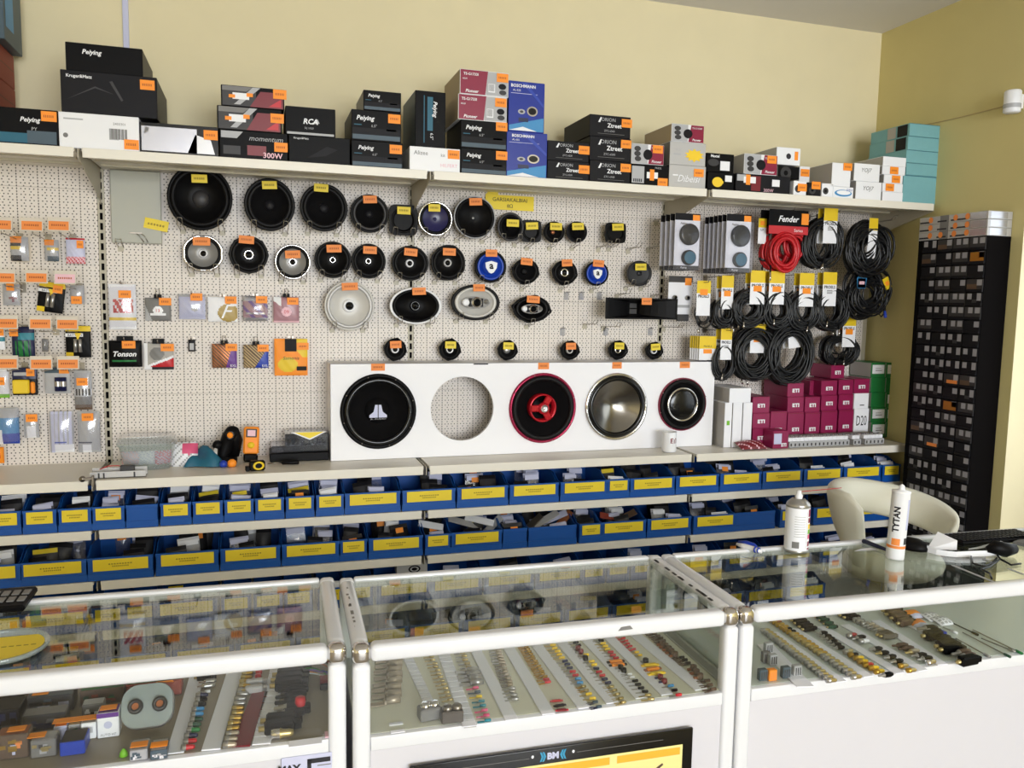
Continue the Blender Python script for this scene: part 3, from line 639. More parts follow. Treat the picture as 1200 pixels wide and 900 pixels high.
def a_star(mb, W, H):
    P = []
    for k in range(20):
        r = (1 if k % 2 else .68); P.append((W*.68+W*.28*r*math.cos(k*math.pi/10), H*.45+H*.3*r*math.sin(k*math.pi/10)))
    mb.poly(P, 'star_yellow'); mb.pr(W*.1, W*.3, H*.42, H*.5, 'light_grey'); mb.text('DLS', W*.22, H*.66, H*.1, 'light_grey')
def a_dib(mb, W, H): mb.text('Dibeisi', W*.54, H*.42, H*.3, 'white', shear=.35, wmax=W*.62); mb.pr(W*.1, W*.24, H*.52, H*.58, 'white'); mb.pr(W*.15, W*.35, H*.2, H*.24, 'light_grey')
def a_mak(mb, W, H):
    mb.text('Maxtel', W*.3, H*.85, H*.15, 'white', bold=.03); mb.disc(W*.25, H*.5, W*.2, H*.2, 'dark_grey'); mb.pr(W*.5, W*.85, H*.1, H*.6, 'white')
def a_mak2(mb, W, H):
    mb.disc(W*.38, H*.45, W*.2, H*.28, 'star_yellow'); mb.pr(W*.18, W*.6, H*.38, H*.52, 'star_yellow', y=-.0008); mb.pr(W*.66, W*.92, H*.5, H*.85, 'white')
def a_rw(mb, W, H):
    mb.pr(W*.02, W*.25, H*.6, H*.95, 'light_grey'); mb.pr(W*.28, W*.45, H*.1, H*.9, 'deep_red'); mb.pr(W*.14, W*.36, H*.5, H*.85, 'white', y=-.001); mb.pr(W*.18, W*.26, H*.4, H*.96, 'orange', y=-.0014); mb.pr(W*.66, W*.8, H*.4, H*.78, 'white', y=-.001); mb.text('300W', W*.6, H*.16, H*.18, 'pale_pink')
def a_small_white(mb, W, H): mb.disc(W*.5, H*.5, W*.1, W*.1, 'ink'); mb.pr(W*.75, W*.9, H*.3, H*.8, 'orange')
def a_dot(mb, W, H): mb.disc(W*.35, H*.45, W*.25, W*.25, 'dark_grey'); mb.disc(W*.35, H*.45, W*.1, W*.1, 'black', y=-.001)
def a_hand(mb, W, H): mb.text('YOJ7', W*.48, H*.6, H*.3, 'mid_grey', shear=.2, wmax=W*.75)
def a_swirl(mb, W, H): mb.disc(W*.5, H*.45, W*.42, H*.3, 'sky_blue'); mb.disc(W*.52, H*.5, W*.34, H*.2, 'white', y=-.001); mb.text('DYU', W*.8, H*.75, H*.2, 'blue')
G = 'cartons stacked along the top shelf'
Y0 = -.395
def C(*a, **k): k.setdefault('group', G); return carton(*a, **k)
C('dark carton with white lettering at the left end of the top shelf', -6, 68, 127, 166, Y0, .12, ZT, a_peiA, 'black', zb=ZT, tag=(.86, .82))
z = C('white carton carrying the large black box, orange sticker on its corner', 69, 163, 134, 175, Y0, .30, ZT, a_white, 'white', zb=ZT, tag=(.9, .2))
z = C('large charcoal carton resting on the white one', 71.5, 184, 86, 138, Y0+.005, .34, z, a_kruger, 'charcoal', 'dark_grey', zb=z, tag=(.9, .8), rz=.0)
z = C('black carton on top of the large charcoal carton', 77, 167, 53, 90, Y0+.012, .30, z, a_pei_top, 'black', 'dark_grey', zb=z)
C('flat shiny foil-fronted carton with a black rim', 164, 256, 146, 180, Y0, .26, ZT, a_foil, 'black_gloss', zb=ZT, tag=(.9, .72))
z = C('dark carton printed 300W, bottom of the red and grey stack', 257.5, 337, 154, 187, Y0, .22, ZT, a_300, 'black', zb=ZT, tag=(.9, .5))
z = C('red and grey carton in the middle of its stack', 254.5, 330, 126, 154, Y0, .20, z, a_redgrey, 'black', 'charcoal', zb=z, tag=(.93, .62))
z = C('red and grey carton, topmost, left of the black ones', 259, 333, 102, 126, Y0, .20, z, a_redgrey, 'black', 'charcoal', zb=z, tag=(.93, .75))
z = C('wide black carton between the 300W box and a silver-printed stack', 338.5, 410, 160, 193, Y0, .26, ZT, a_kr2, 'black', zb=ZT)
z = C('black carton with a white logo lying on the wide black one', 334.5, 393, 126, 159, Y0, .25, z, a_rca, 'black', 'brown', zb=z)
z = C('black and silver carton, bottom of the stack of three', 412, 472, 166, 197, Y0, .26, ZT, a_pei(), 'black', 'charcoal', zb=ZT, tag=(.86, .75))
z = C('black and silver carton, middle of the stack of three', 412, 470, 130, 165, Y0, .26, z, a_pei(), 'black', 'charcoal', zb=z, tag=(.86, .78))
z = C('smaller black and silver carton, top of the stack of three', 426, 470, 107, 130, Y0, .24, z, a_pei(), 'black', 'mid_grey', zb=z)
z = C('white carton lying flat under the upright dark box', 480, 539, 173, 202, Y0, .26, ZT, a_attack, 'white', zb=ZT, tag=(.87, .76))
z = C('dark carton standing on end with sideways white lettering', 486.5, 522, 107, 172, Y0+.01, .28, z, a_peivert, 'black', 'slate', zb=z)
z = C('black carton, lowest under the two crimson and white boxes', 540, 594, 175, 206, Y0, .26, ZT, a_pei(), 'black', 'charcoal', zb=ZT, tag=(.88, .8))
z = C('black carton, second under the crimson and white boxes', 540, 594, 142, 174, Y0, .26, z, a_pei(), 'black', 'charcoal', zb=z, tag=(.88, .85))
z = C('crimson and white speaker carton, lower of the left pair', 537, 594, 112, 142, Y0, .28, z, a_pioneer(), 'white', 'carton_side', zb=z, tag=(.87, .78))
z = C('crimson and white speaker carton, topmost, left of the blue boxes', 539, 596, 83, 112, Y0, .28, z, a_pioneer(), 'white', 'carton_side', zb=z, tag=(.87, .78))
z = C('tall blue speaker carton standing on the shelf', 593.5, 641, 155, 208, Y0, .12, ZT, a_bosch('AL-650'), 'cobalt', 'navy', zb=ZT)
z = C('tall blue speaker carton standing on the other blue one', 596, 638, 96, 154, Y0, .12, z, a_bosch('AL-525'), 'cobalt', 'navy', zb=z)
z = C('black carton lettered Ztreet, lower left of the black pile', 641.5, 690, 189, 212, Y0, .30, ZT, a_orion, 'charcoal', zb=ZT, tag=(.88, .62))
z = C('black carton lettered Ztreet, upper left of the black pile', 641.5, 690, 166, 189, Y0, .30, z, a_orion, 'charcoal', zb=z, tag=(.88, .62))
z = C('black carton lettered Ztreet, lowest in the right column', 691, 738.5, 189, 214, Y0, .30, ZT, a_orion, 'charcoal', zb=ZT, tag=(.88, .74))
z = C('black carton lettered Ztreet, second in the right column', 691, 739, 161, 189, Y0, .30, z, a_orion, 'charcoal', zb=z, tag=(.88, .76))
z = C('black carton lettered Ztreet, topmost of the black pile', 691, 739, 135.5, 161, Y0, .30, z, a_orion, 'charcoal', zb=z, tag=(.9, .7))
z = C('black carton with white labels under a small crimson box', 739.5, 783, 193, 216, Y0, .2, ZT, a_blk, 'black', zb=ZT, tag=(.85, .2))
z = C('small crimson and grey speaker box beside the black pile', 740, 778, 169, 193, Y0, .2, z, a_pioneer(True), 'white', 'carton_side', zb=z, tag=(.8, .78))
z = C('silver-grey carton with white script lettering', 784, 827, 194, 220, Y0, .26, ZT, a_dib, 'silver_matte', 'charcoal', zb=ZT, tag=(.8, .7))
z = C('silver-grey carton with a yellow burst sticker', 785, 827, 167, 194, Y0, .26, z, a_star, 'silver_matte', 'mid_grey', zb=z)
z = C('crimson and grey box topmost over the silver-grey cartons', 787, 825, 146, 167, Y0, .26, z, a_pioneer(True), 'white', 'carton_side', zb=z)
z = C('black box with a round yellow sticker right of silver cartons', 829, 860, 202, 222, Y0, .14, ZT, a_mak2, 'black', zb=ZT)
z = C('black box with white print lying on the yellow-stickered one', 828, 860, 180, 202, Y0, .14, z, a_mak, 'black', zb=z)
z = C('dark box with reddish print and two white labels', 862, 926, 205, 228, Y0, .16, ZT, a_rw, 'charcoal', zb=ZT)
z1 = C('small crimson and grey box left of the white box', 872, 911, 181, 204, Y0, .24, z, a_pioneer(True), 'white', 'carton_grey', zb=z, tag=(.82, .78))
C('small black box under the white box, behind the crimson one', 912, 937, 195, 210, Y0+.05, .1, z, a_dot, 'black', 'carton_grey', zb=z)
z2_ = z+.062
C('white box with a black dot and orange stripe, on small boxes', 910, 938, 173, 195, Y0+.05, .22, z2_, a_small_white, 'white', 'carton_grey', zb=z2_)
C('tiny white box with orange label nearest the shelf edge', 930, 945, 212, 229, Y0-.002, .08, ZT, a_dot, 'white', zb=ZT, tag=(.65, .55), tagk='orange')
C('tiny white box with an orange label set behind the first', 937, 949, 195, 212, Y0+.09, .07, ZT, a_dot, 'white', zb=ZT, tag=(.5, .8))
C('tiny black box with orange label among the white ones', 946.5, 962, 214, 230, Y0, .08, ZT, a_dot, 'charcoal', zb=ZT, tag=(.6, .8))
C('tiny white box with a black disc at the right of the tiny row', 963, 976, 215, 231, Y0, .08, ZT, a_dot, 'white', zb=ZT)
z = C('small white box with a blue swirl under the tall white box', 976, 1000, 219, 232, Y0, .14, ZT, a_swirl, 'white', zb=ZT)
C('tall plain white box with a pale orange sticker', 975, 997, 191, 219, Y0, .2, z, None, 'white', 'carton_grey', zb=z, tag=(.8, .85))
z = C('square white box with pencilled letters, lower one', 1003, 1033, 213, 233, Y0, .16, ZT, a_hand, 'white', 'carton_grey', zb=ZT)
z = C('square white box with pencilled letters, upper one', 1001, 1031, 192, 213, Y0, .16, z, a_hand, 'white', 'carton_grey', zb=z)
z = ZT
nms = ['lowest', 'second', 'third', 'fourth', 'topmost']
for k, (a_, b_, t_) in enumerate([(1034, 1058, 225), (1034, 1058, 215), (1036, 1058, 205), (1034, 1061, 195), (1035, 1062, 184)]):
    z = C(f'flat pinkish white box, {nms[k]} in the stack beside the teal boxes', a_, b_, t_, t_+10, Y0+.005, .2, z, None, 'paper', 'carton_grey', zb=z, tag=((.4, .35, .62, .5, .2)[k], .5) if k in (1, 2, 3) else None)
z = ZT
def a_teal(mb, W, H):
    mb.pr(W*.02, W*.98, H*.49, H*.51, 'teal_print')
for k, (a_, b_, t_, yy) in enumerate([(1058, 1100, 206, 237), (1062, 1102, 192, 206), (1062, 1102, 177, 192), (1064, 1107, 161, 177), (1066, 1108, 146, 161)]):
    def a_t(mb, W, H, k=k):
        if k > 2:
            e = -.0012
            for q0, q1, m in ((.05, .30, 'charcoal'), (.34, .55, 'carton_grey')):
                mb.add([(e, .26*q0, H*.06), (e, .26*q1, H*.06), (e, .26*q1, H*.94), (e, .26*q0, H*.94)], [(0, 1, 2, 3)], m)
        mb.pr(W*.01, W*.99, H*.96, H*.985, 'teal_print')
    z = C(f'teal carton, {nms[k]} of the teal stack at the shelf end', a_, b_, t_, yy, Y0+.01, .26, z, a_t, 'teal_box', zb=z)

# red and blue-grey boxes at the far left, behind
z = ZT
for k, (h_, m, lb) in enumerate([(.13, 'brick_red', 'lowest'), (.125, 'brick_red', 'second'), (.125, 'brick_red', 'third')]):
    mb = MB(); mb.box(-.3, 0, 0, .23, 0, h_-.002, m, c=.002); mb.add([(.0006, .01, h_*.5), (.0006, .22, h_*.5), (.0006, .22, h_*.52), (.0006, .01, h_*.52)], [(0, 1, 2, 3)], 'brown')
    tagit(mb.build('carton', loc=(-1.525, -.27, z)), f'brick-red carton at the upper left edge, {lb} of its stack', 'box', G); z += h_
mb = MB(); mb.box(-.32, 0, 0, .23, 0, .27, 'slate', c=.002); mb.add([(.0006, .02, .05), (.0006, .12, .05), (.0006, .12, .2), (.0006, .02, .2)], [(0, 1, 2, 3)], 'sky_blue')
tagit(mb.build('carton', loc=(-1.495, -.27, z)), 'blue-grey carton in the top left corner on brick-red ones', 'box', G)

# ================================================================== WHITE DISPLAY BOX WITH FIVE HOLES
YB = -.19; ZB = 1.1895; ZB1 = 1.600
L0 = on(387.5, 480, 1, YB).x; L1 = on(836, 473, 1, YB).x
SUBS = [(443.5, 482, 88, 88), (542, 479, 75, 75), (635.7, 478, 78, 82), (721.8, 476.4, 73.6, 79), (799, 473.6, 57, 62)]
cs = []
for px, py, dw, dh in SUBS:
    c = on(px, py, 1, YB); r = (on(px, py-dh/2, 1, YB).z-on(px, py+dh/2, 1, YB).z)/2; cs.append((c.x, c.z, r))
t = thing('speaker_box', 'long white wooden box on the worktop with five round openings', 'display box', (L0, YB, ZB))
bounds = [0]+[((cs[k][0]+cs[k][2])+(cs[k+1][0]-cs[k+1][2]))/2-L0 for k in range(4)]+[L1-L0]
H = ZB1-ZB
mb = MB()
for k in range(5):
    x0, x1 = bounds[k], bounds[k+1]; cx_ = cs[k][0]-L0; cz_ = cs[k][1]-ZB; r = cs[k][2]*(1.0 if k == 1 else .9); n = 64
    angs = sorted([2*math.pi*i/n for i in range(n)]+[math.atan2(b-cz_, a-cx_) % (2*math.pi) for a in (x0, x1) for b in (0, H)])
    V = []; m_ = len(angs)
    for y in (0, .018):
        for tt in angs: V.append((cx_+r*math.cos(tt), y, cz_+r*math.sin(tt)))
        for tt in angs:
            c_, s_ = math.cos(tt), math.sin(tt)
            kx = ((x1-cx_) if c_ > 0 else (x0-cx_))/c_ if abs(c_) > 1e-9 else 1e9
            kz = ((H-cz_) if s_ > 0 else (0-cz_))/s_ if abs(s_) > 1e-9 else 1e9
            q = min(kx, kz); V.append((cx_+q*c_, y, cz_+q*s_))
    Fs = []
    for i in range(m_):
        j = (i+1) % m_
        Fs += [(i, j, m_+j, m_+i), (2*m_+i, 3*m_+i, 3*m_+j, 2*m_+j), (i, 2*m_+i, 2*m_+j, j)]
    mb.add(V, Fs, 'white_mdf')
mb.box(.155*(L1-L0)*0+.338*(L1-L0), .374*(L1-L0), -.0015, 0, H-.006, H-.001, 'charcoal')
mb.build('front_panel', t)
D_ = .172
MB().box(0, L1-L0, .018, D_, H-.016, H, 'white_mdf').build('top_panel', t)
MB().box(0, L1-L0, .018, D_, 0, .016, 'white_mdf').build('bottom_panel', t)
for x in (0, L1-L0-.016): MB().box(x, x+.016, .018, D_, .016, H-.016, 'white_mdf').build('side_panel', t)
for k in (.06, .5, .95): MB().box(k*(L1-L0)-.02, k*(L1-L0)+.02, .03, .06, -.0015, 0, 'black').build('foot', t)
for px, w_ in ((443, .058), (637, .052), (723, .048), (802.5, .054)):
    x, z = XZ(px, 430, YB-.001); price_tag(t, x-L0, H-.014, -.0018, 'orange', w=w_, h=.030, name='price_tag')
GS = 'woofers mounted in the white display box'
# (the five are set with their flange on the panel face)
def mount(label, k, rim, rimw, surr, cone, cap, capm, capr, depthcone, extra=None):
    cx_, cz_, r = cs[k]
    t = thing('woofer', label, 'speaker', (cx_, YB-.0004, cz_), group=GS); R = r; ri = 1-rimw
    mb = MB(); mb.lathe([(R*.91, 0), (R, 0), (R, -.008), (R*.97, -.013), (R*(ri+.02), -.013), (R*ri, -.008)], rim, 56)
    for q in range(8):
        a_ = q*math.pi/4+.3; mb.lathe([(.003, -.0135), (.0028, -.016), (.0002, -.0165)], 'steel', 8, c=(R*(ri+.99)/2*math.cos(a_), 0, R*(ri+.99)/2*math.sin(a_)))
    mb.build('flange', t)
    MB().lathe([(R*.89, .0), (R*.86, .035), (R*.5, .09), (R*.45, .092)], 'black', 32).build('basket', t)
    MB().lathe([(R*.5, .088), (R*.52, .092), (R*.52, .125), (R*.48, .13)], 'dark_grey', 32, cap1=True).build('magnet', t)
    sw = .14; sr = [(R*ri, -.008)]+[(R*(ri-sw/2+sw/2*math.cos(math.pi*j/8)), -.008-R*.08*math.sin(math.pi*j/8)) for j in range(1, 8)]+[(R*(ri-sw), -.006)]
    MB().lathe(sr, surr, 56).build('surround', t)
    r1 = ri-sw; dc = R*depthcone
    if cap == 'metalcone': co = MB().lathe([(R*r1, -.006), (R*.5, -.006+dc*.45), (R*.1, -.006+dc), (.0003, -.006+dc)], cone, 64).build('cone', t)
    else:
        co = MB().lathe([(R*r1, -.006)]+[(R*(r1+(capr-r1)*j/6), -.006+dc*math.sin(j/6*math.pi/2)) for j in range(1, 7)], cone, 56).build('cone', t)
    yb = -.006+dc; rc = R*capr
    if cap == 'jl':
        MB().lathe([(rc*math.cos(j/6*math.pi/2)+.0002, yb-rc*.45*math.sin(j/6*math.pi/2)) for j in range(7)], capm, 40).build('dust_cap', co)
        mb = MB(); y = yb-rc*.47; q = R*.22
        for s_ in (-1, 1):
            P = [(s_*.04*q*1.2, -.8*q), (s_*q*1.05, -.8*q), (s_*q*1.05, -.5*q), (s_*.55*q, -.1*q), (s_*.36*q, .75*q), (s_*.05*q, .75*q)]
            if s_ > 0: P = P[::-1]
            mb.poly(P[::-1], 'lilac', y=y)
        mb.text('JL AUDIO', 0, -.98*q, q*.2, 'light_grey', y=y, width=q*1.9); mb.build('emblem', co)
    elif cap == 'star':
        mb = MB(); q = R*.40; yy = -.012
        mb.lathe([(q*.98, yb), (q*1.02, yy+.006), (q*.9, yy), (q*.84, yb)], 'red_gloss', 40)
        for j in range(3):
            T = Matrix.Rotation(R_(30+120*j), 4, 'Y'); mb.box(-q*.24, q*.24, yy-.006, yy+.01, q*.1, q*.95, 'red_gloss', T, c=.004)
        mb.lathe([(q*.42, yy), (q*.4, yy-.016), (q*.27, yy-.018)], 'red_gloss', 28)
        mb.build('tweeter_mount', co)
        MB().lathe([(q*.27, yy-.018), (q*.2, yy-.014), (.0002, yy-.017)], 'silver', 24).build('tweeter', co)
    elif cap == 'mirror':
        MB().lathe([(rc*1.04, yb+.002), (rc*1.04, -.012), (rc*.94, -.014), (rc*.92, -.006)], 'chrome', 56).build('trim_ring', co)
        MB().lathe([(rc*.93*math.cos(j/6*math.pi/2)+.0002, -.006-rc*.16*math.sin(j/6*math.pi/2)) for j in range(7)], 'black_gloss', 48).build('dust_cap', co)
    return t
mount('black woofer with a pale two-part emblem, first in the box', 0, 'black', .1, 'black_gloss', 'black_matte', 'jl', 'black_matte', .34, .25)
mount('woofer with metallic pink rim and a red three-arm centre', 2, 'rose_metal', .08, 'rubber', 'black_matte', 'star', 'red_gloss', .2, .3)
mount('chrome-rimmed woofer with a polished metal cone', 3, 'chrome', .1, 'black_gloss', 'polished_cone', 'metalcone', 'polished_cone', .1, .35)
mount('small woofer with dark red rim and glossy black dome', 4, 'wine', .05, 'rubber', 'black_matte', 'mirror', 'black_gloss', .62, .16)

# ================================================================== HANGING PACKS, CENTRE-LEFT BAY
def hang_hook(x, z, yF, label, holder=None, group='wire hooks of the hanging packs'):
    if not holder:
        mb = MB(); mb.tube([(0, 0, -.004), (0, yF*.6, -.001), (0, yF, .0), (0, yF-.006, .012)], .0022, 'steel', 6); mb.box(-.012, .012, -.002, 0, -.02, .008, 'steel')
        return tagit(mb.build('pack_hook', loc=(x, 0, z)), label, 'hook', group)
    t = thing('price_hook', label, 'hook', (x, 0, z), group=group)
    MB().tube([(0, 0, -.01), (0, yF*.5, .0), (0, yF, .004), (0, yF-.004, .016)], .0018, 'wire', 5).tube([(0, 0, .012), (0, yF*.5, .03), (0, yF, .043)], .0016, 'wire', 5).box(-.012, .012, -.002, 0, -.02, .02, 'wire').build('wire', t)
    mb = MB(); mb.box(-.037, .037, -.003, 0, -.024, .026, 'card', c=.0006); ho = mb.build('price_holder', t, (0, yF-.003, .036), (R_(-8), 0, 0))
    mb = MB().box(-.033, .033, -.0042, -.0032, -.020, .012, holder)
    for k in range(7): mb.pr(-.024+k*.007, -.0195+k*.007, -.006, .001, 'tag_print', y=-.0046)
    mb.build('price_paper', ho)
    return t
def pack(label, px0, px1, py0, py1, Y, fn, th=.012, extra=None, sticker=None, clear=None, rot=0.0, hook=True, sk='orange', cat='packet', group=None, name='hanging_pack'):
    a = on(px0, (py0+py1)/2, 1, Y); b = on(px1, (py0+py1)/2, 1, Y)
    cx_ = (px0+px1)/2; zt = on(cx_, py0, 1, Y).z; zb = on(cx_, py1, 1, Y).z
    W = b.x-a.x; H = zt-zb
    t = thing(name, label, cat, ((a.x+b.x)/2, Y, (zt+zb)/2), (0, rot, 0), group)
    MB().pillow(W*.97, H, th, fn, 30).build('pouch', t)
    y = -th*1.13-.0008
    if extra: extra(t, W, H, y)
    if clear:
        MB().pillow(W, H*1.0, th*1.35, 'clear_bag', 10, back=False).build('clear_bag', t)
        y -= th*.4
    if sticker:
        mb = MB(); w_ = sticker[2] if len(sticker) > 2 else .046
        mb.box(-w_/2, w_/2, -.001, 0, -.015, .015, 'orange')
        for k in range(5): mb.pr(-w_*.3+k*w_*.125, -w_*.23+k*w_*.125, -.004, .004, 'tag_print', y=-.0014)
        mb.build('price_sticker', t, (W*(sticker[0]-.5), y-.001, H*(sticker[1]-.5)))
    if hook:
        hang_hook((a.x+b.x)/2, zt+.002, Y-.03, 'wire hook holding the '+' '.join(label.split()[:11]))
    return t
def txt(tx, cx_, cz_, h, m, **kw):
    def f(t, W, H, y):
        mb = MB(); mb.text(tx, W*(cx_-.5), H*(cz_-.5), H*h, m, y=y, wmax=W*.8, **kw); mb.build('printing', t)
    return f
def clipb(t, W, H, y):
    MB().box(-.014, .014, -.010, .004, -.006, .010, 'black').tube([(-.008, -.006, .01), (-.006, -.006, .03), (.006, -.006, .03), (.008, -.006, .01)], .0015, 'wire', 5).build('binder_clip', t, (0, 0, H/2+.004))
def both(*fs):
    def f(*a):
        for g in fs: g(*a)
    return f
GP = 'string packets on the centre left pegboard'
pack('clear bag with a red and white card and yellow strip', 127, 160, 333, 386, -.035, lambda u, v: ('paper' if v < .2 else 'yellow' if v < .27 else 'red' if .35 < v < .68 and .15 < u < .9 and (int(u*17)+int(v*17)) % 4 else 'paper'), .012, sticker=(.62, .78), clear=1, group=GP)
pack('grey paper packet with a white rosette, hung by black clip', 169.5, 201, 349, 376, -.035, lambda u, v: 'white' if (u-.5)**2+(v-.45)**2 < .035 or (abs(v-.28) < .04 and abs(u-.5) < .3) else ('light_grey' if u+.4*v < .28 else 'mid_grey'), .01, both(clipb, txt('13', .5, .45, .14, 'red')), (.78, .84), group=GP)
pack('white and silver packet, third in its row', 209, 241, 345, 374, -.035, lambda u, v: 'light_grey' if (u-.6)**2+(v-.45)**2 < .02 or v > .9 else 'lilac', .012, None, (.68, .9), 1, group=GP)
pack('white packet with a gold disc and white letter F', 243, 278.5, 348, 377, -.035, lambda u, v: 'old_gold' if (u-.7)**2+(v-.36)**2 < .13 else 'paper', .010, txt('F', .68, .42, .55, 'white', shear=.4), (.78, .88), group=GP)
pack('mauve and white packet with a glossy mirror band', 284.5, 314, 347, 376, -.035, lambda u, v: 'foil' if v > .8 or v < .12 or (.25 < v < .35 and .1 < u < .9) else ('mauve' if (u+v) % .5 > .15 else 'purple'), .012, None, (.75, .86), 1, group=GP)
pack('rose-coloured paper packet with a white rosette, fold at corner', 320, 351, 348, 378, -.035, lambda u, v: 'white' if u < .3 and v > .75-.8*u+.1 else ('pale_pink' if (u-.5)**2+(v-.42)**2 < .035 or v < .07 else 'mauve'), .010, both(clipb, txt('09', .5, .42, .14, 'red')), (.74, .84), group=GP)
def tonson(t, W, H, y):
    mb = MB(); mb.text('Tonson', 0, 0, H*.2, 'white', y=y, shear=.3, bold=.03, wmax=W*.75); mb.build('printing', t)
    MB().box(-.03, .03, -.012, .004, -.008, .012, 'black').build('binder_clip', t, (0, 0, H/2+.006))
pack('black packet with a white script logo and green line', 127, 167, 399, 430, -.035, lambda u, v: 'green' if .2 < v < .27 and .1 < u < .85 else 'black', .014, tonson, (.62, .85, .05), group=GP)
def clipw(t, W, H, y): MB().box(-.022, .022, -.012, .004, -.008, .012, 'black').build('binder_clip', t, (0, 0, H/2+.006))
pack('grey and white packet with a red lower corner', 168, 204, 402, 433, -.035, lambda u, v: 'red' if v < .42*u+.02 and v > .1 else ('ink' if v < .1 and u > .25 else ('paper' if v < .42*u+.12 or u < .12 else ('mid_grey' if (u-.45)**2+(v-.6)**2 < .06 else 'carton_grey'))), .012, clipw, (.8, .84, .05), group=GP)
def slot_(t, W, H, y):
    mb = MB(); mb.pr(-W*.3, W*.3, -H*.36, H*.2, 'light_grey', y=y); mb.build('printing', t)
pack('tiny dark grey tag hanging alone between the packets', 220.5, 229, 398, 412, -.03, 'charcoal', .004, slot_, group=GP)
pack('purple packet with diagonal brown strings', 248, 278, 403, 431, -.035, lambda u, v: 'purple' if u > .55+.3*v else ('brown' if int((u+v)*14) % 2 else 'copper'), .008, both(clipb, txt('EXL', .85, .1, .1, 'white')), (.78, .86), group=GP)
pack('blue-cornered packet with diagonal tan strings', 285, 315, 404, 431, -.035, lambda u, v: 'blue' if u > .45+.6*v and v < .8 else ('tan' if int((u+v)*14) % 2 else 'brown'), .008, both(clipb, txt('EXL', .85, .1, .1, 'white')), (.78, .86), group=GP)
def tomorr(t, W, H, y):
    mb = MB(); mb.text('Samonis', 0, -H*.02, H*.09, 'brown', y=y, shear=.2, wmax=W*.7); mb.pr(-W*.18, W*.16, H*.16, H*.5, 'black', y=y); mb.pr(W*.16, W*.45, -H*.36, -H*.25, 'black', y=y); mb.build('printing', t)
pack('orange packet with a big yellow disc, last in its row', 321, 361, 397, 440, -.035, lambda u, v: 'yellow' if (u-.4)**2*.8+(v-.3)**2*1.6 < .07 or (v > .5 and u+v > 1.35) else 'orange', .008, tomorr, (.84, .8, .05), group=GP)

# ---- left bay: priced hooks with hanging goods
cols = [(-8, 5, 'x'), (3, 0, 'x')]
HK = [(1, 263), (37.5, 264), (69, 264), (5, 325), (43, 325), (76.5, 326), (8, 378.5), (47.5, 379), (79, 379.5), (8, 425.5), (48.5, 426), (80, 426)]
rows_ = ['top', 'second', 'third', 'bottom']; cl_ = ['left', 'middle', 'right']
HP = {}
for k, (px, py) in enumerate(HK):
    Yh = -.24; x, z = XZ(px, py, Yh)
    hang_hook(x, z-.034, Yh+.003, f'wire hook with orange price strip, {cl_[k%3]} one in the {rows_[k//3]} row', 'tag_orange' if k != 5 else 'pale_pink', 'priced hooks of the left bay')
    HP[k] = x
GL = 'small goods hanging in the left bay'
def P(*a, **k): k.setdefault('hook', False); k.setdefault('group', GL); return pack(*a, **k)
P('clear bag with a small yellow and black item, top left hook', 12, 34, 277, 306, -.05, lambda u, v: 'orange' if v > .72 and u < .65 else 'yellow' if .45 < v < .6 and u < .6 else 'charcoal' if (v < .22 or .6 < v < .72) and u < .6 else 'light_grey', .01, None, None, 1)
P('clear bag with small striped fuse, top middle hook', 52, 69, 281, 306, -.05, lambda u, v: 'orange' if v > .72 and u < .7 else 'yellow' if .5 < v < .62 and u > .2 else 'slate' if v < .25 and u > .2 else 'light_grey', .01, None, None, 1)
P('white bag with red crystals at the bottom, top right hook', 77, 100, 279, 309, -.05, lambda u, v: 'pale_pink' if v < .28 and (int(u*16)+int(v*16)) % 3 else 'red' if v < .28 or v > .93 else 'lilac', .012, None, (.78, .75, .024))
P('grey card with a red spider-like print in a bag', 3, 24, 333, 358, -.05, lambda u, v: 'deep_red' if abs(v-.35) < .06 and abs(u-.6) < .25 or (abs(u-.6) < .06 and .15 < v < .45) else 'light_grey', .008, None, (.5, .88, .026), 1)
def batt(t, W, H, y):
    mb = MB(); mb.pr(-W*.48, W*.2, H*.16, H*.27, 'white', y=y+.001); mb.text('BATTERY', -W*.1, H*.21, H*.07, 'ink', y=y-.0004, wmax=W*.6); mb.poly([(-W*.12, H*.28), (W*.14, H*.28), (0, H*.05)], 'yellow', y=y-.0008)
    mb.build('printing', t)
    for s_ in (-.09, .09): MB().lathe([(.0001, .0), (.007, .001), (.007, .052), (.0001, .054)], 'silver', 12, axis='z').build('battery', t, (W*s_, y-.006, -H*.33))
P('black and yellow battery card hanging tilted', 44, 76, 331, 366, -.06, lambda u, v: 'yellow' if v > .82 or (v < .18 and u < .3) else 'black', .006, batt, (.72, .8, .034), None, rot=R_(8))
P('small clear bag with only an orange sticker, second row', 82, 99, 334, 356, -.05, 'light_grey', .01, None, (.5, .2, .038), 1)
P('pale card cut by the left edge, third row', -6, 6, 385, 410, -.05, lambda u, v: 'teal' if .4 < v < .6 else 'paper', .008, None, (.6, .85, .026))
P('dark teal card with green batteries, third row', 13.5, 41, 383, 418, -.05, lambda u, v: 'green' if v < .55 and .15 < u < .85 and int(u*16) % 4 else 'teal' if v > .55 and v < .8 and u > .3 else 'navy', .014, None, (.16, .82, .03))
P('tiny clear bag with grey parts in the third row', 49, 57, 397, 412, -.05, 'mid_grey', .008, None, None, 1)
P('black and yellow battery card hanging straight', 76.5, 107, 382, 419, -.06, lambda u, v: 'yellow' if v > .82 or (v < .18 and u < .3) else 'black', .006, batt)
P('clear bag with green print cut by the left edge', -4, 11, 433, 466, -.05, lambda u, v: 'lime' if v < .15 else 'paper', .01, None, (.5, .6, .02), 1)
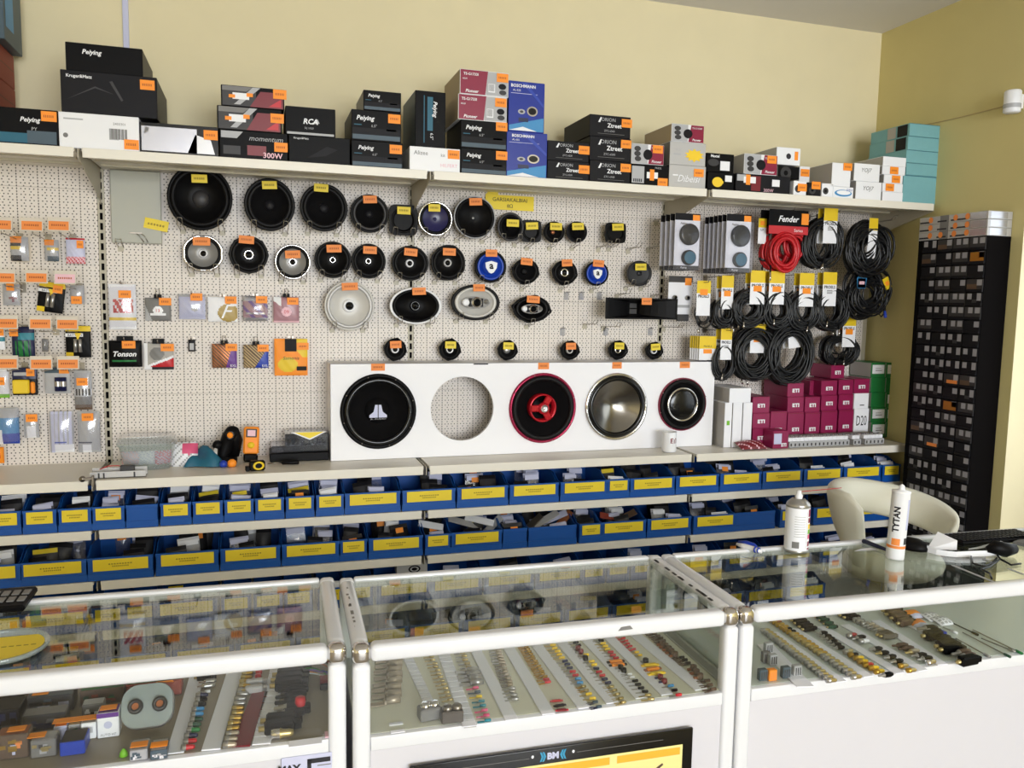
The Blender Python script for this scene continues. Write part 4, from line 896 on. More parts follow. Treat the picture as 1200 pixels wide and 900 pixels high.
def kod(t, W, H, y): mb = MB(); mb.pr(-W*.4, W*.2, H*.22, H*.34, 'light_grey', y=y); mb.build('printing', t); MB().box(-W*.42, W*.22, -.02, 0, -H*.42, H*.08, 'yellow', c=.004).build('blister', t, (0, y, 0)); MB().box(W*.25, W*.42, -.012, 0, -H*.42, 0, 'orange', c=.004).build('blister', t, (0, y, 0))
P('blue card with bright yellow square blister', 14, 44.5, 431, 463, -.05, lambda u, v: 'navy' if v > .6 else 'charcoal', .008, kod, (.75, .84, .028))
def two(t, W, H, y):
    for s_ in (.05, .25): MB().lathe([(.0001, 0), (.012, .001), (.012, .055), (.0001, .056)], 'navy', 14, axis='z').lathe([(.0122, .02), (.0122, .04)], 'silver', 14, axis='z').build('battery', t, (W*s_, y-.01, -H*.4))
P('bag holding two dark blue and silver cells', 52, 83, 431, 461, -.05, lambda u, v: 'slate' if v > .8 and u < .6 else 'light_grey', .008, two, (.78, .93, .036), None)
P('long clear bag with striped black and white parts', 87, 108, 434, 480, -.05, lambda u, v: ('white' if int(u*16) % 3 == 0 else 'charcoal') if .35 < v < .55 else 'brown' if v < .12 else 'mid_grey' if v < .35 else 'light_grey', .01, None, (.5, .72, .04), 1)
P('bag of bright blue plastic parts at the left edge', -3, 23, 478, 520, -.05, lambda u, v: 'paper' if u < .25 and v < .4 else 'blue' if v < .3 else 'sky_blue' if v < .75 else 'light_grey', .02, None, None, 1)
P('short bag with white tubes and an orange sticker', 28, 46, 485, 513, -.05, lambda u, v: 'paper' if v < .5 and .2 < u < .8 else 'light_grey', .01, None, (.6, .85, .04), 1)
P('clear bag with long white tubes and blue stripe, left of two', 58, 87, 482, 530, -.05, lambda u, v: 'paper' if v < .2 and u > .2 else 'blue' if .22 < v < .27 and .2 < u < .7 else ('lilac' if int(u*16) % 3 else 'light_grey'), .014, None, None, 1)
P('clear bag with white tube and blue stripe, right of two', 91, 118, 482, 530, -.05, lambda u, v: 'paper' if v < .2 and .2 < u < .6 else 'navy' if .22 < v < .27 and u < .65 else 'light_grey', .014, None, (.5, .88, .042), 1)
P('red and orange reel cut by the left edge above the shelf', -8, 5, 524, 543, -.06, lambda u, v: 'orange' if (u-.5)**2+(v-.5)**2 > .08 else 'red', .02)

# ================================================================== CABLE BAY (RIGHT)
GC = 'cables hanging in the right bay'
def coil(mb, rx, rz, n, r, m, seed, spread=.012, depth=.02, cz=0, gap=False):
    rnd = random.Random(seed); n = int(n*1.7); spread *= 2.0; r *= 1.1
    for k in range(n):
        ox, oz, oy = rnd.uniform(-spread, spread), rnd.uniform(-spread, spread), rnd.uniform(-depth, 0)
        q = rnd.uniform(.72, 1.06); ph = rnd.uniform(0, 6.28); tl = rnd.uniform(-.25, .25)
        pts = []
        for i in range(22):
            a = 2*math.pi*i/22; w_ = 1+.05*math.sin(2*a+ph)
            pts.append((ox+rx*q*w_*math.cos(a), oy+tl*.03*math.cos(a), cz+oz+rz*q*w_*math.sin(a)))
        mb.tube(pts, r, m, 6, closed=True)
def header(parent, W, H, y, style, z0=0, orange=.45, tilt=0):
    mb = MB(); T = Matrix.Rotation(tilt, 4, 'Y')
    mb.box(-W/2, W/2, y, y+.001, -H, 0, 'paper', T); mb.pr(-W/2, W/2, -H*.36, 0, 'yellow', y=y-.0006, T=T)
    mb.text(style, 0, -H*.44, H*.09, 'ink', y=y-.0012, wmax=W*.8, bold=.02, T=T)
    if orange: mb.pr(-W*.28, W*.28, -H*(orange+.17), -H*orange, 'orange', y=y-.0016, T=T)
    else:
        for k in range(3): mb.pr(-W*.2, W*.2, -H*(.55+.04*k), -H*(.53+.04*k), 'mid_grey', y=y-.0016, T=T)
    mb.build('header_card', parent, (0, 0, z0))
def plug(mb, x, y, z, L=.03, m='chrome', a=0, r=.0045):
    T = Matrix.Translation((x, y, z)) @ Matrix.Rotation(a, 4, 'Y')
    mb.lathe([(.0005, 0), (r, -.002), (r, -L*.5), (r*1.15, -L*.52), (r*1.15, -L)], m, 8, axis='z', T=T, cap1=True)
    mb.lathe([(r*.9, 0), (r*.9, L*.6), (.002, L*.9)], 'black', 8, axis='z', T=T)
def cable(label, px, py0, pw, ph, cpx, cpy, cw, ch, Y, n=5, wr=.0035, text='PROELS', orange=.45, seed=1, copies=0, plugs=1, m='cable_black', tilt=0, cd=.012):
    h0 = on(px, py0, 1, Y); sc_ = on(px+10, py0, 1, Y).x-h0.x; sc_ /= 10
    t = thing('hanging_cable', label, 'cable', (h0.x, Y, h0.z), group=GC)
    header(t, pw*sc_, ph*sc_, -.002, text, 0, orange, tilt)
    c = on(cpx, cpy, 1, Y); mb = MB()
    coil(mb, cw*sc_/2, ch*sc_/2, n, wr, m, seed, spread=cw*sc_*.06, depth=cd)
    mb.tube([(0, .002, ch*sc_/2), (0, .004, ch*sc_/2+.03)], wr, m)
    mb.build('cable_coil', t, (c.x-h0.x, .014, c.z-h0.z))
    if plugs:
        rnd = random.Random(seed)
        for k in range(plugs):
            mb = MB(); plug(mb, c.x-h0.x+rnd.uniform(-.4, .4)*cw*sc_, -.005, c.z-h0.z-ch*sc_*rnd.uniform(.3, .55), a=rnd.uniform(-.4, .4)); mb.build('plug', t)
    for k in range(copies):
        o = copy_tree(t); o.location = (t.location.x-.002*k, Y+.045*(k+1), t.location.z+random.uniform(-.004, .004))
        o['label'] = ' '.join(label.split()[:9]) + ', ' + ORD[k+1] + ' on its hook'
    return t
cable('yellow-carded thin black cable at the left of the cable bay', 825, 329, 16, 36, 825, 370, 20, 22, -.20, 3, .003, seed=1, plugs=1, orange=.24)
cable('yellow-carded cable with a silver plug next to the leftmost one', 853, 323, 14, 34, 850, 366, 22, 26, -.22, 6, .004, seed=2, copies=1)
cable('thick bundle of black cables under a tall yellow card', 888.5, 317, 17, 34, 879, 362, 36, 30, -.24, 9, .005, seed=3, copies=1)
cable('black cable loop under the second tall yellow card', 911, 318, 18, 33, 913, 362, 30, 32, -.24, 9, .005, seed=4, copies=1)
cable('black cable under the yellow card right of the gap', 946, 320, 17, 33, 944, 364, 30, 32, -.24, 8, .005, seed=5, copies=1)
cable('black cables with a long metal jack over a white card', 973, 319, 16, 33, 976, 364, 34, 36, -.24, 10, .005, seed=6, copies=1, orange=0, plugs=2)
cable('narrow cable with an untagged yellow card in the lower row', 851.5, 385, 13, 32, 850, 424, 24, 36, -.20, 6, .004, seed=7, orange=0, copies=1)
cable('fat bundle of black cable under the middle lower card', 888.5, 380, 17, 29, 884, 415, 40, 46, -.20, 14, .005, seed=8, copies=1, cd=.04)
cable('largest round black cable roll in the lower row', 930, 376, 15, 27, 924, 413, 46, 54, -.20, 18, .005, seed=9, orange=-.02, copies=1, tilt=-.12, cd=.05)
cable('tangled short black cables at the right end, lower row', 996, 368, 15, 32, 987, 409, 34, 26, -.16, 9, .004, seed=10, plugs=2, copies=1)
cable('black cable beside the red one under a yellow and white card', 974, 244, 16, 34, 966, 285, 38, 46, -.26, 9, .0045, seed=11, orange=0, plugs=2, copies=1)
# small yellow hanging card at display box end
Yc = -.18; a = on(820, 394, 1, Yc); b = on(838.5, 422, 1, Yc)
for k in range(5):
    mb = MB(); W = b.x-a.x; H = a.z-b.z; mb.box(0, W, 0, .008, -H, 0, 'paper', c=.001); mb.pr(0, W, -H*.52, 0, 'yellow'); mb.text('PROELS', W/2, -H*.42, H*.08, 'ink', y=-.001, wmax=W*.8)
    mb.pr(W*.25, W*.75, -H*.72, -H*.54, 'orange', y=-.0012); mb.add([(-.0005, 0, -H*.5), (-.0005, .008, -H*.5), (-.0005, .008, 0), (-.0005, 0, 0)], [(0, 1, 2, 3)], 'tag_yellow')
    tagit(mb.build('carded_plug', loc=(a.x-.004*k, Yc+.014*k, a.z)), f'yellow and white card at the right end of the display box, {ORD[k]} from the front', 'packet', 'yellow and white cards by the display box')
# red cable with printed header
Y = -.26; h0 = on(925, 246, 1, Y); sc_ = (on(935, 246, 1, Y).x-h0.x)/10
t = thing('guitar_cable', 'coiled bright red cable under a black card, right bay', 'cable', tuple(h0), group=GC)
mb = MB(); W = 46*sc_; mb.box(-W/2, W/2, 0, .001, -16*sc_, 0, 'black'); mb.text('Fender', 0, -9*sc_, 6*sc_, 'white', y=-.001, shear=.3, bold=.02)
mb.box(-W/2, W/2, -.002, .0, -24*sc_, -16*sc_, 'red'); mb.text('Series', W*.25, -20*sc_, 3*sc_, 'white', y=-.003); mb.box(W*.32, W*.5, -.003, -.001, -14*sc_, -3*sc_, 'orange'); mb.build('header_card', t)
mb = MB(); coil(mb, 16*sc_, 19*sc_, 5, .0075, 'cable_red', 20, .005, .03); mb.build('cable_coil', t, (-4*sc_, .01, -42*sc_))
mb = MB(); coil(mb, 12*sc_, 15*sc_, 2, .0065, 'cable_red', 21, .006, .01); mb.build('cable_coil', t, (12*sc_, .03, -34*sc_))
mb = MB(); plug(mb, -19*sc_, -.004, -62*sc_, .04); mb.build('plug', t)
for k in range(1):
    o = copy_tree(t); o.location = (h0.x-.012, Y+.05, h0.z); o['label'] = f'red coiled cable with black card, {ORD[k+1]} on its hook'
# dark cable between blister and red cable
Y = -.22; h0 = on(894, 256, 1, Y)
t = thing('hanging_cable', 'black lead with pale card hanging beside the second speaker blister', 'cable', tuple(h0), group=GC)
header(t, .045, .12, 0, 'LX', 0, .1); mb = MB(); mb.tube([(.03, 0, .0), (.045, 0, -.08), (.045, .0, -.16), (.02, 0, -.20), (-.01, 0, -.19)], .007, 'cable_black', 8); mb.tube([(.05, .01, -.02), (.052, .01, -.2)], .005, 'cable_black'); mb.build('cable_coil', t)
mb = MB(); plug(mb, .045, -.006, -.07, .07, 'silver', .1, .006); mb.build('plug', t)
# big black roll and the blue-tagged one
def roll(label, px, py, d, Y, n, wr, seed, dw=None):
    h0 = on(px, py, 1, Y); sc_ = (on(px+10, py, 1, Y).x-h0.x)/10
    t = thing('cable_roll', label, 'cable', tuple(h0), group=GC)
    mb = MB(); coil(mb, (dw or d)*sc_*.36, d*sc_*.36, n, wr, 'cable_black', seed, d*sc_*.09, .06); mb.build('cable_coil', t, (0, .03, 0)); return t, sc_
t, sc_ = roll('large thick black cable roll at top right of the cable bay', 1016, 291, 52, -.26, 26, .006, 30)
mb = MB(); mb.box(-.026, .026, -.034, -.033, .03, .135, 'paper', c=.0003); mb.pr(-.026, .026, .075, .135, 'yellow', y=-.0346); mb.pr(-.026, .026, .078, .084, 'ink', y=-.035); mb.pr(-.012, .012, .052, .06, 'mid_grey', y=-.035)
mb.add([(-.026, -.0335, .03), (.026, -.0335, .03), (.03, -.02, -.06), (-.022, -.02, -.06)], [(0, 1, 2, 3)], 'paper'); mb.build('header_card', t, (.002, 0, .01))
t, sc_ = roll('black cable roll with a blue tag below the large roll', 1016, 343, 50, -.22, 20, .0045, 31, 54)
mb = MB(); mb.poly([(-.03, .06), (-.022, .075), (.022, .075), (.03, .06), (.024, .01), (-.024, .01)], 'sky_blue', y=-.034); mb.box(-.024, .024, -.034, -.033, .012, .06, 'blue'); mb.pr(-.016, .016, .03, .045, 'pale_pink', y=-.0352); mb.build('header_card', t, (-.065, 0, .01))
mb = MB(); mb.box(-.02, .02, -.03, -.028, -.03, .03, 'yellow', Matrix.Rotation(-.5, 4, 'Y')); mb.pr(-.012, .01, -.012, .01, 'orange', y=-.0306, T=Matrix.Rotation(-.5, 4, 'Y')); mb.build('price_sticker', t, (.095, 0, .05))
mb = MB(); mb.tube([(.06, -.02, -.06), (.05, -.03, -.10), (.07, -.03, -.12), (.1, -.02, -.1)], .003, 'cable_black'); plug(mb, .09, -.03, -.09, .035, 'blue', -.2, .007); mb.build('plug', t)
x, z = XZ(1016, 262, -.1); plain_hook(x, z, -.3, 'long wire hook over the large black cable roll', 'wire hooks in the cable bay')
for k, (px, py, lb) in enumerate([(978, 248, 'above the red cable'), (925, 246, 'carrying the red cable'), (852, 322, 'of the second yellow card'), (825, 330, 'of the first yellow card'), (890, 318, 'of the thick cable bundle'), (912, 318, 'of the second tall card'), (946, 320, 'of the card right of the gap'), (974, 319, 'of the white-carded jack cable'), (889, 380, 'of the middle lower card'), (930, 376, 'of the largest lower roll'), (851, 386, 'of the narrow lower card'), (996, 369, 'of the right end lower card')]):
    x, z = XZ(px, py, -.2); hang_hook(x, z-.004, -.24, 'straight wire hook ' + lb, group='wire hooks in the cable bay')
# blister packs with black discs
def blister(label, px0, px1, py0, py1, Y, seed):
    a = on(px0, py1, 1, Y); b = on(px1, py0, 1, Y); W = b.x-a.x; H = b.z-a.z
    t = thing('blister_pack', label, 'blister pack', (a.x, Y, a.z), group='speaker blister packs in the cable bay')
    mb = MB(); mb.box(0, W, 0, .0015, 0, H, 'paper'); mb.pr(0, W, H*.88, H, 'charcoal'); mb.text('Peiying', W*.35, H*.82, H*.045, 'mid_grey', shear=.2, bold=.03); mb.pr(0, W, 0, H*.08, 'dark_grey'); mb.text('Peiying', W*.4, H*.04, H*.04, 'white', shear=.2)
    mb.pr(W*.7, W*.98, H*.88, H*.98, 'orange', y=-.001); mb.build('backing_card', t)
    c = Matrix.Translation((W*.55, -.004, H*.63))
    MB().lathe([(W*.38, 0), (W*.38, -.008), (W*.3, -.013), (W*.06, -.006), (.0003, -.009)], 'black_gloss', 28, T=c).build('speaker', t)
    c = Matrix.Translation((W*.55, -.004, H*.22))
    MB().lathe([(W*.27, 0), (W*.27, -.012), (W*.22, -.018)], 'charcoal', 24, T=c).lathe([(W*.22, -.018), (.0003, -.02)], 'teal_print', 24, T=c).build('tweeter', t)
    MB().box(.001, W-.001, -.026, -.0245, .001, H*.87, 'clear', c=.0005).box(.0, .0015, -.0245, 0, 0, H*.87, 'clear').box(W-.0015, W, -.0245, 0, 0, H*.87, 'clear').build('blister', t)
    return t
t = blister('clear blister with a black speaker, left one of two', 789, 821, 251, 316, -.30, 1)
for k in range(3):
    o = copy_tree(t); o.location.y += .04*(k+1); o.location.x -= .003*(k+1); o['label'] = f'speaker blister hanging behind the left blister, {ORD[k+1]} on its hook'
t = blister('clear blister with a large dark speaker, right one of two', 849, 881, 252, 319, -.30, 2)
for k in range(5):
    o = copy_tree(t); o.location.y += .035*(k+1); o.location.x -= .002*(k+1); o['label'] = f'speaker blister seen edge-on behind the right blister, {ORD[k+1]} on its hook'
for px in (805, 868): x, z = XZ(px, 251, -.3); plain_hook(x, z+.0, -.32, f'wire hook of the {"left" if px < 830 else "right"} speaker blister packs', 'wire hooks in the cable bay')
Y = -.12; a = on(782, 376, 1, Y); b = on(812, 324, 1, Y); W = b.x-a.x; H = b.z-a.z
t = thing('blister_pack', 'white and grey blister with two silver knobs beside the horn', 'blister pack', (a.x, Y, a.z))
mb = MB(); mb.box(0, W, 0, .0015, H*.15, H, 'paper'); mb.pr(0, W, H*.86, H, 'dark_grey'); mb.pr(W*.68, W*.95, H*.8, H*.96, 'orange', y=-.001); mb.pr(W*.1, W*.9, H*.3, H*.36, 'light_grey'); mb.build('backing_card', t)
for q in (.25, .78): MB().lathe([(.012, 0), (.012, -.012), (.008, -.014)], 'silver', 18).lathe([(.008, -.014), (.0003, -.010)], 'black', 18).build('knob', t, (W*q, -.001, H*.52))
MB().box(W*.35, W*.85, -.012, 0, 0, H*.15, 'dark_grey', c=.003).build('plug', t)
x, z = XZ(800, 325, -.12); hang_hook(x, z, -.16, 'wire hook of the blister with two silver knobs', group='wire hooks in the cable bay')

# ---- cartons on the worktop, right bay
ZW = 1.1898
GM = 'magenta boxes on the worktop shelf'
def a_eti(mb, W, H): mb.text('ETI', W*.5, H*.45, .019, 'white', width=W*.42, bold=.05); mb.pr(W*.02, W*.98, H*.955, H*.97, 'deep_red')
def eti(label, x0, x1, y0, y1, Y=-.24, zb=None, D=.2):
    return carton(label, x0, x1, y0, y1, Y, D, 0, a_eti, 'magenta', zb=zb, group=GM)
rowz = [ZW, ZW+.071, ZW+.142, ZW+.213, ZW+.284]
def colm(x0, x1, ys, Y, name, D=.2):
    z = ZW
    for k, (ya, yb) in enumerate(ys):
        z = eti(f'magenta box with white letters, {nms[k] if k < 5 else k} one {name}', x0, x1, ya, yb, Y, z, D)
    return z
colm(882, 902, [(502, 518), (484, 501), (465, 483)], -.25, 'in the column beside the white boxes')
colm(903, 922, [(482, 503)], -.25, 'standing single between two columns')
colm(923, 942, [(483, 504), (465, 482), (449, 465)], -.23, 'in the column third from the left')
colm(943.5, 961, [(483, 504), (465, 482)], -.235, 'in the fourth column')
zt_ = colm(962.5, 981, [(481, 503), (463, 480), (446, 462)], -.22, 'in the fifth column')
zb_ = colm(983, 1000, [(480, 501), (462, 479), (445, 461)], -.20, 'in the sixth column')
eti('magenta box with white letters, set back at the third level', 949, 963, 446, 464, -.16, ZW+.145+.0, .15)
eti('long magenta box lying across the very top of the pile', 974, 989.5, 428, 445, -.17, zt_+.004, .16)
z = ZW
z = carton('white box with green foot, lowest under the magenta one', 1001, 1018, 479, 500, -.2, .18, 0, lambda mb, W, H: (mb.pr(0, W, 0, H*.16, 'green'), mb.text('D20', W*.5, H*.62, H*.32, 'ink', wmax=W*.7)), 'paper', zb=z, group=GM+' end')
z = carton('white box between the numbered one and the magenta one', 1001, 1018, 461, 478, -.2, .18, 0, lambda mb, W, H: mb.pr(W*.4, W*.7, H*.2, H*.26, 'ink'), 'paper', zb=z, group=GM+' end')
z = eti('magenta box with white letters on the two white boxes', 1001, 1019, 444, 460, -.2, z, .18)
def a_green(lb=True):
    def f(mb, W, H):
        if lb: mb.pr(W*.08, W*.92, H*.25, H*.85, 'paper'); mb.pr(W*.3, W*.75, H*.45, H*.5, 'mid_grey', y=-.001); mb.pr(W*.3, W*.7, H*.6, H*.63, 'mid_grey', y=-.001)
    return f
GG = 'green boxes on the worktop shelf'
for ci, (x0, x1) in enumerate([(1021, 1037.5), (1038.5, 1056)]):
    z = ZW
    for k in range(5):
        ya = 494-18*k+(ci*2)
        z = carton(f'green box with white label, {nms[k]} of the {["left", "right"][ci]} green column', x0, x1, 512-17.4*(k+1), 512-17.4*k, -.17, .16, 0, a_green((ci == 0 and k != 3 and k != 2) or (ci == 1 and k != 3)), 'green', 'carton_grey', zb=z, group=GG)
# white boxes
z0 = ZW
for k, (a_, b_) in enumerate([(849, 857.5), (858.5, 869.5), (870.5, 881)]):
    zz = carton(f'tall narrow white box, {["left", "middle", "right"][k]} one of three beside the display box', a_, b_, 472, 519, -.26, .14, 0, (lambda mb, W, H: mb.pr(W*.3, W*.7, H*.5, H*.6, 'lime')) if k == 0 else None, 'paper', 'carton_grey', zb=z0, group='white boxes beside the display box')
carton('white box lying across the three tall white boxes', 855, 880, 455, 471, -.26, .2, 0, None, 'paper', 'carton_grey', zb=zz, group='white boxes beside the display box')
# modular breaker rails in front
Y = -.33; a = on(925, 524, 1, Y); b = on(1036, 520, 1, Y); W = b.x-a.x
t = thing('breaker_row', 'row of light grey circuit breakers lying in front of the magenta boxes', 'circuit breakers', (a.x, Y, ZW))
n_ = 24
for k in range(n_):
    if k in (15, 18): continue
    mb = MB(); w_ = W/n_; mb.box(0, w_-.0008, 0, .07, 0, .028, 'light_grey', c=.0008); mb.box(.0, w_-.0008, .012, .06, .028, .046, 'paper', c=.0008); mb.box(w_*.25, w_*.6, -.0005, .004, .006, .02, 'dark_grey')
    br = mb.build('breaker', t, (k*w_, 0, 0)); MB().box(w_*.2, w_*.8, .03, .036, .046, .053, 'mid_grey').build('toggle', br)
MB().box(0, W*.97, .062, .075, .0, .052, 'steel').build('rail', t)
z = carton('small magenta box at the left end of the breaker row', 906, 924, 505, 526, -.335, .08, 0, lambda mb, W, H: (mb.pr(W*.05, W*.55, H*.25, H*.85, 'lilac'), mb.text('ETI', W*.7, H*.2, H*.2, 'white', bold=.05, wmax=W*.4)), 'magenta', zb=ZW)
a = on(880, 521, 1, -.31)
t = thing('red_packet', 'glossy dark red packet lying flat in front of white boxes', 'packet', (a.x, -.31, ZW+.016), (R_(-72), 0, 0))
MB().pillow(.14, .075, .022, lambda u, v: 'pale_pink' if int(u*16+v*9) % 5 == 0 else 'deep_red', 16).build('pouch', t)
a = on(843, 521, 1, -.16)
t = thing('adapter_box', 'small black box with a tan top beside the display box', 'box', (a.x, -.17, ZW))
MB().box(-.036, .036, 0, .06, 0, .034, 'black', c=.002).build('package', t); MB().box(-.018, .012, .01, .04, .034, .05, 'tan', c=.003).build('lid', t)
# mug
a = on(785.5, 530, 2, ZW)
t = thing('mug', 'white mug with dark red letters in front of the display box', 'mug', (a.x+.003, a.y+.02, ZW))
r = .034; mb = MB(); mb.lathe([(.001, .003), (r*.9, 0), (r, .006), (r, .092), (r-.002, .095), (r-.005, .092), (r-.005, .008), (.001, .007)], 'white', 36, axis='z'); mb.build('body', t)
mb = MB(); pts = [(math.cos(.6)*0+r-.003+.022*math.sin(math.pi*k/8), 0, .02+.055*k/8) for k in range(9)]; mb.tube(pts, .004, 'white', 8); mb.build('handle', t, rot=(0, 0, R_(100)))
mb = MB(); V, Fs, tw, th = glyphs('ETI', 0, .04); k_ = .032/tw; kz = .024/th
mb.add([((r+.0004)*math.sin((vx*k_)/r+.15), -(r+.0004)*math.cos((vx*k_)/r+.15), .055+vy*kz) for vx, vy in V], Fs, 'deep_red'); mb.build('printing', t)

# ================================================================== THINGS ON THE WORKTOP, LEFT
# plastic tub with bags
a = on(150, 548, 2, ZW)
p0 = XZ(139, 530, -.17); p1 = XZ(205, 530, -.17); W = p1[0]-p0[0]
t = thing('plastic_tub', 'translucent plastic tub holding pink and white bags', 'tub', (p0[0]+W/2, -.15, ZW), (0, 0, R_(6))); t.scale = (1, 1, 1.3)
def rr(w, d, r=.03, n=5):
    P = []
    for cx_, cy_, a0 in ((w-r, d-r, 0), (-w+r, d-r, 90), (-w+r, -d+r, 180), (w-r, -d+r, 270)):
        for k in range(n): a_ = R_(a0+90*k/(n-1)); P.append((cx_+r*math.cos(a_), cy_+r*math.sin(a_)))
    return P
def rings(mb, layers, m, cap0=True, cap1=False, smooth=True):
    V = []; n = len(layers[0][0])
    for P, z in layers: V += [(x, y, z) for x, y in P]
    Fs = [(j*n+i, j*n+(i+1) % n, (j+1)*n+(i+1) % n, (j+1)*n+i) for j in range(len(layers)-1) for i in range(n)]
    if cap0: Fs.append(tuple(range(n))[::-1])
    if cap1: Fs.append(tuple(range((len(layers)-1)*n, len(layers)*n)))
    return mb.add(V, Fs, m, smooth)
mb = MB(); rings(mb, [(rr(W*.40, .07), 0), (rr(W*.48, .085), .06), (rr(W*.5, .09), .075), (rr(W*.53, .098), .077), (rr(W*.53, .098), .081)], 'clear_tub'); mb.build('tub_body', t)
mb = MB(); rings(mb, [(rr(W*.53, .098), .083), (rr(W*.50, .09), .092), (rr(W*.40, .07), .098)], 'clear_bag', False, True); mb.build('lid', t, rot=(0, R_(2), 0))
for k, (xx, m, lb) in enumerate([(-.06, 'pale_pink', 'pink'), (.0, 'paper', 'white'), (.06, 'pink', 'rosy')]):
    q = thing('content_bag', f'{lb} bag seen inside the translucent plastic tub', 'bag', (p0[0]+W/2+xx, -.15, ZW+.036), (0, 0, .2*k)); MB().pillow(.07, .055, .02, lambda u, v, m=m: m if (int(u*14)+int(v*14)) % 3 else 'lilac', 12).build('pouch', q)
# metal bracket strip at the front edge
p0 = on(106, 557, 1, -.33); p1 = on(171, 552, 1, -.33); W = p1.x-p0.x
t = thing('metal_channel', 'short grey metal channel with wires at the worktop edge', 'metal channel', (p0.x, -.34, ZW), (0, 0, R_(0)))
mb = MB(); mb.box(0, W, 0, .002, 0, .024, 'silver_matte'); mb.box(0, W, 0, .05, 0, .002, 'silver_matte'); mb.box(0, W, .048, .05, 0, .03, 'silver_matte')
for q in (.14, .23, .78): mb.box(W*q, W*q+.006, -.0008, .001, .0, .02, 'dark_grey')
mb.build('channel', t)
mb = MB(); mb.tube([(.03, .02, .03), (.06, .02, .042), (.09, .03, .04), (.12, .03, .034)], .0018, 'red'); mb.build('wire', t)
MB().box(.10, .15, .015, .03, .002, .042, 'dark_grey', c=.002).build('switch', t)
p0 = on(101, 564, 1, -.385)
t = thing('toggle_clamp', 'small steel clamp on the shelf joint at the left', 'clamp', (p0.x+.012, -.382, p0.z))
MB().lathe([(.0005, -.004), (.011, -.002), (.011, .004), (.0005, .006)], 'steel', 14, c=(-.025, 0, .008)).box(-.022, .012, -.004, .004, .004, .013, 'steel', c=.001).box(.006, .014, -.006, .006, -.02, .02, 'steel', c=.002).build('clamp', t)
# pink/white bag
p0 = on(217, 530, 1, -.13)
t = thing('plastic_bag', 'crumpled white bag with a pink corner on the worktop', 'bag', (p0.x, -.15, ZW+.045), (R_(-14), 0, 0))
MB().pillow(.10, .10, .035, lambda u, v: 'pink' if u > .4 and v > .45+.3*abs(u-.7) and v < .95 else 'paper' if (int(u*14)*3+int(v*14)*5) % 4 else 'light_grey', 14).build('pouch', t)
# teal cloth
mb = MB(); n = 14; V = []
rnd = random.Random(4)
for j in range(n+1):
    for i in range(n+1):
        u, v = i/n, j/n; e = math.sin(math.pi*u)*math.sin(math.pi*v)
        V.append((-.07+.15*u+.01*math.sin(7*v), -.05+.11*v+.012*math.sin(6*u), .002+.06*e**.5*(1+.25*math.sin(9*u+4*v))+.008*math.sin(13*u)*e))
mb.add(V, [(j*(n+1)+i, j*(n+1)+i+1, (j+1)*(n+1)+i+1, (j+1)*(n+1)+i) for j in range(n) for i in range(n)], 'teal_print', True)
p0 = on(243, 538, 1, -.14); tagit(mb.build('glove', loc=(p0.x-.022, -.16, ZW)), 'dark teal crumpled glove beside the black gun-shaped tool', 'glove')
# drill-like black tool with orange spot
p0 = on(270, 540, 1, -.16); x0_ = p0.x
t = thing('cordless_drill', 'black cordless tool with an orange lamp standing on its battery', 'power tool', (x0_-.016, -.15, ZW)); t.scale = (.85, .85, .9)
mb = MB(); mb.tube([(.035, -.02, .155), (.03, .0, .145), (.015, .02, .12), (.0, .02, .08), (-.015, .015, .04), (-.02, .01, .012)], .03, 'black', 14, rs=[.022, .033, .036, .034, .028, .024])
mb.tube([(.03, .0, .15), (.045, .03, .10), (.035, .03, .03)], .02, 'black', 10, rs=[.03, .032, .025]); mb.box(-.03, .05, -.02, .05, 0, .03, 'black', c=.006); mb.lathe([(.02, .0), (.023, .02), (.018, .03)], 'black', 14, c=(-.04, -.01, .085), cap0=True); mb.build('body', t)
MB().lathe([(.0003, -.006), (.012, -.004), (.014, .004)], 'orange', 16).lathe([(.014, .004), (.018, .0), (.02, .008)], 'black_gloss', 16).build('lamp', t, (.02, -.035, .135))
MB().tube([(-.045, -.02, .075), (-.052, -.025, .05), (-.05, -.025, .02), (-.044, -.025, .002)], .014, 'cone_light', 10, rs=[.008, .014, .014, .008]).build('handle_strap', t)
for k, (px, m, r) in enumerate([(262, 'blue', .016), (272, 'orange', .018)]):
    p = on(px, 546, 1, -.215); mb = MB(); mb.lathe([(.0003, 0), (r*.8, .002), (r, r*.7), (r*.9, r*1.3), (r*.4, r*1.7), (.0003, r*1.75)], m, 18, axis='z')
    tagit(mb.build('knob_cap', loc=(p.x, -.225, ZW)), f'{["small blue", "small bright orange"][k]} round cap in front of the black tool', 'cap')
mb = MB(); mb.tube([(-.02, 0, .010), (0, .0, .014), (.02, .01, .010), (.03, .02, .012)], .010, 'navy', 8, rs=[.006, .011, .011, .007])
p = on(248, 544, 1, -.2); tagit(mb.build('wall_plug', loc=(p.x, -.205, ZW)), 'small dark blue lump left of the blue cap', 'plug')
# yellow-orange multimeter standing
p0 = on(291.5, 535, 1, -.15)
t = thing('multimeter', 'yellow-orange handheld meter standing upright beside the black tool', 'multimeter', (p0.x+.006, -.14, ZW), (R_(-6), R_(3), 0)); t.scale = (1.2, 1, 1.08)
MB().box(-.026, .026, 0, .035, .03, .135, 'orange', c=.006).build('body', t); MB().box(-.018, .018, -.002, .002, .095, .128, 'dark_grey', c=.002).pr(-.013, .013, .1, .123, 'pale_pink', y=-.0026).build('display', t)
MB().lathe([(.012, 0), (.012, -.006), (.0003, -.008)], 'star_yellow', 18).build('dial', t, (0, -.0, .065)); MB().box(-.024, .024, -.002, .037, 0, .032, 'black', c=.006).build('foot', t)
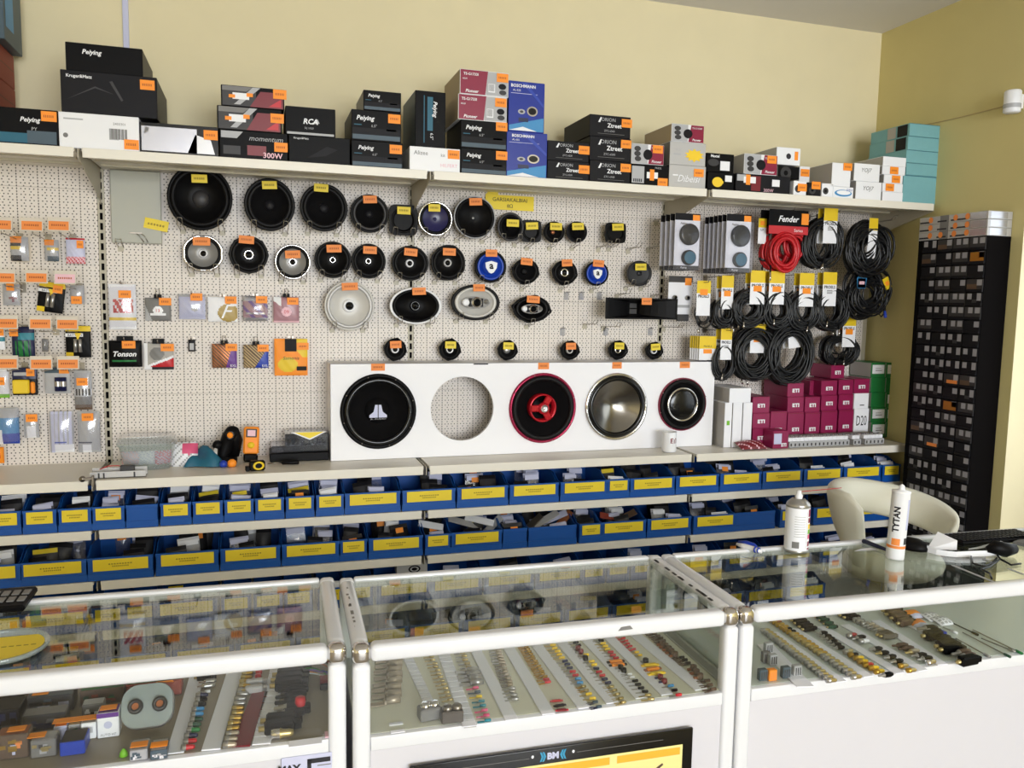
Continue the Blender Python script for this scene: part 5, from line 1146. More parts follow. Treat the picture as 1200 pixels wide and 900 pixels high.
# tape measure
p0 = on(302, 552, 2, ZW)
t = thing('tape_measure', 'black and yellow tape measure at the front of the worktop', 'tape measure', (p0.x, p0.y, ZW), (0, 0, R_(8)))
MB().box(-.03, .03, 0, .03, 0, .04, 'black', c=.006).box(-.045, -.028, .002, .026, 0, .02, 'black', c=.003).build('case', t)
MB().lathe([(.018, -.001), (.018, -.003), (.011, -.004), (.011, -.001)], 'yellow', 24, 1.2, .95).build('badge', t, (.004, 0, .021))
mb = MB(); mb.tube([(0, 0, .012), (.055, 0, .013)], .0026, 'steel', 6); mb.tube([(.055, 0, .013), (.06, 0, .013), (.12, 0, .013), (.125, 0, .013)], .009, 'black', 8, rs=[.004, .008, .009, .006])
p = on(315, 547, 1, -.24); tagit(mb.build('screwdriver', loc=(p.x-.005, -.235, ZW-.003)), 'black screwdriver lying behind the tape measure', 'screwdriver')
# organiser with yellow triangle
p0 = on(316, 537, 1, -.16); p1 = on(385, 533, 1, -.16); W = p1.x-p0.x
t = thing('organiser_case', 'dark smoky organiser case with a yellow triangle label', 'case', (p0.x, -.165, ZW))
MB().box(0, W, 0, .15, 0, .036, 'black', c=.003).build('base', t)
MB().box(W*.03, W, .01, .14, .037, .065, 'smoke', c=.003).build('tray', t)
MB().box(W*.26, W, .01, .14, .066, .115, 'smoke', c=.003).build('lid', t)
MB().poly([(W*.36, .122), (W*.97, .122), (W*.68, .088)], 'paper', y=.0075).poly([(W*.42, .121), (W*.92, .121), (W*.68, .094)], 'label_yellow', y=.0065).build('label', t)
for k in range(9):
    mb = MB(); mb.box(0, .014, 0, .03, 0, .018, ('dark_grey', 'slate', 'mid_grey', 'navy')[k % 4], c=.003); o = mb.build('contents', t, (W*.3+k*W*.075, .04, .068))

# ================================================================== BLUE BINS
BINS = {}
def bin_thing(w, D, h, label_on):
    t = thing('storage_bin', 'x', 'storage bin'); e = .0025; mb = MB(); g = w-.004
    mb.box(0, g, 0, D, 0, e, 'bin_blue')
    # front wall with a thick lip
    mb.box(0, g, 0, e, 0, h*.86, 'bin_blue'); mb.box(0, g, -.003, e+.001, h*.86, h, 'bin_blue', c=.001); mb.box(0, g, -.002, 0, 0, h*.3, 'bin_blue')
    for x in (0, g-e):
        P = [(0, 0), (D, 0), (D, h*1.3), (.09, h*1.3), (.035, h), (0, h)]
        V = [(x, y, z) for y, z in P]+[(x+e, y, z) for y, z in P]; n = 6
        mb.add(V, [tuple(range(n)), tuple(range(2*n-1, n-1, -1))]+[(i, (i+1) % n, n+(i+1) % n, n+i) for i in range(n)], 'bin_blue')
    mb.box(0, g, D-e, D, 0, h*1.3, 'bin_blue')
    mb.build('tray', t)
    if label_on:
        mb = MB(); x0, x1 = (.013, g-.013) if w < .15 else (.02, g-.018)
        mb.box(x0, x1, -.0048, -.003, h*.42, h*.93, 'label_yellow', c=.0005)
        m = (x0+x1)/2; q = (x1-x0)*(.3 if w < .15 else .22)
        for z_, k in ((.72, 1), (.62, .7)):
            for i in range(9):
                xx = m-q*k+2*q*k*i/9; mb.pr(xx, xx+2*q*k/9*.65, h*z_-.003, h*z_+.002, 'label_print', y=-.0053)
        mb.build('label_plate', t)
    return t
def fill(bt, w, h, D, ctx, rnd, amount, gname):
    """goods standing in a bin: card-topped packets and loose dark parts"""
    n = amount
    for k in range(n):
        kind = rnd.choice(['card', 'card', 'bagdark', 'bagdark', 'tag', 'bagdark', 'card', 'cardtag', 'white'] + (['olive'] if k == 1 else []))
        fw_ = min(w*.72, rnd.uniform(.055, .085)); x = bt.location.x + .02 + rnd.uniform(0, 1)*(w-.04-fw_) + fw_/2
        y = bt.location.y + .035 + .05*k + rnd.uniform(0, .015); hh = rnd.uniform(.082, .10)+.012*k
        hh = min(hh, .125)
        rx = R_(-rnd.uniform(8, 26)); ry = R_(rnd.uniform(-9, 9))
        main = {'card': 'clear_bag', 'bagdark': 'dark_grey', 'tag': 'charcoal', 'cardtag': 'clear_bag', 'white': 'light_grey', 'olive': 'dark_grey'}[kind]
        top = {'card': 'lilac', 'bagdark': 'charcoal', 'tag': 'dark_grey', 'cardtag': 'lilac', 'white': 'paper', 'olive': 'tag_yellow'}[kind]
        mb = MB(); mb.pillow(fw_, hh, .014, lambda u, v: top if v > .78 else main, 6)
        if kind in ('card', 'cardtag', 'white'): mb.box(-fw_*.46, fw_*.46, -.0175, -.0165, hh*.22, hh*.42, top)
        if kind in ('tag', 'cardtag'): mb.box(-.016, .016, -.0195, -.0185, hh*.14, hh*.34, 'orange')
        o = mb.build('goods_packet', None, (x, y, bt.location.z+.006+hh/2*.96), (rx, ry, 0))
        cl = {'card': 'lilac-carded packet', 'bagdark': 'dark packet', 'tag': 'dark orange-stickered packet', 'cardtag': 'lilac and orange-stickered packet', 'white': 'white-carded packet', 'olive': 'olive-carded packet'}[kind]
        tagit(o, f'{cl}, {ORD[k]} in {ctx}', 'packet', gname)
hb = .088
def binrow(edges, Y, z, rowname, short, amt, seed, nolabel=()):
    rnd = random.Random(seed); protos = {}
    for k in range(len(edges)-1):
        if edges[k] is None or edges[k+1] is None: continue
        w_ = edges[k+1]-edges[k]; small = w_ < .165; W = .1165 if small else .233
        key = (small, k in nolabel)
        if key not in BINS: BINS[key] = bin_thing(W, .26, hb, k not in nolabel); o = BINS[key]
        else: o = copy_tree(BINS[key])
        o.location = (edges[k]+.002, Y+rnd.uniform(-.003, .003), z+.0018)
        size = 'narrow' if small else 'wide'
        o['label'] = f'{size} blue bin{"" if k not in nolabel else " without label"}, {ORD[k]} on {rowname}'; o['group'] = f'blue bins on the {rowname}'
        fill(o, W, hb, .3, f'{ORD[k]} bin of the {short}', rnd, (2 if small else 3)+amt, f'goods in the {short} bins')
def ex(pxs, py, Y=-.333): return [on(p, py+(-.045)*(p-500)*1.0, 1, Y).x for p in pxs]
row1 = [-1.726, -1.608, -1.491, -1.375, -1.262, -1.147, -1.028, -.912, -.797, -.682, -.565, -.447, -.332, -.097, .137, .372, .596, .826, .945, 1.178, 1.412, 1.646, 1.882, 2.118]
row1 = [v for v in row1] 
binrow(row1[:16]+[.607, .832], -.338, .992, 'upper bin shelf', 'upper row', 1, 11, nolabel=(5,))
binrow([.832, .945], -.338, .992, 'upper bin shelf beside the mug', 'upper row by the mug', 1, 12)
binrow([.945, 1.178, 1.412, 1.646, 1.88, 2.114, 2.347], -.338, .992, 'right part of the upper bin shelf', 'upper right row', 1, 13)
binrow([2.347, 2.465], -.338, .992, 'upper bin shelf against the drawer cabinet', 'last upper bin group', 1, 14)
row2 = ex([-60, 20.5, 102, 182, 257.5, 329.5], 650)
binrow(row2, -.338, .796, 'lower bin shelf, left part', 'lower left row', 2, 21)
binrow(ex([329.5, 397.5], 650)[:1]+[ex([397.5], 650)[0]], -.338, .796, 'lower bin shelf under the tape measure', 'lower tape row', 2, 22)
binrow(ex([397.5, 431], 650), -.338, .796, 'lower bin shelf, left of the centre joint', 'lower joint row', 1, 23)
binrow(ex([431, 496.5], 650), -.338, .796, 'lower bin shelf, right under the joint', 'lower middle row', 2, 24)
binrow(ex([497, 527], 650), -.338, .796, 'lower bin shelf, with white papers', 'white paper bin group', 2, 25)
binrow(ex([527.5, 587.5], 650), -.338, .796, 'lower bin shelf, with silver strips', 'silver strip bin group', 2, 26)
binrow(ex([588, 617.5, 677], 650), -.338, .796, 'lower bin shelf, without labels', 'unlabelled lower bins', 2, 27, nolabel=(0, 1))
binrow(ex([677, 702], 650), -.338, .796, 'lower bin shelf, below the third woofer', 'small lower bin group', 1, 28)
binrow(ex([702, 756.5, 810, 858], 650), -.338, .796, 'lower bin shelf, below the chrome cone', 'lower centre right row', 2, 29)
binrow(ex([858, 911], 650), -.338, .796, 'lower bin shelf, just left of the spray can', 'bin group left of the can', 1, 30, nolabel=(0,))
binrow(ex([911, 939], 650), -.338, .796, 'lower bin shelf, behind the spray can', 'bin group behind the can', 1, 31)
e_ = ex([950], 650)[0]
binrow([e_, e_+.233, e_+.466, e_+.583], -.338, .796, 'lower bin shelf, behind the white chair', 'bins behind the chair', 1, 32)
# extra silver and white papers sticking out of two bins
rnd = random.Random(5)
for k, (px, py, L, m, lb) in enumerate([(505, 612, .11, 'paper', 'crumpled white sheet in the narrow bin right of the joint'), (545, 609, .17, 'silver_matte', 'long silver strip leaning in the silver strip bin'), (562, 606, .13, 'paper', 'white paper strip crossing the silver one'), (578, 612, .1, 'light_grey', 'short pale strip at the right of the silver strip bin'), (640, 605, .13, 'silver_matte', 'silver bracket sticking up in the bin without label'), (650, 603, .12, 'lilac', 'lilac sheet in the wide bin without label'), (660, 608, .11, 'copper', 'copper coloured strip in the wide bin without label'), (626, 610, .09, 'steel', 'dark steel piece at the left of the unlabelled bin'), (715, 605, .1, 'brick_red', 'red-brown box in the bin below the third woofer'), (735, 606, .09, 'brown', 'brown box beside the red-brown one')]):
    p = on(px, py, 1, -.25); mb = MB(); mb.box(-L/2, L/2, -.001, .006, -.016, .016, m, c=.001)
    tagit(mb.build('metal_strip', loc=(p.x, -.25, max(p.z-.012, .885)), rot=(R_(-50), R_(rnd.choice([-32, -25, 20, -40, 12])), R_(rnd.uniform(-20, 20)))), lb, 'strip', 'strips in the lower bins')
row4 = [-1.49, -1.257, -1.14, -1.02]
def rowpx(segs, py, Y): return [(on(a, py-.05*(a-465), 1, Y).x, s) for a, s in segs]
for j, (a, s) in enumerate([(-55, 1), (23, 1), (107, 0), (145, 0), (181, 1), (259, 0), (297, 0), (333, 0), (372, 0), (405, 0), (441, 1), (504, 1), (567, 1), (627, 1), (682, 0), (711, 0), (739, 1), (795, 1), (850, 1), (905, 1), (960, 1), (1012, 1)]):
    py = 712-.075*(a-100) if a < 430 else 690-.09*(a-465)
    x = on(a, py, 1, -.335).x; o = copy_tree(BINS[(s == 0, False)]); o.location = (x, -.338, .602)
    o['label'] = f'{"wide" if s else "narrow"} blue bin below the lower bin shelf, {ORD[j]} from the left'; o['group'] = 'blue bins on the shelf seen through the counter glass'
    fill(o, .233 if s else .1165, hb, .3, f'{ORD[j]} bin of the third row', random.Random(40+j), 2 if s else 1, 'goods in the third row bins')
for j in range(16):
    x = -1.7+.2345*j; o = copy_tree(BINS[(False, False)]); o.location = (x if x+.233 < 2.5 else 2.26, -.338, .406)
    if x+.233 > 2.5: continue
    o['label'] = f'wide blue bin on the lowest shelf, {ORD[j]} from the left'; o['group'] = 'blue bins on the lowest shelf'
    fill(o, .233, hb, .3, f'{ORD[j]} bin of the lowest row', random.Random(80+j), 2, 'goods in the lowest row bins')
# grey box with a round print between the third row bins
p = on(485, 664, 1, -.34)
mb = MB(); mb.box(-.066, .066, 0, .05, 0, .055, 'silver_matte', c=.001); mb.disc(.01, .018, .026, .016, 'charcoal'); mb.disc(.01, .018, .019, .011, 'light_grey', y=-.001); mb.disc(.01, .018, .012, .007, 'black', y=-.0014); mb.box(.045, .055, -.001, 0, .04, .05, 'charcoal')
tagit(mb.build('speaker_package', loc=(p.x, -.30, .602+.0885+.02), rot=(0, 0, 0)), 'grey box with a round speaker print resting on a third row bin', 'box')

# ================================================================== DRAWER CABINET ON THE RIGHT WALL
XF = 2.380; YA, YBk = -.445, -.83
ztop = 2.305; zbot = .35
t = thing('drawer_cabinet', 'tall black small-parts drawer cabinet against the right wall', 'cabinet', (XF, YBk, 0))
mb = MB(); DY = YA-YBk; dx = XR-XF-.003
mb.box(.004, dx, -.001, .006, zbot, 2.195, 'slot_dark'); mb.box(.004, dx, DY-.006, DY, zbot, 2.195, 'black_matte'); mb.box(dx-.006, dx, 0, DY, zbot, 2.195, 'black_matte')
NR = 30; rh = (2.195-zbot)/NR
for r in range(NR+1): mb.box(.002, dx, 0, DY, zbot+r*rh-.0012, zbot+r*rh+.0012, 'black_matte')
for c_ in range(1, 4): mb.box(.002, dx, DY*.93*c_/4-.0012, DY*.93*c_/4+.0012, zbot, 2.195, 'black_matte')
mb.box(.002, .01, DY*.93, DY, zbot, 2.195, 'black_matte')
mb.build('housing', t)
rnd = random.Random(9)
def drawer_mesh(v):
    mb = MB(); dw = DY*.93/4-.005; dh = rh-.005
    mb.box(0, .09, 0, dw, 0, dh, 'dark_grey' if v % 2 else 'charcoal'); mb.box(-.004, 0, 0, dw, 0, dh*.22, 'charcoal', c=.001)
    e = -.0008
    def sq(y0, y1, z0, z1, m): mb.add([(e, y0*dw, z0*dh), (e, y1*dw, z0*dh), (e, y1*dw, z1*dh), (e, y0*dw, z1*dh)], [(0, 1, 2, 3)], m)
    if v in (0, 1, 3, 5): sq(.04, .36, .5, .95, 'dim_label')
    if v in (2, 4): sq(.04, .30, .4, .98, 'dim_label'); sq(.62, .9, .5, .95, 'dim_label')
    if v in (1, 5): sq(.5, .78, .5, .95, 'dim_label')
    if v == 3: sq(.36, .98, .05, .6, 'brown')
    if v == 4: sq(.3, .6, .1, .5, 'dark_grey')
    if v == 6: sq(.05, .9, .1, .92, 'gold'); sq(.05, .35, .5, .95, 'dim_label')
    if v == 7: sq(.1, .8, .1, .5, 'tag_orange'); sq(.05, .35, .5, .95, 'dim_label')
    return mb
dm = {}
for v in range(8): mb = drawer_mesh(v); dm[v] = mb.mesh('drawer')
cnt = 0
for r in range(NR-1, -1, -1):
    if cnt >= 100: break
    for c_ in range(4):
        if cnt >= 100: break
        v = rnd.choice([0, 0, 1, 2, 2, 3, 4, 5, 0, 1]); 
        if (r, c_) in ((28, 0), (17, 1)): v = 6
        if (r, c_) in ((19, 1), (14, 2)): v = 7
        o = bpy.data.objects.new('drawer', dm[v]); COL.objects.link(o); o.parent = t; o.location = (0, DY*.93*c_/4+.0025, zbot+r*rh+.0025); cnt += 1
rest = MB(); rr_ = NR-25
for r in range(rr_):
    for c_ in range(4):
        y0 = DY*.93*c_/4+.0025; z0 = zbot+r*rh+.0025; rest.box(0, .09, y0, y0+DY*.93/4-.005, z0, z0+rh-.005, 'black'); rest.box(-.0008, 0, y0+.01, y0+.035, z0+rh*.45, z0+rh*.85, 'light_grey')
tagit(rest.build('drawer', t), kind='stuff')
# silver boxes with orange dots on top of it
for k in range(3):
    mb = MB(); hh = .036; mb.box(0, dx, 0, DY, 0, hh-.001, 'silver_matte', c=.001)
    e = -.0008
    def sy(y0, y1, z0, z1, m, ee=e): mb.add([(ee, y0*DY, z0*hh), (ee, y1*DY, z0*hh), (ee, y1*DY, z1*hh), (ee, y0*DY, z1*hh)], [(0, 1, 2, 3)], m)
    sy(.28, .52, .18, .38, 'ink'); sy(.58, .72, .18, .38, 'ink'); sy(.84, .99, .18, .38, 'ink'); sy(.55, .68, 0, 1, 'mid_grey', e*.5); sy(.02, .24, .1, .9, 'foil')
    for q in ((.28, .45, .82) if k else (.28, .46, .66, .82)):
        mb.add([(e*2, q*DY+.013*math.cos(a_), hh*.55+.014*math.sin(a_)) for a_ in [2*math.pi*i/12 for i in range(12)]], [tuple(range(12))], 'tag_orange')
    mb.pr(dx*.1, dx*.8, hh*.1, hh*.9, 'foil')
    tagit(mb.build('flat_carton', loc=(XF, YBk, 2.1965+.036*k)), f'flat silver box with orange dots, {["lowest", "middle", "topmost"][k]} of three on the drawer cabinet', 'box', 'flat silver boxes on the drawer cabinet')

# ================================================================== WHITE CHAIR
t = thing('bar_chair', 'cream upholstered chair with a curved wraparound back behind the right counter', 'chair', (1.80, -1.02, FL))
def band(mb, cx_, cy_, rx, ry, a0, a1, zf, hf, tf, m, n=36, k=14):
    V = []; Fs = []
    for i in range(n+1):
        u = i/n; a = R_(a0+(a1-a0)*u); c_, s_ = math.cos(a), math.sin(a); z = zf(u); h = hf(u); th = tf(u)
        for j in range(k):
            b_ = 2*math.pi*j/k; q = th*math.copysign(abs(math.cos(b_))**.8, math.cos(b_)); w_ = h*math.copysign(abs(math.sin(b_))**.8, math.sin(b_))
            lean = .25*w_
            V.append((cx_+(rx+q+lean)*c_, cy_+(ry+q+lean)*s_, z+w_))
    for i in range(n):
        for j in range(k): Fs.append((i*k+j, i*k+(j+1) % k, (i+1)*k+(j+1) % k, (i+1)*k+j))
    Fs += [tuple(range(k))[::-1], tuple(range(n*k, n*k+k))]
    mb.add(V, Fs, m, True)
mb = MB()
band(mb, 0, 0, .235, .19, 206, -42, lambda u: .885-.20*max(0, u-.40)**1.1-.12*max(0, .24-u)/.24, lambda u: ((.07 if u < .7 else .07-.04*(u-.7))+.12*max(0, .24-u)/.24)*min(1, .72+5*u), lambda u: .034*min(1, .35+6*min(u, 1-u)), 'leather')
mb.build('backrest', t)
mb = MB(); mb.lathe([(.001, .61), (.16, .60), (.19, .63), (.195, .65), (.18, .675), (.001, .685)], 'leather', 32, 1.1, .95, axis='z'); mb.build('seat', t)
MB().lathe([(.03, .10), (.03, .62)], 'chrome', 20, axis='z').build('gas_column', t); MB().lathe([(.2, 0), (.2, .012), (.04, .05), (.032, .10)], 'chrome', 32, axis='z', cap0=True).build('base', t)

# ================================================================== GLASS COUNTERS
TH = -.030; S = .75; ZTOP = 1.145; ZTR = ZTOP-.272*S; DEP = .60; LF = (FL-(ZTOP-.9*S))/S
def sz(o):
    o.scale = (S, S, S); return o
def bev(o, w, seg=4):
    m = o.modifiers.new('bevel', 'BEVEL'); m.width = w; m.segments = seg; m.limit_method = 'ANGLE'
    for p_ in o.data.polygons: p_.use_smooth = True
    return o
Z0 = ZTOP-.9*S
def counter(label, ox, oy, W, tray, D=DEP):
    t = thing('glass_counter', label, 'display counter', (ox, oy, Z0), (0, 0, TH), 'glass-topped display counters'); t.scale = (S, S, S)
    s = .050; h = .052
    def bar(x0, x1, y0, y1, z0, z1, nm='frame_bar', m='frame_white', b=.016): return bev(MB().box(x0, x1, y0, y1, z0, z1, m).build(nm, t), b)
    bar(s, W-s, 0, s, .900-h, .900); bar(s, W-s, D-.030, D, .900-.035, .900, b=.008)
    for x in (0, W-s): bar(x, x+s, s, D-s*.6, .900-.042, .900-.001, b=.018)
    for x in (0, W-s):
        bar(x, x+s, 0, s, LF, .900-.054, 'post', b=.014); bar(x, x+s, D-s, D, LF, .900-.04, 'post', b=.012)
        bev(MB().box(x-.0015, x+s+.0015, -.0015, s+.0015, .900-.056, .900+.001, 'chrome').build('corner_joint', t), .019, 5)
        bev(MB().box(x, x+s, D-s, D, .900-.042, .900, 'frame_white').build('corner_joint', t), .014, 3)
    bar(s, W-s, .004, s-.008, .628-.042, .628-.001, b=.003); bar(s, W-s, D-s, D-.008, .628-.042, .628-.001, b=.003)
    MB().box(s, W-s, .010, .022, LF+.03, .628-.044, 'panel_white').build('front_panel', t)
    for x in (.012, W-.022): MB().box(x, x+.01, s, D-s, LF+.03, .628-.004, 'panel_white').build('side_panel', t)
    MB().box(s, W-s, D-.03, D-.02, LF+.03, .628-.044, 'panel_white').build('back_panel', t)
    MB().box(.022, W-.022, .024, D-.024, .628-.016, .628, tray).build('tray', t)
    MB().box(s-.012, W-s+.012, s-.014, D-.024, .900-.014, .900-.009, 'glass_top').build('top_glass', t)
    MB().box(s-.004, W-s+.004, .020, .025, .628, .900-.05, 'glass').build('front_glass', t)
    for x in (.022, W-.027): MB().box(x, x+.005, s-.004, D-s+.004, .628, .900-.04, 'glass_side').build('side_glass', t)
    MB().box(s-.004, W*.52, D-.030, D-.026, .628, .900-.033, 'glass').build('sliding_glass', t); MB().box(W*.50, W-s+.004, D-.040, D-.036, .628, .900-.033, 'glass').build('sliding_glass', t)
    return t
cL = counter('white-framed glass counter at the left, packed goods inside', -1.406, -1.934, 1.222, 'tray_brown')
cM = counter('white-framed glass counter in the middle with rows of terminals', -.478, -1.976, 1.224, 'tray_beige')
cR = counter('white-framed glass counter at the right, cans on its top', .444, -2.0045, 1.87, 'tray_green')
# scuffs on the painted frame of the middle counter
mb = MB(); rnd = random.Random(2)
for k in range(9):
    y = .12+k*.045+rnd.uniform(-.03, .03); mb.box(.012+rnd.uniform(0, .006), .018+rnd.uniform(0, .008), y, y+rnd.uniform(.01, .03), .900-.0012, .900-.0004, 'mid_grey')
for k in range(12):
    y = .08+k*.04+rnd.uniform(-.02, .03); mb.box(1.222-.046, 1.222-.040+rnd.uniform(0, .004), y, y+rnd.uniform(.01, .03), .900-.0035, .900-.0015, 'dark_grey')
mb.add([(.80, -.0006, .900-.028), (.85, -.0006, .900-.026), (.84, -.0006, .900-.014), (.81, -.0006, .900-.016)], [(0, 1, 2, 3)], 'mid_grey')
tagit(mb.build('paint_wear', cM), kind='stuff')
# posters
t = thing('framed_catalogue', 'black-framed yellow catalogue sheet fixed to the middle counter front', 'poster', (-.358, -1.984, Z0+.02*S), (0, 0, TH)); sz(t)
W = .905; H = .512
bev(MB().box(0, W, -.006, .004, 0, H, 'black_gloss').build('frame', t), .003, 2)
mb = MB(); mb.pr(.04, W-.036, .03, H-.05, 'poster_yellow', y=-.0066)
for a_, b_ in ((.05, .35), (.375, .62), (.645, .86)): mb.pr(a_, b_, H-.082, H-.058, 'poster_orange', y=-.0071)
for k, (a_, b_) in enumerate([(.70, .09), (.78, .085), (.15, .12), (.47, .11)]): mb.poly([(a_, H-b_-.03), (a_+.02, H-b_-.018), (a_+.024, H-b_-.024), (a_+.005, H-b_-.038)], 'brown', y=-.0071)
for r in range(4):
    for k in range(6): mb.pr(.06+.14*k, .16+.14*k, H-.16-.1*r, H-.15-.1*r, 'label_print', y=-.0071)
mb.build('sheet', t)
mb = MB(); mb.text('BM', .435, H-.026, .022, 'lilac', y=-.0068, bold=.05)
for s_ in (-1, 1):
    for q in (.028, .036): mb.poly([(.435+s_*q, H-.012), (.435+s_*(q+.006), H-.010), (.435+s_*(q+.001), H-.026), (.435+s_*(q+.006), H-.042), (.435+s_*q, H-.040), (.435+s_*(q-.006), H-.026)][::s_], 'cyan_glow', y=-.0068)
mb.pr(.12, .36, H-.0265, H-.025, 'mid_grey', y=-.0068); mb.pr(.51, .80, H-.0265, H-.025, 'mid_grey', y=-.0068); mb.disc(.37, H-.022, .004, .005, 'white', y=-.0068); mb.disc(.50, H-.022, .004, .005, 'white', y=-.0068)
mb.build('logo', t)
p = on(330, 893, 1, -1.96); q = on(398, 888, 1, -1.96)
t = thing('paper_sheet', 'white printed sheet on the left counter front, black capitals', 'paper', (p.x, -1.9555, p.z-.39*S+.006), (0, 0, TH)); sz(t)
mb = MB(); W = (q.x-p.x)/S-.02; H = .39; mb.box(0, W, -.0016, 0, 0, H, 'lilac'); mb.text('MAX', W*.16, H-.034, .022, 'ink', y=-.0022, bold=.05); mb.pr(W*.5, W*.96, H-.026, H-.012, 'ink', y=-.0022); mb.pr(W*.5, W*.58, H-.06, H-.012, 'ink', y=-.0022); mb.pr(W*.7, W*.97, H-.036, H-.033, 'mid_grey', y=-.0022)
mb.build('sheet', t)

# ---- small connectors lying on the trays
IM = {}
def item(kind, ca='silver', cb='black'):
    key = (kind, ca, cb)
    if key in IM: return IM[key]
    mb = MB()
    if kind == 'lug':
        mb.box(-.036, -.004, -.009, .009, .001, .004, ca, c=.001); mb.box(-.004, .004, -.008, .008, .001, .012, ca, c=.002); mb.lathe([(.0005, 0), (.009, 0), (.009, .034), (.0075, .034), (.0075, .002)], ca, 14, T=Matrix.Translation((.002, 0, .009)) @ Matrix.Rotation(-math.pi/2, 4, 'Z'), smooth=True)
    elif kind == 'spade':
        mb.box(-.019, .0, -.0035, .0035, .001, .0025, ca); mb.lathe([(.0004, 0), (.0042, .001), (.0045, .016), (.0036, .018), (.0004, .018)], cb, 10, T=Matrix.Translation((0, 0, .0046)) @ Matrix.Rotation(-math.pi/2, 4, 'Z'))
    elif kind == 'fork':
        mb.box(-.016, -.004, -.006, -.0025, .001, .0025, ca); mb.box(-.016, -.004, .0025, .006, .001, .0025, ca); mb.box(-.005, .004, -.004, .004, .001, .003, ca); mb.lathe([(.0004, 0), (.004, 0), (.004, .014), (.0004, .014)], cb, 10, T=Matrix.Translation((.003, 0, .0042)) @ Matrix.Rotation(-math.pi/2, 4, 'Z'))
    elif kind == 'jack':
        R1 = Matrix.Translation((-.02, 0, .0075)) @ Matrix.Rotation(-math.pi/2, 4, 'Z')
        mb.lathe([(.0004, 0), (.003, .001), (.003, .014), (.0055, .015), (.0055, .018), (.0072, .019)], ca, 12, T=R1); mb.lathe([(.0072, .019), (.0074, .038), (.0045, .047), (.0004, .048)], cb, 12, T=R1)
    elif kind == 'rca':
        R1 = Matrix.Translation((-.014, 0, .0078)) @ Matrix.Rotation(-math.pi/2, 4, 'Z')
        mb.lathe([(.0004, 0), (.0072, 0), (.0075, .010), (.0075, .012)], ca, 12, T=R1); mb.lathe([(.0075, .012), (.006, .016), (.0058, .026), (.0035, .031), (.0004, .031)], cb, 12, T=R1)
    elif kind == 'fuse':
        mb.box(-.020, .020, -.0065, .0065, .0, .009, cb, c=.002); mb.box(-.028, -.020, -.005, .005, .002, .006, ca); mb.box(.020, .028, -.005, .005, .002, .006, ca)
    elif kind == 'block':
        mb.box(-.018, .018, -.012, .012, 0, .020, ca, c=.002); mb.lathe([(.008, .02), (.0085, .024), (.006, .027), (.0004, .027)], cb, 12, c=(-.007, 0, 0), axis='z'); mb.lathe([(.008, .02), (.0085, .024), (.006, .027), (.0004, .027)], cb, 12, c=(.009, 0, 0), axis='z')
    elif kind == 'adapter':
        mb.box(-.026, .016, -.009, .009, 0, .018, ca, c=.003); mb.box(.016, .026, -.006, .006, .003, .014, cb, c=.001); mb.lathe([(.0004, 0), (.004, 0), (.004, .01)], 'brass', 8, T=Matrix.Translation((-.034, 0, .009)) @ Matrix.Rotation(-math.pi/2, 4, 'Z'))
    elif kind == 'knob':
        mb.lathe([(.008, 0), (.009, .004), (.008, .013), (.0004, .015)], cb, 14, axis='z', c=(0, 0, 0)); mb.box(-.017, -.007, -.003, .003, .001, .006, ca)
    IM[key] = mb.mesh('connector'); return IM[key]
NM = {'lug': 'cable_lug', 'spade': 'spade_terminal', 'fork': 'fork_terminal', 'jack': 'jack_plug', 'rca': 'audio_plug', 'fuse': 'fuse_holder', 'block': 'terminal_block', 'adapter': 'socket_adapter', 'knob': 'binding_post'}
WD = {'lug': 'cable lug', 'spade': 'spade terminal', 'fork': 'fork terminal', 'jack': 'jack plug', 'rca': 'audio plug', 'fuse': 'fuse holder', 'block': 'terminal block', 'adapter': 'socket adapter', 'knob': 'binding post'}
CN = {'tag_yellow': 'yellow', 'star_yellow': 'yellow', 'black': 'black', 'silver': 'silver', 'steel': 'steel grey', 'bronze': 'bronze', 'gold': 'gold', 'brass': 'brass', 'red': 'red', 'pink': 'pink', 'teal': 'teal', 'yellow': 'yellow', 'navy': 'dark blue', 'blue': 'blue', 'sky_blue': 'light blue', 'brown': 'brown', 'orange': 'orange', 'deep_red': 'dark red', 'green': 'green', 'white': 'white', 'dkgreen': 'dark green', 'charcoal': 'charcoal', 'copper': 'copper', 'olive': 'olive', 'dark_grey': 'dark grey', 'lime': 'lime', 'silver_matte': 'pale grey', 'mid_grey': 'grey', 'chip': 'brownish grey', 'magenta': 'magenta', 'slate': 'slate'}
def irow(colname, p0, p1, specs, case, jit=.002, sc=1.0, rot0=TH):
    sc *= S*1.04; jit *= S
    """specs: list of (kind, metal, body, count) from back to front between two tray points"""
    a = on(p0[0], p0[1], 2, ZTR); b = on(p1[0], p1[1], 2, ZTR)
    flat = [s[:3] for s in specs for _ in range(s[3])]; n = len(flat); rnd = random.Random(hash(colname) % 1 + n*7+int(p0[0]))
    for k, (kd, ca, cb) in enumerate(flat):
        f_ = k/max(1, n-1); q = a.lerp(b, f_)
        o = bpy.data.objects.new(NM[kd], item(kd, ca, cb)); COL.objects.link(o)
        o.location = (q.x+rnd.uniform(-jit, jit), q.y+rnd.uniform(-jit, jit)*.5, ZTR+.0016); o.rotation_euler = (0, 0, rot0+rnd.uniform(-.12, .12)); o.scale = (sc, sc, sc)
        main = cb if kd in ('spade', 'fuse', 'jack', 'rca', 'knob') else ca
        tagit(o, f'{CN.get(main, main)} {WD[kd]}, {ORD[k] if k < 30 else "last"} in {colname}, {case} counter', 'connector', f'connectors in {colname}, {case} counter')
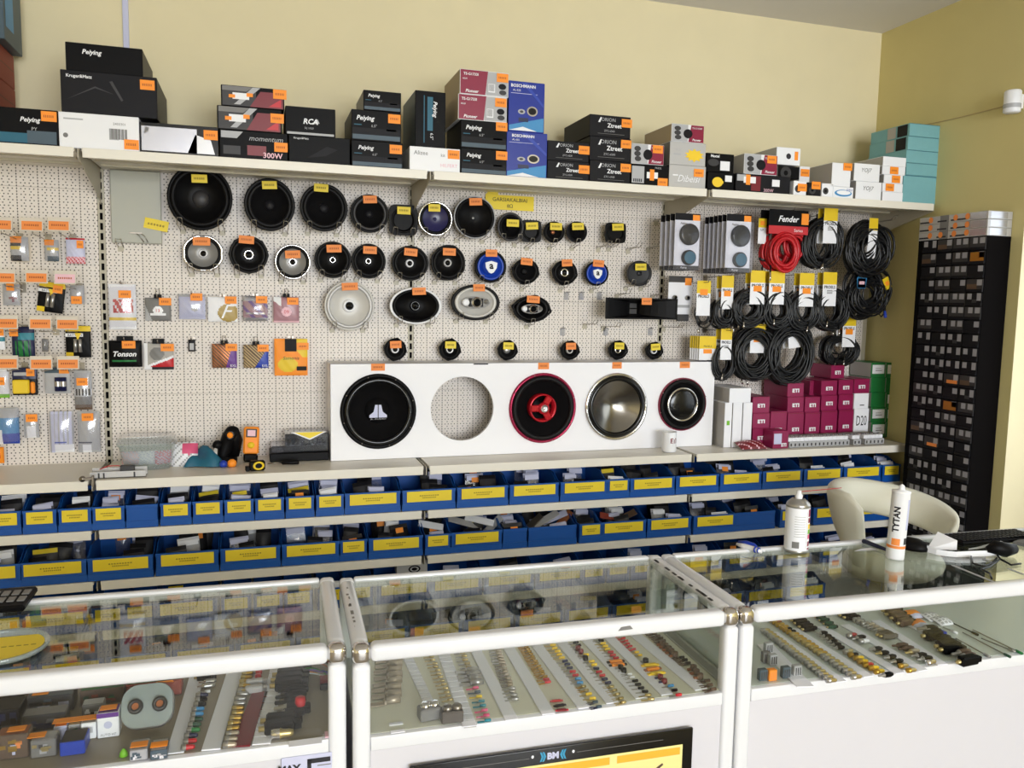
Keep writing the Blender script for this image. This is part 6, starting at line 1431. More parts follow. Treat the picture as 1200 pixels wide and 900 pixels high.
def strip(p0, p1, w, label, m='foam', seg=0, z=0):
    w *= S
    a = on(p0[0], p0[1], 2, ZTR); b = on(p1[0], p1[1], 2, ZTR); d = (b-a); L = d.length; ang = math.atan2(d.y, d.x)
    mb = MB()
    if seg:
        for k in range(seg): mb.box(L*k/seg+.0015, L*(k+1)/seg-.0015, -w/2, w/2, 0, .003, m, c=.0008)
        mb.box(0, L, -w/2+.002, w/2-.002, 0, .0012, 'carton_grey')
    else: mb.box(0, L, -w/2, w/2, 0, .003, m, c=.0008)
    return tagit(mb.build('price_strip', loc=(a.x, a.y, ZTR+.0006+z), rot=(0, 0, ang)), label, 'price strip', 'pale price strips inside the counters')
# middle counter
sw = .040
MS = [((478, 772), (502, 823), .034, 12), ((520, 767), (551, 853), .042, 14), ((557, 762), (600, 845), .040, 0), ((595, 758), (643, 838), .042, 0), ((627, 754), (685, 831), .042, 0), ((656, 751), (718, 825), .042, 0), ((685, 748), (752, 819), .042, 0), ((712, 746), (782, 815), .042, 0), ((744, 744), (822, 809), .046, 0)]
for k, (a_, b_, w_, sg) in enumerate(MS): strip(a_, b_, w_, f'pale label strip between terminal rows, {ORD[k]} from left, middle counter', seg=sg)
irow('the first row', (456, 776), (452, 826), [('lug', 'bronze', 'bronze', 8)], 'middle', sc=1.25)
irow('the second row', (503, 772), (524, 823), [('spade', 'brass', 'brass', 13)], 'middle', sc=.95)
irow('the third row', (539, 767), (568, 847), [('spade', 'silver', 'brass', 5), ('lug', 'silver', 'silver', 4), ('spade', 'pink', 'pink', 1), ('spade', 'slate', 'slate', 1), ('spade', 'yellow', 'yellow', 1), ('spade', 'teal', 'teal', 2), ('spade', 'pink', 'pink', 2), ('spade', 'teal', 'teal', 1)], 'middle', sc=1.05)
irow('the fourth row', (579, 762), (600, 822), [('spade', 'silver', 'bronze', 6), ('fork', 'steel', 'bronze', 7), ('spade', 'silver', 'silver', 4)], 'middle', sc=1.15)
irow('the fifth row', (612, 758), (638, 802), [('fork', 'gold', 'gold', 14), ('spade', 'gold', 'red', 2)], 'middle', sc=1.1)
irow('the short row by the front glass', (652, 823), (659, 834), [('fuse', 'red', 'red', 1), ('fuse', 'black', 'black', 1), ('fuse', 'red', 'deep_red', 1)], 'middle', sc=.7)
irow('the sixth row', (642, 755), (697, 831), [('spade', 'brass', 'star_yellow', 6), ('spade', 'silver', 'navy', 3), ('spade', 'silver', 'red', 2), ('spade', 'silver', 'sky_blue', 2), ('fork', 'gold', 'brass', 2), ('spade', 'brass', 'star_yellow', 2), ('fork', 'navy', 'slate', 2)], 'middle', sc=1.1)
irow('the seventh row', (669, 752), (727, 826), [('spade', 'silver', 'black', 3), ('knob', 'silver', 'deep_red', 2), ('spade', 'silver', 'star_yellow', 1), ('knob', 'silver', 'black', 1), ('spade', 'silver', 'star_yellow', 2), ('spade', 'silver', 'navy', 1), ('spade', 'silver', 'red', 2), ('spade', 'silver', 'navy', 2), ('fork', 'brass', 'brass', 5)], 'middle', sc=1.1)
irow('the eighth row', (698, 750), (759, 822), [('spade', 'silver', 'black', 2), ('spade', 'brass', 'star_yellow', 3), ('spade', 'silver', 'red', 3), ('fuse', 'black', 'orange', 2), ('knob', 'silver', 'black', 2), ('fork', 'silver', 'white', 2), ('spade', 'silver', 'black', 4), ('spade', 'brass', 'brass', 2)], 'middle', sc=1.1)
irow('the ninth row', (724, 747), (746, 770), [('fork', 'red', 'red', 6), ('fork', 'brass', 'star_yellow', 2)], 'middle')
irow('the front half of the ninth row', (757, 777), (792, 817), [('knob', 'silver', 'charcoal', 1), ('fuse', 'star_yellow', 'star_yellow', 1), ('fuse', 'copper', 'orange', 1), ('fuse', 'star_yellow', 'star_yellow', 1), ('knob', 'navy', 'deep_red', 2), ('spade', 'silver', 'sky_blue', 1), ('spade', 'white', 'black', 1), ('spade', 'silver', 'red', 1)], 'middle', sc=1.1)
irow('the tenth row', (763, 745), (802, 780), [('fork', 'brown', 'brown', 4), ('knob', 'copper', 'brown', 5), ('fork', 'brown', 'charcoal', 3)], 'middle', sc=1.3)
irow('the front half of the tenth row', (812, 786), (832, 811), [('knob', 'copper', 'brown', 3), ('fork', 'brown', 'brown', 3)], 'middle', sc=1.3)
irow('the block pair', (503, 842), (529, 845), [('block', 'mid_grey', 'chrome', 1), ('block', 'chip', 'steel', 1)], 'middle', sc=1.75, jit=0)
for k, (px, py) in enumerate([(464, 849), (466, 858)]):
    p = on(px, py, 2, ZTR); sz(tagit(MB().box(-.02, .02, -.007, .007, 0, .003, 'foam', c=.0006).build('price_label', loc=(p.x, p.y, ZTR+.0006), rot=(0, 0, TH)), f'small pale label by the left post, {["back", "front"][k]} one of two', 'label'))
# right counter
RS = [((896, 756), (944, 806), .06), ((906, 742), (986, 800), .040), ((930, 738), (1018, 794), .040), ((962, 735), (1055, 790), .04), ((990, 733), (1082, 787), .04), ((1026, 728), (1105, 780), .04), ((1052, 724), (1143, 773), .05)]
for k, (a_, b_, w_) in enumerate(RS): strip(a_, b_, w_, f'pale strip between connector rows, {ORD[k]} from left, right counter')
irow('the first row', (897, 742), (974, 801), [('rca', 'silver', 'brass', 20)], 'right', sc=1.15)
irow('the second row', (902, 727), (1003, 797), [('rca', 'gold', 'copper', 3), ('rca', 'gold', 'gold', 2), ('rca', 'gold', 'black', 2), ('rca', 'brass', 'gold', 8), ('rca', 'silver', 'brass', 8)], 'right', sc=1.2)
irow('the black row behind', (932, 727), (949, 740), [('adapter', 'black', 'charcoal', 5)], 'right', sc=1.1)
irow('the third row', (962, 745), (981, 762), [('jack', 'silver', 'black', 6)], 'right', sc=1.0)
irow('the front of the third row', (993, 767), (1036, 795), [('rca', 'silver', 'brass', 1), ('rca', 'gold', 'black', 1), ('rca', 'gold', 'star_yellow', 2), ('rca', 'gold', 'red', 1), ('rca', 'gold', 'yellow', 2), ('jack', 'silver', 'black', 1)], 'right', sc=1.2)
irow('the fourth row', (961, 725), (976, 737), [('adapter', 'dkgreen', 'charcoal', 4)], 'right', sc=.8)
irow('the red and black pair', (998, 748), (1012, 755), [('rca', 'silver', 'red', 1), ('jack', 'silver', 'black', 1), ('rca', 'silver', 'white', 1)], 'right', sc=1.3)
irow('the sparse fourth row', (1024, 764), (1067, 789), [('jack', 'silver', 'charcoal', 1), ('jack', 'brass', 'black', 1), ('jack', 'silver', 'black', 2), ('rca', 'gold', 'brass', 2)], 'right', sc=1.15)
irow('the fifth row', (990, 722), (1042, 749), [('adapter', 'black', 'charcoal', 3), ('rca', 'silver', 'steel', 3), ('jack', 'silver', 'bronze', 4), ('adapter', 'steel', 'steel', 2)], 'right', sc=1.2)
irow('the front of the fifth row', (1053, 760), (1090, 780), [('jack', 'brown', 'brown', 2), ('jack', 'brass', 'bronze', 1), ('jack', 'silver', 'black', 2), ('rca', 'chrome', 'brass', 1)], 'right', sc=1.3)
irow('the sixth row', (1046, 719), (1062, 733), [('adapter', 'brown', 'black', 4)], 'right', sc=1.5)
irow('the large black row', (1084, 741), (1136, 779), [('jack', 'silver', 'black', 2), ('adapter', 'black', 'blue', 1), ('jack', 'black', 'black', 2), ('adapter', 'black', 'charcoal', 2), ('jack', 'silver', 'brown', 2), ('adapter', 'black', 'black', 1)], 'right', sc=1.75)
for k, (px, py, m, lb) in enumerate([(904, 797, 'orange', 'small orange plastic block near the left post'), (920, 794, 'slate', 'small slate plastic block right of the orange one'), (933, 792, 'light_grey', 'small grey plastic block, third from the left post'), (893, 797, 'slate', 'small dark block against the left post of the right counter'), (897, 776, 'mid_grey', 'grey plastic block behind the orange one'), (905, 779, 'light_grey', 'pale grey plastic block behind the slate one'), (900, 765, 'light_grey', 'small pale block at the back left of the right counter')]):
    p = on(px, py, 2, ZTR); mb = MB(); mb.box(-.015, .015, -.010, .010, 0, .038, m, c=.002)
    for q in (-.008, .0, .008): mb.box(q-.002, q+.002, -.0106, -.010, .006, .032, 'dark_grey' if m != 'orange' else 'tag_orange')
    sz(tagit(mb.build('relay_block', loc=(p.x, p.y, ZTR+.0008), rot=(0, 0, TH)), lb, 'block', 'plastic blocks in the right counter'))
for k, (a_, b_, m, tip) in enumerate([((1112, 728), (1146, 744), 'charcoal', 'black'), ((1128, 741), (1184, 770), 'steel', 'dkgreen'), ((1140, 738), (1198, 766), 'steel', 'green'), ((1120, 748), (1160, 770), 'steel', 'silver'), ((1150, 748), (1190, 764), 'mid_grey', 'silver'), ((1105, 735), (1122, 742), 'silver', 'white')]):
    p = on(*a_, 2, ZTR+.004); q = on(*b_, 2, ZTR+.004); mb = MB(); mb.tube([tuple(p), tuple(p.lerp(q, .5)), tuple(q)], .0017, m, 6); d = (q-p).normalized(); mb.tube([tuple(q-d*.02), tuple(q)], .0038, tip, 8)
    tagit(mb.build('antenna_rod'), f'thin rod with a {CN.get(tip, tip)} tip, {ORD[k]} rod in the right counter', 'rod', 'thin rods in the right counter')
for k, (px, py, m) in enumerate([(1092, 725, 'clear_bag'), (1105, 730, 'clear_bag'), (1070, 722, 'orange'), (1076, 733, 'tag_orange')]):
    p = on(px, py, 2, ZTR); t = thing('small_bag', ['clear bag of white clips behind the black plugs', 'second clear bag of white clips, nearer the rods', 'orange-topped bag behind the large black plugs', 'orange-brown bag beside the orange-topped one'][k], 'bag', (p.x, p.y, ZTR+.006), (R_(-80), 0, 0), 'small bags in the right counter'); sz(t)
    MB().pillow(.07, .06, .012, lambda u, v, m=m: ('paper' if int(u*12)*int(v*12) % 3 == 0 else 'light_grey') if m == 'clear_bag' else m if v > .35 else 'lilac', 12).build('pouch', t)
# left counter: strips and rows
for k, (a_, b_, w_, sg) in enumerate([((232, 789), (205, 884), .046, 0), ((276, 785), (247, 880), .05, 0), ((327, 778), (306, 874), .05, 13)]):
    strip(a_, b_, w_, f'pale label strip, {ORD[k]} from the left in the left counter', seg=sg)
irow('the coloured row', (245, 788), (220, 880), [('knob', 'black', 'deep_red', 2), ('adapter', 'black', 'charcoal', 1), ('jack', 'chrome', 'silver', 2), ('fork', 'silver', 'white', 1), ('rca', 'silver', 'navy', 1), ('rca', 'silver', 'black', 2), ('rca', 'silver', 'sky_blue', 2), ('rca', 'silver', 'dkgreen', 2), ('rca', 'silver', 'green', 1), ('rca', 'silver', 'navy', 1), ('rca', 'silver', 'red', 2)], 'left', sc=1.1)
irow('the golden row', (291, 788), (268, 877), [('rca', 'brass', 'gold', 5), ('rca', 'silver', 'silver', 4), ('rca', 'brass', 'gold', 5), ('rca', 'silver', 'bronze', 3)], 'left', sc=1.1)
irow('the transparent row', (303, 790), (300, 812), [('knob', 'silver', 'red', 2), ('adapter', 'silver_matte', 'silver', 2)], 'left', sc=1.2)
p = on(283, 845, 2, ZTR)
strip((305, 812), (282, 876), .05, 'dark red flat strip left of the striped label strip', 'deep_red')
irow('the long black row', (346, 784), (330, 866), [('jack', 'silver', 'black', 2), ('adapter', 'black', 'charcoal', 3), ('jack', 'black', 'black', 3), ('jack', 'silver', 'charcoal', 2), ('adapter', 'black', 'black', 2), ('rca', 'chrome', 'brass', 1)], 'left', sc=1.9)
p = on(352, 834, 2, ZTR)
t = thing('panel_socket', 'black socket block with a bright red cap in the left counter', 'socket', (p.x, p.y, ZTR+.0008), (0, 0, TH)); sz(t); MB().box(-.05, .03, -.02, .02, 0, .02, 'black', c=.004).build('body', t); MB().lathe([(.0003, .045), (.014, .044), (.016, .03), (.014, .018)], 'red', 20, axis='z').build('cap', t)
# wires
cols_ = ['orange', 'green', 'white', 'purple', 'blue', 'copper', 'brown', 'red', 'yellow', 'black']
for k, m in enumerate(cols_):
    a = on(342+2*k, 790-1.6*k, 2, ZTR+.01); b = on(392, 800-3*k, 2, ZTR+.01); c = a.lerp(b, .5)
    mb = MB(); pts = []
    for i in range(13):
        f_ = i/12; q = a.lerp(b, f_); pts.append((q.x, q.y+.022*math.sin(math.pi*f_)*math.cos(k), ZTR+.005+.021*math.sin(math.pi*f_)*(.5+.5*math.sin(k*1.7)**2)))
    mb.tube(pts, .0017 if m != 'black' else .003, m, 6)
    tagit(mb.build('harness_wire'), f'{m if m not in CN else CN[m]} wire of the loose harness at the right of the left counter', 'wire', 'loose harness wires')
p = on(386, 804, 2, ZTR); sz(tagit(MB().box(-.03, .02, -.018, .018, 0, .03, 'deep_red', c=.003).box(-.03, .02, -.03, -.019, 0, .02, 'black', c=.003).build('connector_housing', loc=(p.x, p.y, ZTR+.001), rot=(0, 0, TH)), 'dark red and black connector housing at the end of the harness', 'connector'))
for k, (px, py, m, w_) in enumerate([(358, 874, 'foam', .09), (388, 864, 'pale_pink', .035)]):
    p = on(px, py-3, 2, ZTR); sz(tagit(MB().box(-w_/2, w_/2, -.016, .016, 0, .003, m, c=.0006).build('price_label', loc=(p.x, p.y, ZTR+.0006), rot=(0, 0, TH)), f'{["long pale", "short pink"][k]} label by the front glass of the left counter', 'label'))
# left counter: boxes
def tbox(label, x0, x1, yt, yb, D, m, art=None, tag=None, top=None, clear=False, zoff=0, name='small_carton'):
    p = on((x0+x1)/2, yb, 2, ZTR+zoff); Y = p.y; a = on(x0, yb, 1, Y); b = on(x1, yb, 1, Y); zt = on((x0+x1)/2, yt, 1, Y).z
    W = b.x-a.x; D *= S; H = max(.009, min(zt-ZTR-zoff, .15)); t = thing(name, label, 'box', (a.x, Y, ZTR+zoff+.001), (0, 0, 0), 'packed goods in the left counter')
    mb = MB(); mb.box(0, W, 0, D, 0, H, m, c=.002)
    if top: mb.add([(.002, .002, H+.0005), (W-.002, .002, H+.0005), (W-.002, D-.002, H+.0005), (.002, D-.002, H+.0005)], [(0, 1, 2, 3)], top)
    if art: art(mb, W, H)
    mb.build('package', t)
    if clear: MB().box(-.002, W+.002, -.004, D, 0, H+.004, 'clear', c=.002).build('blister', t)
    if tag: MB().box(W*tag-.016, W*tag+.016, .005, .026, H+.0045, H+.0055, 'orange').build('price_sticker', t)
    return t
def spec(*cs):
    def f(mb, W, H):
        rnd = random.Random(len(cs)*13+int(W*1e4))
        for k in range(9):
            x = rnd.uniform(.05, .7)*W; z = rnd.uniform(.1, .65)*H; mb.pr(x, x+W*rnd.uniform(.1, .28), z, z+H*rnd.uniform(.1, .3), rnd.choice(cs), y=-.0006-.0003*k)
    return f
tbox('black carton at the far left edge, front of two', -8, 24, 832, 860, .08, 'charcoal', spec('black', 'navy'), clear=False)
tbox('black carton at the far left edge, back of two', -2, 28, 812, 830, .07, 'charcoal', spec('black', 'navy'))
tbox('dark box with blue and white print behind, orange sticker', 30, 86, 817, 836, .07, 'dark_grey', spec('slate', 'sky_blue', 'lilac', 'brown', 'charcoal'), .3, 'slate', True)
tbox('dark box with grey print in front of the blue-printed one', 26, 78, 838, 857, .05, 'dark_grey', spec('mid_grey', 'brown', 'light_grey', 'navy'), None, 'mid_grey', True)
tbox('green and brown box at the back, orange sticker', 94, 146, 808, 826, .07, 'brown', spec('green', 'dkgreen', 'brick_red'), .8, 'green', True)
tbox('grey box with small dark window behind the purple one', 96, 122, 826, 842, .04, 'mid_grey', spec('black', 'white'), None, 'light_grey')
tbox('white box with a purple top and small grey print', 114, 140, 836, 865, .05, 'paper', lambda mb, W, H: (mb.pr(0, W, H*.82, H, 'purple'), mb.disc(W*.5, H*.52, .008, .008, 'lilac'), mb.text('AUTO H7', W*.5, H*.14, H*.09, 'mid_grey', wmax=W*.8)), .5, 'purple')
tbox('red and green box at the back right, orange sticker', 148, 213, 800, 818, .07, 'brick_red', spec('red', 'pale_pink', 'green', 'brown'), .75, 'green', True)
tbox('small white box with orange top in front of the row', 63, 79, 852, 868, .03, 'lilac', None, .5, 'orange')
tbox('small green-printed box right of the orange-topped one', 80, 95, 850, 866, .03, 'light_grey', spec('green', 'black', 'lime'), .5, 'tan')
tbox('small white box with a barcode', 95, 113, 848, 867, .03, 'paper', lambda mb, W, H: [mb.pr(W*(.2+.05*k), W*(.22+.05*k), H*.4, H*.75, 'ink') for k in range(12)], .5, 'light_grey')
tbox('low bright blue box near the front glass', 70, 100, 870, 886, .07, 'blue', None, None, 'dark_grey')
tbox('amber packet with an orange sticker at the left edge', -4, 34, 862, 890, .05, 'brown', spec('gold', 'lilac', 'tag_orange'), .6, 'copper', True)
tbox('small clear packet of grey parts with an orange dot', 36, 66, 868, 888, .05, 'mid_grey', spec('light_grey', 'brass', 'dark_grey'), .2, 'light_grey', True)
tbox('flat clear packet near the glass, left of a pair', 152, 173, 880, 892, .06, 'light_grey', spec('white', 'slate'), .5, 'silver_matte', True)
tbox('flat clear packet near the glass, right of a pair', 176, 196, 880, 891, .06, 'slate', spec('white', 'light_grey'), .5, 'silver_matte', True)
# rounded clear case with two reels
p = on(171, 863, 2, ZTR); a = on(140, 863, 1, p.y); b = on(203, 863, 1, p.y); W = (b.x-a.x)/S
t = thing('bulb_case', 'rounded clear case with two dark reels, orange sticker on top', 'case', ((a.x+b.x)/2, p.y+.005, ZTR+.014), (R_(-32), 0, 0), 'packed goods in the left counter'); sz(t)
def plate(y0, y1, q, m, nm, cap=True):
    mb = MB(); P = [(x, z+.062) for x, z in rr(W/2-q, .060-q, .045-q, 7)]; n = len(P)
    V = [(x, y0, z) for x, z in P]+[(x, y1, z) for x, z in P]
    mb.add(V, [tuple(range(n)), tuple(range(2*n-1, n-1, -1))]+[(i, n+i, n+(i+1) % n, (i+1) % n) for i in range(n)], m); return mb.build(nm, t)
plate(.0, .03, 0, 'mid_grey', 'base'); plate(-.012, -.002, .002, 'clear_tub', 'cover')
for s_ in (-.22, .24): MB().lathe([(.010, 0), (.010, -.012), (.019, -.012), (.021, 0)], 'dark_grey', 20, c=(W*s_, -.012, .062)).lathe([(.0003, -.003), (.010, -.003)], 'copper', 16, c=(W*s_, -.012, .062)).build('reel', t)
MB().box(.02, .065, .002, .03, .1235, .1245, 'orange').box(-.06, .0, .002, .03, .1225, .1235, 'brick_red').build('price_sticker', t)
p = on(140, 893, 2, ZTR); sz(tagit(MB().lathe([(.001, 0), (.012, .001), (.009, .012), (.003, .02), (.0003, .021)], 'lime', 12, axis='z').build('green_cap', loc=(p.x+.005, p.y+.02, ZTR+.001)), 'tiny green cap lying near the front glass', 'cap'))
# speaker standing inside, bottom, right side papers of the middle counter
# ================================================================== ON TOP OF THE COUNTERS
ZG = ZTOP-.009*S+.0004
# spray can
p = on(938, 650, 2, ZG); R = .0475
t = thing('spray_can', 'white and magenta spray can standing on the right counter', 'spray can', (p.x+.009, p.y+R*.95*S, ZG)); sz(t)
mb = MB(); mb.lathe([(.001, .004), (R*.9, 0), (R*.98, .006), (R*.96, .012)], 'silver', 36, axis='z'); mb.lathe([(R*.985, .012), (R*.985, .185)], 'silver_matte', 36, axis='z')
mb.lathe([(R*.96, .185), (R, .19), (R*.92, .2), (R*.55, .216), (R*.42, .218)], 'silver', 36, axis='z'); mb.build('can', t)
MB().lathe([(R*.30, .216), (R*.30, .232), (R*.2, .236), (R*.2, .248), (.0003, .25)], 'white', 20, axis='z').build('nozzle', t)
def wrap(mb, r, a0, a1, z0, z1, m, n=10):
    V = []; 
    for i in range(n+1):
        a_ = R_(a0+(a1-a0)*i/n); V += [(r*math.sin(a_), -r*math.cos(a_), z0), (r*math.sin(a_), -r*math.cos(a_), z1)]
    mb.add(V, [(2*i, 2*i+2, 2*i+3, 2*i+1) for i in range(n)], m, True)
mb = MB(); wrap(mb, R*.988, -180, 180, .013, .184, 'paper', 40)
for z0, z1, m in ((.15, .18, 'magenta'), (.125, .145, 'wine'), (.10, .12, 'star_yellow'), (.08, .098, 'lime'), (.06, .078, 'pink'), (.016, .024, 'magenta'), (.03, .05, 'wine')): wrap(mb, R*.991, 22, 75, z0, z1, m)
wrap(mb, R*.991, 12, 13, .02, .17, 'mid_grey'); wrap(mb, R*.991, -58, -24, .024, .05, 'mid_grey')
for k in range(9): wrap(mb, R*.991, -50, 4, .07+.01*k, .072+.01*k, 'light_grey')
mb.build('label', t)
mb = MB(); mb.tube([(0, 0, .243), (.22, .02, .243)], .0016, 'red', 6); mb.build('straw', t, rot=(0, 0, 0))
# sealant cartridge
p = on(1056, 657, 2, ZG); R = .034
t = thing('sealant_cartridge', 'white sealant cartridge with an orange band on the right counter', 'cartridge', (p.x, p.y+R*S, ZG), (0, R_(2.5), 0)); sz(t)
MB().lathe([(.001, .003), (R*.97, 0), (R, .004), (R, .262), (R*1.03, .264), (R*1.03, .270), (R*.4, .274), (R*.32, .28), (R*.30, .29), (.0003, .297)], 'white', 36, axis='z').build('tube', t)
mb = MB(); wrap(mb, R*1.004, -180, 180, .045, .056, 'tag_orange', 40); wrap(mb, R*1.004, -75, -22, .058, .085, 'tag_orange');  wrap(mb, R*1.004, 5, 42, .062, .088, 'dark_grey'); wrap(mb, R*1.006, 10, 46, .12, .24, 'lilac')
V, Fs, tw, th = glyphs('TYTAN', 0, .04); k_ = .10/tw
mb.add([((R*1.06)*math.sin((-vy*k_)/R-1.0), -(R*1.06)*math.cos((-vy*k_)/R-1.0), .16+vx*k_) for vx, vy in V], Fs, 'ink'); mb.build('label', t)
# pliers-like blue and white clip
p = on(863, 642, 2, ZG); q = on(893, 650, 2, ZG)
t = thing('cable_knife', 'small blue and white tool lying on the right counter', 'tool', (p.x, p.y, ZG+.009), (0, 0, math.atan2(q.y-p.y, q.x-p.x))); sz(t)
L = (q-p).length/S
MB().tube([(0, 0, .004), (L*.3, 0, .002), (L*.7, 0, .002), (L, -.004, 0)], .012, 'white', 10, rs=[.005, .012, .011, .006]).tube([(L*.6, .012, 0), (L*1.02, .018, 0)], .005, 'white', 8).build('lower_arm', t)
MB().tube([(.0, .012, .012), (L*.3, .014, .014), (L*.62, .012, .012), (L*.75, .008, .008)], .01, 'blue', 10, rs=[.004, .010, .010, .006]).build('upper_arm', t)
MB().tube([(L*.74, -.002, .003), (L*.78, -.002, .003)], .014, 'blue', 12).tube([(L*.86, -.002, .003), (L*.89, -.002, .003)], .012, 'blue', 12).build('band', t)
# black pen, paper slip, mouse, paper ribbon, keyboard, cables, laptop edge
def onp(px, py, z=0): return on(px, py, 2, ZG+z)
a = onp(1012, 634, .006); b = onp(1046, 647, .006)
tagit(MB().tube([tuple(a), tuple(a.lerp(b, .5)), tuple(a.lerp(b, .9)), tuple(b)], .006, 'navy', 8, rs=[.0075, .0065, .005, .0015]).build('marker_pen'), 'dark marker pen lying beside the sealant cartridge', 'pen')
a = onp(1001, 646); b = onp(1029, 644); mb = MB(); mb.add([(a.x, a.y, ZG+.001), (b.x, b.y-.006, ZG+.001), (b.x-.01, b.y+.02, ZG+.001), (a.x+.04, a.y+.014, ZG+.001)], [(0, 1, 2, 3)], 'paper'); mb.add([(a.x, a.y, ZG+.0004), (b.x, b.y-.006, ZG+.0004), (b.x-.01, b.y+.02, ZG+.0004), (a.x+.04, a.y+.014, ZG+.0004)], [(0, 1, 2, 3)], 'paper')
tagit(mb.build('paper_slip'), 'small white paper slip beside the marker pen', 'paper')
p = onp(1082, 648); mb = MB(); mb.lathe([(.045, 0), (.047, .012), (.04, .03), (.025, .04), (.0003, .044)], 'black', 24, 1.0, 1.5, axis='z', cap0=True); mb.box(-.002, .002, -.07, -.03, .03, .038, 'dark_grey')
sz(tagit(mb.build('computer_mouse', loc=(p.x, p.y+.05, ZG), rot=(0, 0, .5)), 'black computer mouse behind the white paper strip', 'mouse'))
t = thing('paper_strip', 'curled white paper strip standing on the right counter', 'paper', tuple(onp(1086, 647)))
o0 = onp(1086, 647)
def rib(mb, P, m='paper'):
    V = []; 
    for px, py, h0, h1 in P:
        q = onp(px, py); V += [(q.x-o0.x, q.y-o0.y, h0*S), (q.x-o0.x, q.y-o0.y, h1*S)]
    V2 = [(x, y+.0006, z) for x, y, z in V]; n = len(P)
    mb.add(V+V2, [(2*i, 2*i+2, 2*i+3, 2*i+1) for i in range(n-1)]+[(2*n+2*i, 2*n+2*i+1, 2*n+2*i+3, 2*n+2*i+2) for i in range(n-1)], m)
mb = MB(); rib(mb, [(1086, 647, 0, .028), (1097, 650, 0, .022), (1110, 652, 0, .022), (1121, 653, .0, .022), (1140, 652.5, 0, .024), (1160, 652, 0, .024), (1172, 652, 0, .026), (1180, 651, 0, .034), (1180, 646, .004, .034), (1172, 644, .014, .036), (1160, 644, .012, .026), (1145, 645, .006, .014), (1135, 645, .002, .008)])
mb.build('strip', t)
mb = MB(); P = [(1086, 646, .008), (1121, 648, .012), (1121, 646, .045), (1098, 640, .062)]
V = [(onp(x, y).x-o0.x, onp(x, y).y-o0.y, z*S) for x, y, z in P]; mb.add(V+[(x, y+.001, z) for x, y, z in V], [(0, 1, 2, 3), (7, 6, 5, 4)], 'paper'); mb.build('flap', t)
a = onp(1128, 641); b = onp(1196, 638)
t = thing('keyboard', 'black keyboard lying along the back of the right counter', 'keyboard', (a.x, a.y+.0, ZG), (0, 0, TH)); sz(t)
L = .40; mb = MB(); mb.box(0, L, 0, .12, 0, .018, 'black', c=.004); mb.build('body', t)
mb = MB()
for r in range(5):
    for k in range(18): mb.box(.01+k*.0213, .01+k*.0213+.018, .01+r*.021, .01+r*.021+.017, .018, .024, 'charcoal', c=.002)
tagit(mb.build('key', t), kind='stuff')
a = onp(1180, 655); mb = MB(); mb.tube([(0, .02, .02), (.03, .01, .03), (.07, .0, .02), (.12, .0, .02)], .03, 'black', 12, rs=[.012, .028, .03, .02])
sz(tagit(mb.build('power_adapter', loc=(a.x-.04, a.y+.02, ZG+.006)), 'black power adapter lump at the right end of the right counter', 'adapter'))
for k, P in enumerate([[(1138, 652), (1140, 660), (1152, 664), (1163, 660), (1170, 652)], [(1172, 655), (1160, 664), (1150, 667), (1160, 672), (1163, 680)], [(1165, 645), (1172, 655), (1185, 662), (1200, 660)]]):
    pts = []; 
    for i in range(len(P)-1):
        for j in range(4):
            f_ = j/4; q = onp(P[i][0]*(1-f_)+P[i+1][0]*f_, P[i][1]*(1-f_)+P[i+1][1]*f_, .004); pts.append(tuple(q))
    tagit(MB().tube(pts, .003, 'cable_black', 6).build('loose_cable'), ['black cable looping down under the white paper strip', 'black cable with its end pointing to the front rail', 'black cable running off to the right edge'][k], 'cable')
p = onp(1190, 640)
t = thing('screen', 'grey back of a tilted screen cut by the right edge', 'screen', (p.x+.008, p.y-.03, ZG), (0, 0, R_(20))); sz(t)
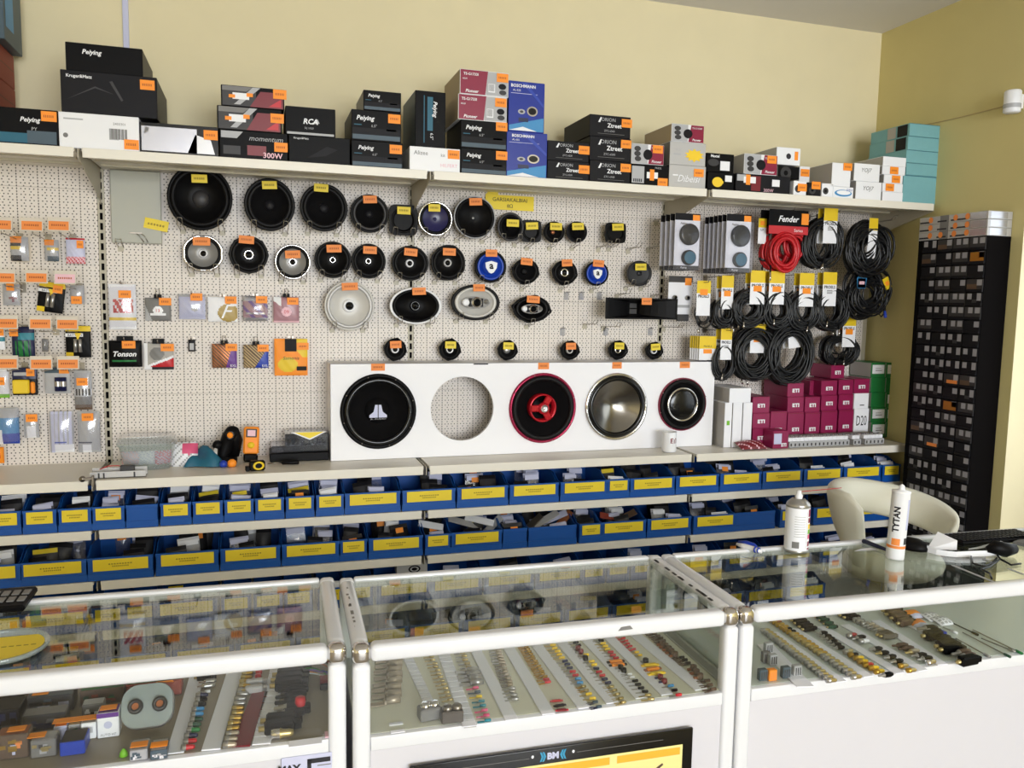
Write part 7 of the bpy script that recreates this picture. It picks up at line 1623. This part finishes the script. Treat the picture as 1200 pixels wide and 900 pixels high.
MB().box(0, .30, 0, .012, .015, .20, 'mid_grey', Matrix.Rotation(R_(14), 4, 'X'), c=.003).build('panel', t); MB().box(.02, .28, -.05, .06, 0, .014, 'mid_grey', c=.004).build('stand', t)
for k, (a_, b_) in enumerate([((1116, 662), (1175, 686)), ((1152, 655), (1166, 660)), ((1181, 666), (1200, 673))]):  # narrow pale strips laid flat on the counter glass
    a = onp(*a_, .001); b = onp(*b_, .001); d = (b-a); n_ = Vector((-d.y, d.x, 0)).normalized()*.0045
    mb = MB(); mb.add([tuple(a-n_), tuple(b-n_), tuple(b+n_), tuple(a+n_)], [(0, 1, 2, 3)], 'light_grey'); mb.add([tuple(a-n_-Vector((0, 0, .0008))), tuple(b-n_-Vector((0, 0, .0008))), tuple(b+n_-Vector((0, 0, .0008))), tuple(a+n_-Vector((0, 0, .0008)))], [(3, 2, 1, 0)], 'light_grey')
    tagit(mb.build('pale_strip'), ['pale tape strip on the glass below the black cable', 'short pale tape strip under the curled paper', 'pale tape strip at the right edge of the glass'][k], 'tape', 'pale tape strips on the right counter')
# left counter top: dish with yellow paper, calculator
p = onp(3, 762); R = .115
t = thing('cash_dish', 'round clear dish with a yellow paper on the left counter', 'dish', (p.x, p.y, ZG), (0, 0, 0)); sz(t)
MB().lathe([(.001, .003), (R*.93, .0), (R*.99, .006), (R, .014), (R*.97, .018), (R*.92, .009), (.001, .008)], 'clear_tub', 48, axis='z').build('dish', t)
mb = MB(); V = [(R*.88*math.cos(2*math.pi*i/40), min(R*.62, R*.88*math.sin(2*math.pi*i/40)), .0095) for i in range(40)]; mb.add(V, [tuple(range(40))], 'label_yellow')
for k in range(6): mb.box(-.02+.018*k, -.008+.018*k, -.005, .001, .0096, .0099, 'label_print')
mb.build('paper_insert', t)
p = onp(22, 717)
t = thing('calculator', 'black desk device with grey keys at the left edge', 'calculator', (p.x-.13, p.y+.0, ZG), (R_(4), 0, TH)); sz(t)
MB().box(0, .19, 0, .15, 0, .022, 'black', c=.006).build('body', t)
for k in range(12): MB().box(.016+.029*(k % 6), .038+.029*(k % 6), .03+.05*(k//6), .065+.05*(k//6), .022, .027, 'mid_grey', c=.002).build('key', t)
